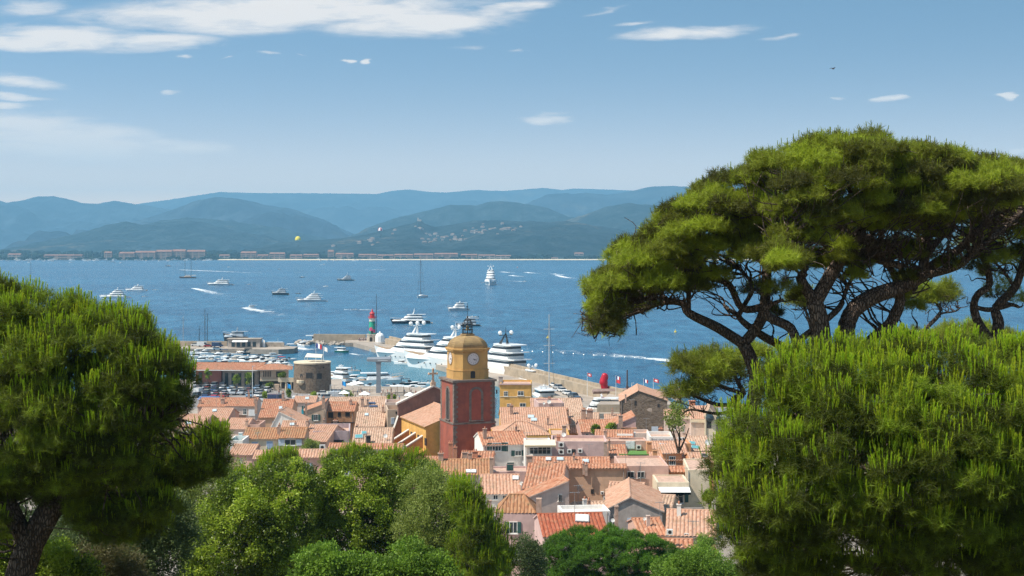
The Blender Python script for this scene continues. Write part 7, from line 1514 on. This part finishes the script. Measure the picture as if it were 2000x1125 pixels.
# ---- the big pine at the left edge
pine('big pine with bright upright shoots filling the left edge', 'pine_tree', 35,
  [([(-90, 548), (-20, 546), (40, 551), (95, 560), (150, 568), (205, 596), (262, 604), (308, 622), (330, 655), (362, 690), (376, 728), (372, 760), (378, 792), (352, 826), (330, 856), (318, 900), (300, 950), (240, 968), (180, 976), (110, 985), (50, 960), (-90, 970)], 0, .80), ([(318, 892), (352, 858), (392, 832), (432, 838), (448, 872), (442, 920), (404, 950), (352, 962), (300, 950), (268, 922)], 2.2, .14), ([(-90, 930), (40, 900), (130, 905), (210, 930), (235, 985), (150, 1010), (60, 985), (-90, 1000)], 1.2, .10), ([(120, 965), (300, 950), (352, 985), (330, 1045), (215, 1078), (130, 1040)], 1.6, .12), ([(-95, 1000), (0, 995), (22, 1060), (-95, 1085)], .8, .03)],
  [[(30, 1150, 30), (55, 1075, 27), (95, 1000, 24), (140, 930, 20), (170, 860, 16), (175, 790, 12), (190, 720, 8), (200, 660, 5)], [(60, 1075, 20), (20, 990, 16), (-10, 900, 13), (20, 800, 9), (60, 720, 6), (90, 640, 4)], [(150, 910, 14), (220, 850, 11), (280, 800, 8), (320, 750, 5), (340, 715, 3)], [(175, 850, 10, -.5), (120, 780, 8, -1), (90, 720, 5, -1.4), (60, 650, 4, -1.4)], [(110, 980, 12), (200, 950, 8, 1), (290, 920, 5, 2), (360, 890, 4, 2.2), (420, 870, 2, 2.4)], [(170, 870, 9, .8), (240, 770, 7, 1.4), (260, 690, 4, 1.6)], [(140, 930, 8, -.5), (190, 890, 6, -1.4), (250, 850, 4, -1.6), (310, 830, 3, -1.4)]],
  M_PINE, .36, 540, 60, 3.3, gap=1.0, tuft=.165, needle_w=.0095, candle=.30, tint=(0, .42), extra_twigs=120, r0=.03)
# ---- the bushy pine at lower right
pine('bushy pine with bright upright shoots filling the lower right corner', 'pine_tree', 28,
  [([(1492, 722), (1520, 692), (1556, 672), (1600, 676), (1650, 664), (1715, 668), (1790, 660), (1850, 664), (1900, 654), (1960, 668), (2110, 664), (2110, 1160), (1462, 1160), (1440, 1112), (1408, 1064), (1388, 1004), (1378, 958), (1384, 902), (1408, 862), (1422, 812), (1470, 782)], 0, 1.0)],
  [[(1740, 1180, 26), (1735, 1100, 24), (1720, 1010, 20), (1730, 920, 15), (1750, 840, 10), (1770, 760, 6)], [(1730, 1060, 16), (1800, 1010, 12), (1880, 960, 8), (1960, 900, 6)], [(1725, 1030, 14), (1640, 1000, 11), (1560, 980, 8), (1480, 930, 5)], [(1725, 980, 12), (1650, 900, 9), (1580, 820, 7), (1540, 750, 4)], [(1735, 1120, 12), (1640, 1090, 9), (1560, 1080, 6), (1460, 1060, 4)]],
  M_PINE, .34, 640, 58, 3.0, gap=.95, tuft=.155, needle_w=.0085, candle=.34, tint=(.0, .45), extra_twigs=60, r0=.024)
# ---- stone pines on the right, three crowns that meet
SP = dict(rc=.55, gap=1.34, pads=14, tuft=.19, needle_w=.013, candle=.06, tint=(.0, .95), csize=.9, ctint=(.6, .95), r0=.045, up=.5, zmin=.0, flat_=.72, nn=22)
pine('leaning stone pine with a long bough reaching left over the water', 'stone_pine', 46,
  [([(1146, 612), (1148, 572), (1162, 532), (1200, 504), (1212, 474), (1262, 452), (1278, 424), (1312, 400), (1350, 372), (1402, 342), (1440, 338), (1478, 318), (1512, 330), (1520, 420), (1492, 470), (1440, 492), (1392, 520), (1330, 540), (1290, 572), (1235, 590), (1190, 605)], 0, .93), ([(1146, 590), (1200, 585), (1202, 625), (1188, 664), (1166, 650), (1150, 634)], .3, .05), ([(1230, 560), (1300, 545), (1330, 560), (1270, 592)], -.6, .05), ([(1290, 560), (1340, 530), (1400, 520), (1420, 545), (1360, 580), (1310, 590)], .8, .06), ([(1160, 600), (1230, 590), (1250, 615), (1215, 632), (1200, 660), (1176, 668), (1158, 645)], -.2, .07)],
  [[(1452, 860, 15), (1468, 800, 15), (1478, 745, 15), (1466, 700, 14), (1452, 672, 13)], [(1452, 672, 11), (1402, 640, 10), (1346, 612, 8.5), (1332, 592, 7), (1292, 592, 5), (1238, 612, 4), (1190, 618, 2)], [(1452, 672, 11), (1488, 622, 11), (1496, 560, 10), (1497, 512, 9), (1490, 470, 7), (1462, 420, 5), (1430, 380, 3)], [(1489, 600, 8), (1449, 602, 7), (1424, 556, 7), (1386, 542, 6), (1332, 524, 5), (1280, 500, 3), (1230, 520, 2)], [(1346, 612, 4), (1345, 570, 5), (1348, 530, 4), (1320, 480, 3), (1290, 450, 2)], [(1497, 520, 6), (1440, 470, 5), (1380, 440, 4), (1330, 420, 2)], [(1497, 530, 5, -.6), (1530, 470, 4, -1), (1520, 400, 3, -1)], [(1552, 700, 9, .8), (1528, 678, 9, .8), (1483, 652, 8, .7), (1445, 622, 6, .6), (1449, 604, 5, .4), (1470, 560, 4, .4), (1440, 520, 3, .3)], [(1332, 592, 3), (1270, 580, 3, -.4), (1200, 600, 2, -.6), (1172, 640, 1.5, -.5)]],
  M_STONEP, ncl=150, per=104, thick=3.4, extra_twigs=420, **SP)
pine('upright stone pine with forked trunk in the middle of the group', 'stone_pine', 44,
  [([(1466, 330), (1472, 306), (1522, 290), (1580, 276), (1640, 262), (1702, 254), (1748, 262), (1768, 290), (1760, 360), (1740, 420), (1690, 452), (1640, 480), (1590, 500), (1540, 470), (1505, 430), (1470, 400)], 0, .88), ([(1500, 470), (1540, 455), (1580, 480), (1562, 530), (1530, 545), (1502, 520)], -2.6, .12), ([(1600, 485), (1650, 472), (1684, 500), (1630, 522)], 1.2, .06), ([(1440, 470), (1490, 480), (1480, 520), (1430, 510)], 1.0, .06)],
  [[(1606, 740, 20), (1605, 672, 19), (1600, 622, 18), (1590, 588, 17)], [(1590, 588, 13), (1572, 560, 11), (1564, 542, 10), (1572, 528, 8), (1560, 500, 5)], [(1592, 590, 15), (1618, 545, 14), (1642, 505, 13), (1655, 470, 11), (1640, 430, 8), (1600, 390, 5), (1560, 350, 3)], [(1655, 470, 9), (1690, 440, 7), (1710, 390, 5), (1700, 330, 3)], [(1642, 505, 7), (1600, 470, 5, -.6), (1550, 450, 4, -1.5), (1530, 480, 3, -2.4)], [(1640, 430, 5), (1660, 380, 4, -.5), (1650, 320, 3, -.6)], [(1561, 690, 10, .6), (1545, 642, 10, .6), (1503, 620, 9, .6), (1498, 600, 6, .5), (1530, 585, 3, .3)], [(1560, 665, 7, .3), (1600, 635, 7, .6), (1640, 600, 6, .9), (1655, 560, 4, 1), (1680, 520, 3, 1)]],
  M_STONEP, ncl=135, per=104, thick=3.6, extra_twigs=260, **SP)
pine('spreading stone pine with thick curved bough at the right', 'stone_pine', 45,
  [([(1700, 400), (1738, 340), (1752, 288), (1822, 282), (1882, 300), (1942, 310), (2000, 314), (2000, 400), (1960, 430), (1890, 440), (1840, 452), (1780, 470), (1720, 466), (1660, 490), (1660, 440)], 0, .86), ([(1560, 505), (1620, 492), (1662, 520), (1604, 546)], 2.4, .05), ([(1690, 482), (1760, 470), (1834, 472), (1804, 512), (1722, 512)], 1.8, .08)],
  [[(1656, 740, 19), (1654, 690, 19), (1652, 645, 18), (1668, 605, 17), (1708, 578, 16), (1760, 560, 15), (1800, 538, 13), (1832, 512, 10), (1872, 488, 8), (1902, 455, 6), (1940, 420, 4)], [(1672, 700, 12, .8), (1705, 662, 12, .8), (1742, 628, 11, .6), (1758, 585, 10, .4), (1748, 540, 7), (1720, 500, 5), (1700, 460, 3)], [(1800, 538, 10), (1806, 495, 9), (1808, 455, 7), (1780, 410, 5), (1770, 350, 3)], [(1798, 540, 8, -.5), (1868, 520, 8, -.6), (1906, 488, 7, -.5), (1962, 445, 5), (2000, 410, 3)], [(1806, 500, 6), (1850, 450, 5), (1880, 400, 4), (1890, 350, 2)], [(1760, 520, 7, -.6), (1700, 505, 6, -.8), (1660, 490, 4, -.8), (1620, 480, 2, -.6)], [(1748, 690, 10, 1.4), (1735, 650, 9, 1.4), (1750, 600, 7, 1.4), (1790, 560, 5, 1.4)], [(1800, 700, 8, 2), (1770, 650, 8, 2), (1730, 655, 5, 2)]],
  M_STONEP, ncl=150, per=104, thick=3.6, extra_twigs=420, **SP)
pine('slender stone pine with two crooked stems at the right edge', 'stone_pine', 48,
  [([(1935, 335), (1990, 318), (2080, 325), (2080, 470), (2010, 480), (1960, 468), (1905, 452)], 0, .9), ([(1870, 470), (1930, 460), (1960, 490), (1900, 505)], 1.2, .1), ([(1962, 478), (2070, 478), (2070, 566), (1994, 545)], 1.2, .22)],
  [[(1946, 740, 12), (1947, 668, 12), (1950, 630, 11), (1946, 600, 9), (1982, 562, 8), (1998, 515, 7), (2010, 470, 5), (2030, 420, 3)], [(1942, 672, 9), (1912, 632, 9), (1902, 598, 8), (1910, 575, 7), (1932, 556, 7), (1926, 515, 6), (1908, 482, 4), (1950, 440, 3)], [(1946, 600, 5), (1975, 595, 4), (1990, 600, 3)], [(1906, 600, 4), (1930, 605, 5), (1960, 600, 4), (1982, 594, 2)], [(1982, 562, 4), (1960, 530, 3), (1930, 500, 2)]],
  M_STONEP, ncl=60, per=54, thick=2.6, extra_twigs=110, **SP)
# ---- smaller pines behind
SM = dict(tuft=.30, needle_w=.018, candle=.10, tint=(.25, .8), csize=1.2, r0=.03, nn=20, ctint=(.6, .9))
pine('small wind bent pine with bare lower branches in front of the sea', 'pine_tree', 62, [([(1294, 752), (1304, 732), (1332, 696), (1372, 680), (1420, 686), (1450, 700), (1446, 738), (1420, 752), (1372, 770), (1336, 784), (1306, 786)], 0, .85), ([(1440, 690), (1475, 678), (1502, 690), (1480, 702)], .5, .15)],
  [[(1452, 840, 7), (1440, 800, 7), (1432, 782, 7), (1452, 768, 6), (1440, 745, 4), (1430, 715, 2)], [(1436, 790, 4), (1400, 790, 4), (1360, 775, 3), (1325, 760, 2)], [(1450, 768, 4), (1410, 755, 4), (1370, 735, 3), (1340, 720, 2)], [(1440, 800, 4), (1400, 808, 3), (1350, 800, 2), (1330, 812, 1)]], M_STONEP, .6, 52, 50, 1.6, extra_twigs=150, **SM)
pine('distant low pine showing between the stone pine trunks at right', 'pine_tree', 78, [([(1742, 660), (1760, 638), (1810, 648), (1862, 628), (1905, 624), (1950, 640), (1984, 652), (1960, 690), (1760, 690)], 0, 1)], [[(1860, 760, 7), (1860, 700, 6), (1850, 660, 4)]], M_STONEP, .65, 46, 46, 2, extra_twigs=20, **SM)
pine('young pine tuft hanging between two stone pine trunks', 'pine_tree', 66, [([(1545, 590), (1552, 572), (1578, 568), (1596, 590), (1580, 604), (1556, 606)], 0, 1)], [[(1592, 720, 5), (1586, 650, 4), (1570, 595, 2)]], M_STONEP, .5, 9, 46, .8, extra_twigs=14, **SM)
pine('thin crooked pine with flat top behind the curved bough', 'pine_tree', 66, [([(1770, 575), (1800, 552), (1850, 550), (1878, 568), (1860, 592), (1800, 594)], 0, 1)], [[(1796, 720, 4), (1796, 660, 4), (1836, 612, 4), (1828, 590, 3), (1822, 570, 2)], [(1836, 612, 2), (1866, 608, 1.5), (1876, 600, 1)]], M_STONEP, .5, 20, 44, 1.2, extra_twigs=50, **SM)
leafy('spindly pale tree in front of the blush building by the stone hall', 'thin_tree', 120, [([(1300, 800), (1318, 784), (1345, 790), (1352, 826), (1330, 850), (1306, 836)], 0, 1)], M_OLIVE, .5, 16, 12, 1.2, leaf=.2, lw=.06, spread=.3, nl=8, trunk=.10)
# ---- broadleaf trees in the lower middle
LF = dict(leaf=.12, lw=.036, spread=.20, nl=9)
leafy('dark glossy evergreen tree, left of the three round crowns', 'evergreen_tree', 72, [([(352, 1165), (358, 1090), (378, 1036), (396, 985), (424, 944), (470, 922), (530, 905), (596, 905), (632, 930), (622, 990), (618, 1060), (604, 1165)], 0, 1)], M_OAK, .50, 230, 46, 4.2, tint=(0, .75), **LF)
leafy('tall dark evergreen oak, middle of the three round crowns', 'evergreen_tree', 74, [([(584, 1165), (604, 1060), (592, 960), (612, 912), (650, 896), (708, 890), (764, 902), (806, 930), (818, 1000), (800, 1165)], 0, 1)], M_OAK, .50, 230, 46, 4.0, tint=(.05, .7), **LF)
leafy('greyish olive green tree, right of the three round crowns', 'evergreen_tree', 70, [([(752, 1165), (778, 1010), (792, 940), (836, 912), (884, 932), (922, 980), (950, 1040), (960, 1165)], 0, 1)], M_OLIVE, .48, 210, 44, 3.6, tint=(0, .8), leaf=.10, lw=.024, spread=.2, nl=10)
leafy('light green laurel bush below the round crowns', 'laurel_bush', 62, [([(556, 1165), (586, 1092), (640, 1062), (690, 1092), (758, 1086), (802, 1058), (852, 1082), (886, 1110), (890, 1165)], -1, 1)], M_LIGHT, .42, 130, 44, 2.2, cat='shrub', **LF)
PB = dict(tuft=.24, needle_w=.016, candle=.5, tint=(.1, .55), csize=1.7, ctint=(.7, 1.0), r0=.03, nn=20, rc=.5)
pine('young pine with tall shoots behind the dark evergreen tree', 'pine_tree', 84, [([(488, 930), (508, 902), (530, 886), (566, 884), (586, 900), (580, 935), (530, 946)], 0, 1)], [[(545, 1100, 6), (540, 1000, 5), (525, 930, 3), (520, 896, 2)], [(540, 990, 4), (560, 940, 3), (568, 900, 2)]], M_PINE, ncl=34, per=44, thick=1.8, extra_twigs=20, **PB)
pine('row-topping pine with upright shoots above the middle round crown', 'pine_tree', 88, [([(620, 905), (650, 884), (700, 872), (742, 884), (800, 880), (846, 900), (872, 936), (850, 960), (760, 930), (660, 925)], 0, 1)], [[(760, 1120, 8), (755, 1000, 7), (740, 930, 4), (720, 890, 2)], [(755, 960, 5), (800, 920, 4), (830, 905, 2)], [(750, 950, 4), (690, 910, 3), (660, 895, 2)]], M_PINE, ncl=70, per=44, thick=2.4, **PB)
pine('pine with long shoots at the right end of the round crowns', 'pine_tree', 66, [([(862, 1165), (880, 1090), (876, 1020), (868, 960), (884, 926), (908, 934), (942, 958), (954, 984), (978, 1030), (1002, 1060), (1004, 1110), (988, 1165)], 0, 1)], [[(930, 1220, 9), (930, 1120, 8), (925, 1030, 6), (905, 970, 3)], [(928, 1080, 5), (970, 1050, 3)]], M_PINE, ncl=90, per=50, thick=2.6, **PB)
pine('small pine with shoots at the left end of the round crowns', 'pine_tree', 78, [([(438, 985), (448, 944), (468, 920), (494, 920), (508, 950), (500, 990), (460, 1005)], 0, 1)], [[(480, 1140, 6), (478, 1040, 5), (472, 950, 3)]], M_PINE, ncl=34, per=44, thick=1.6, **PB)
pine('dense dark green umbrella pine below the red tiled roof', 'umbrella_pine', 96, [([(1040, 1110), (1058, 1066), (1090, 1042), (1132, 1030), (1190, 1026), (1248, 1032), (1296, 1054), (1330, 1074), (1352, 1104), (1330, 1165), (1080, 1165)], 0, 1)], [[(1200, 1260, 12), (1198, 1160, 10), (1190, 1090, 6)], [(1198, 1150, 6), (1120, 1090, 4)], [(1198, 1150, 6), (1270, 1090, 4)]], M_DARKP, .55, 250, 60, 4.6, tuft=.20, needle_w=.022, candle=.0, tint=(.1, .9), r0=.04, nn=18, zmin=0, up=.9, flat_=.7)
SH = dict(cat='shrub', leaf=.12, lw=.030, spread=.24, nl=9)
leafy('fresh green shrubs at the foot of the lower right pine', 'shrub', 84, [([(1262, 1165), (1290, 1096), (1334, 1082), (1368, 1068), (1404, 1080), (1446, 1112), (1470, 1165)], 0, 1)], M_LIGHT, .5, 95, 42, 2.4, **SH)
leafy('slim pale shrub between olive tree and umbrella pine', 'shrub', 86, [([(996, 1165), (1004, 1080), (1022, 1046), (1046, 1050), (1062, 1092), (1060, 1165)], 0, 1)], M_GREY, .5, 46, 34, 1.8, **SH)
leafy('spray of light leaves poking up before the pale sunlit roof', 'shrub', 104, [([(1352, 1090), (1364, 1052), (1382, 1046), (1396, 1064), (1392, 1095)], 0, 1)], M_LIGHT, .5, 14, 26, 1.2, **SH)
leafy('grey green scrub under the left pine branches', 'shrub', 47, [([(70, 1165), (96, 1040), (160, 985), (240, 960), (320, 955), (372, 980), (384, 1040), (352, 1165)], 0, 1)], M_GREY, .42, 190, 36, 2.6, tint=(0, .9), cat='shrub', leaf=.1, lw=.02, spread=.2, nl=9)
leafy('dry brown scrub at the foot of the left pine', 'shrub', 41, [([(110, 1180), (140, 1090), (180, 1064), (230, 1060), (280, 1090), (300, 1180)], 0, 1)], M_DRY, .36, 60, 36, 1.8, cat='shrub', leaf=.1, lw=.014, spread=.2, nl=10)
leafy('yellowish scrub behind the lower branch of the left pine', 'shrub', 86, [([(290, 1050), (312, 960), (360, 912), (420, 898), (470, 902), (492, 940), (450, 985), (420, 1030), (380, 1080)], 0, 1)], M_OLIVE, .6, 95, 40, 2.4, **SH)
leafy('low dark shrubs crowding the foot of the left pine trunk', 'shrub', 39, [([(-70, 1180), (-60, 1050), (10, 1020), (60, 1075), (120, 1060), (190, 1110), (220, 1180)], 0, 1)], M_OAK, .36, 120, 38, 1.6, cat='shrub', leaf=.09, lw=.02, spread=.18, nl=9)
leafy('dim green scrub behind the trunk of the left pine', 'shrub', 66, [([(-80, 1100), (-80, 960), (60, 930), (180, 930), (290, 930), (340, 960), (330, 1060), (200, 1100)], 0, 1)], M_GREY, .6, 110, 36, 2.4, **SH)
leafy('round shrub against the mauve terrace house', 'shrub', 246, [([(588, 888), (592, 868), (604, 860), (618, 866), (624, 884), (612, 894)], 0, 1)], M_OLIVE, .6, 16, 26, 1.2, cat='shrub', leaf=.3, lw=.1, spread=.45, nl=8)
for (x0, x1, y0, y1, d, lb) in ((1157, 1169, 832, 844, 258, 'potted shrub on the left of the pink roof ridge'), (1185, 1202, 828, 845, 254, 'bushy potted shrub on the pink roof ridge'), (668, 692, 764, 778, 446, 'dark hedge on the quay right of the camper van'), (608, 618, 766, 778, 448, 'small dark tree at the foot of the round stone tower'), (641, 648, 764, 777, 444, 'dark bushy tree beside the camper van'), (560, 569, 760, 776, 440, 'dark cypress by the blue flag'), (514, 520, 766, 778, 430, 'small cypress at the car park exit'), (400, 412, 722, 742, 470, 'tree in front of the brick harbour office wall'), (455, 468, 732, 752, 470, 'round tree before the grey harbour office front'), (478, 492, 728, 750, 470, 'dark tree by the office doors'), (545, 560, 728, 738, 463, 'planter shrubs on the gallery terrace'), (520, 535, 748, 758, 463, 'low garden bush below the beige office wing'), (758, 772, 772, 780, 320, 'potted plants on the roof terrace by the church'), (1378, 1390, 962, 975, 184, 'small planter bush on the beige terrace'), (725, 730, 872, 882, 232, 'tiny rooftop bush between the pale roofs')):
    w, h_ = (x1 - x0) / 2, (y1 - y0) / 2; cx, cy = (x0 + x1) / 2, (y0 + y1) / 2
    leafy(lb, 'shrub', d, [([(cx + w * math.cos(k * .785), cy + h_ * math.sin(k * .785)) for k in range(8)], 0, 1)], M_OAK, max(.35, w / F * d * .45), 12, 22, w / F * d, cat='shrub', leaf=.3, lw=.09, spread=.4, nl=8, trunk=.06)
print('foliage triangles', NTRI[0])
# ================================================================ HAZE: one closed box of even air round everything
mh = bpy.data.materials.new('haze_air'); mh.use_nodes = True; n_ = mh.node_tree; n_.nodes.clear()
vo = n_.nodes.new('ShaderNodeVolumePrincipled'); ho = n_.nodes.new('ShaderNodeOutputMaterial'); n_.links.new(vo.outputs[0], ho.inputs['Volume'])
vo.inputs['Color'].default_value = (.32, .69, 1.0, 1); vo.inputs['Density'].default_value = 1.0e-4; vo.inputs['Anisotropy'].default_value = 0.0; vo.inputs['Density Attribute'].default_value = ''
try: mh.cycles.homogeneous_volume = True
except Exception: pass
hz = MB().box((0, 7800, 318), (19000, 16800, 650)).build('haze', mh); hz['kind'] = 'stuff'
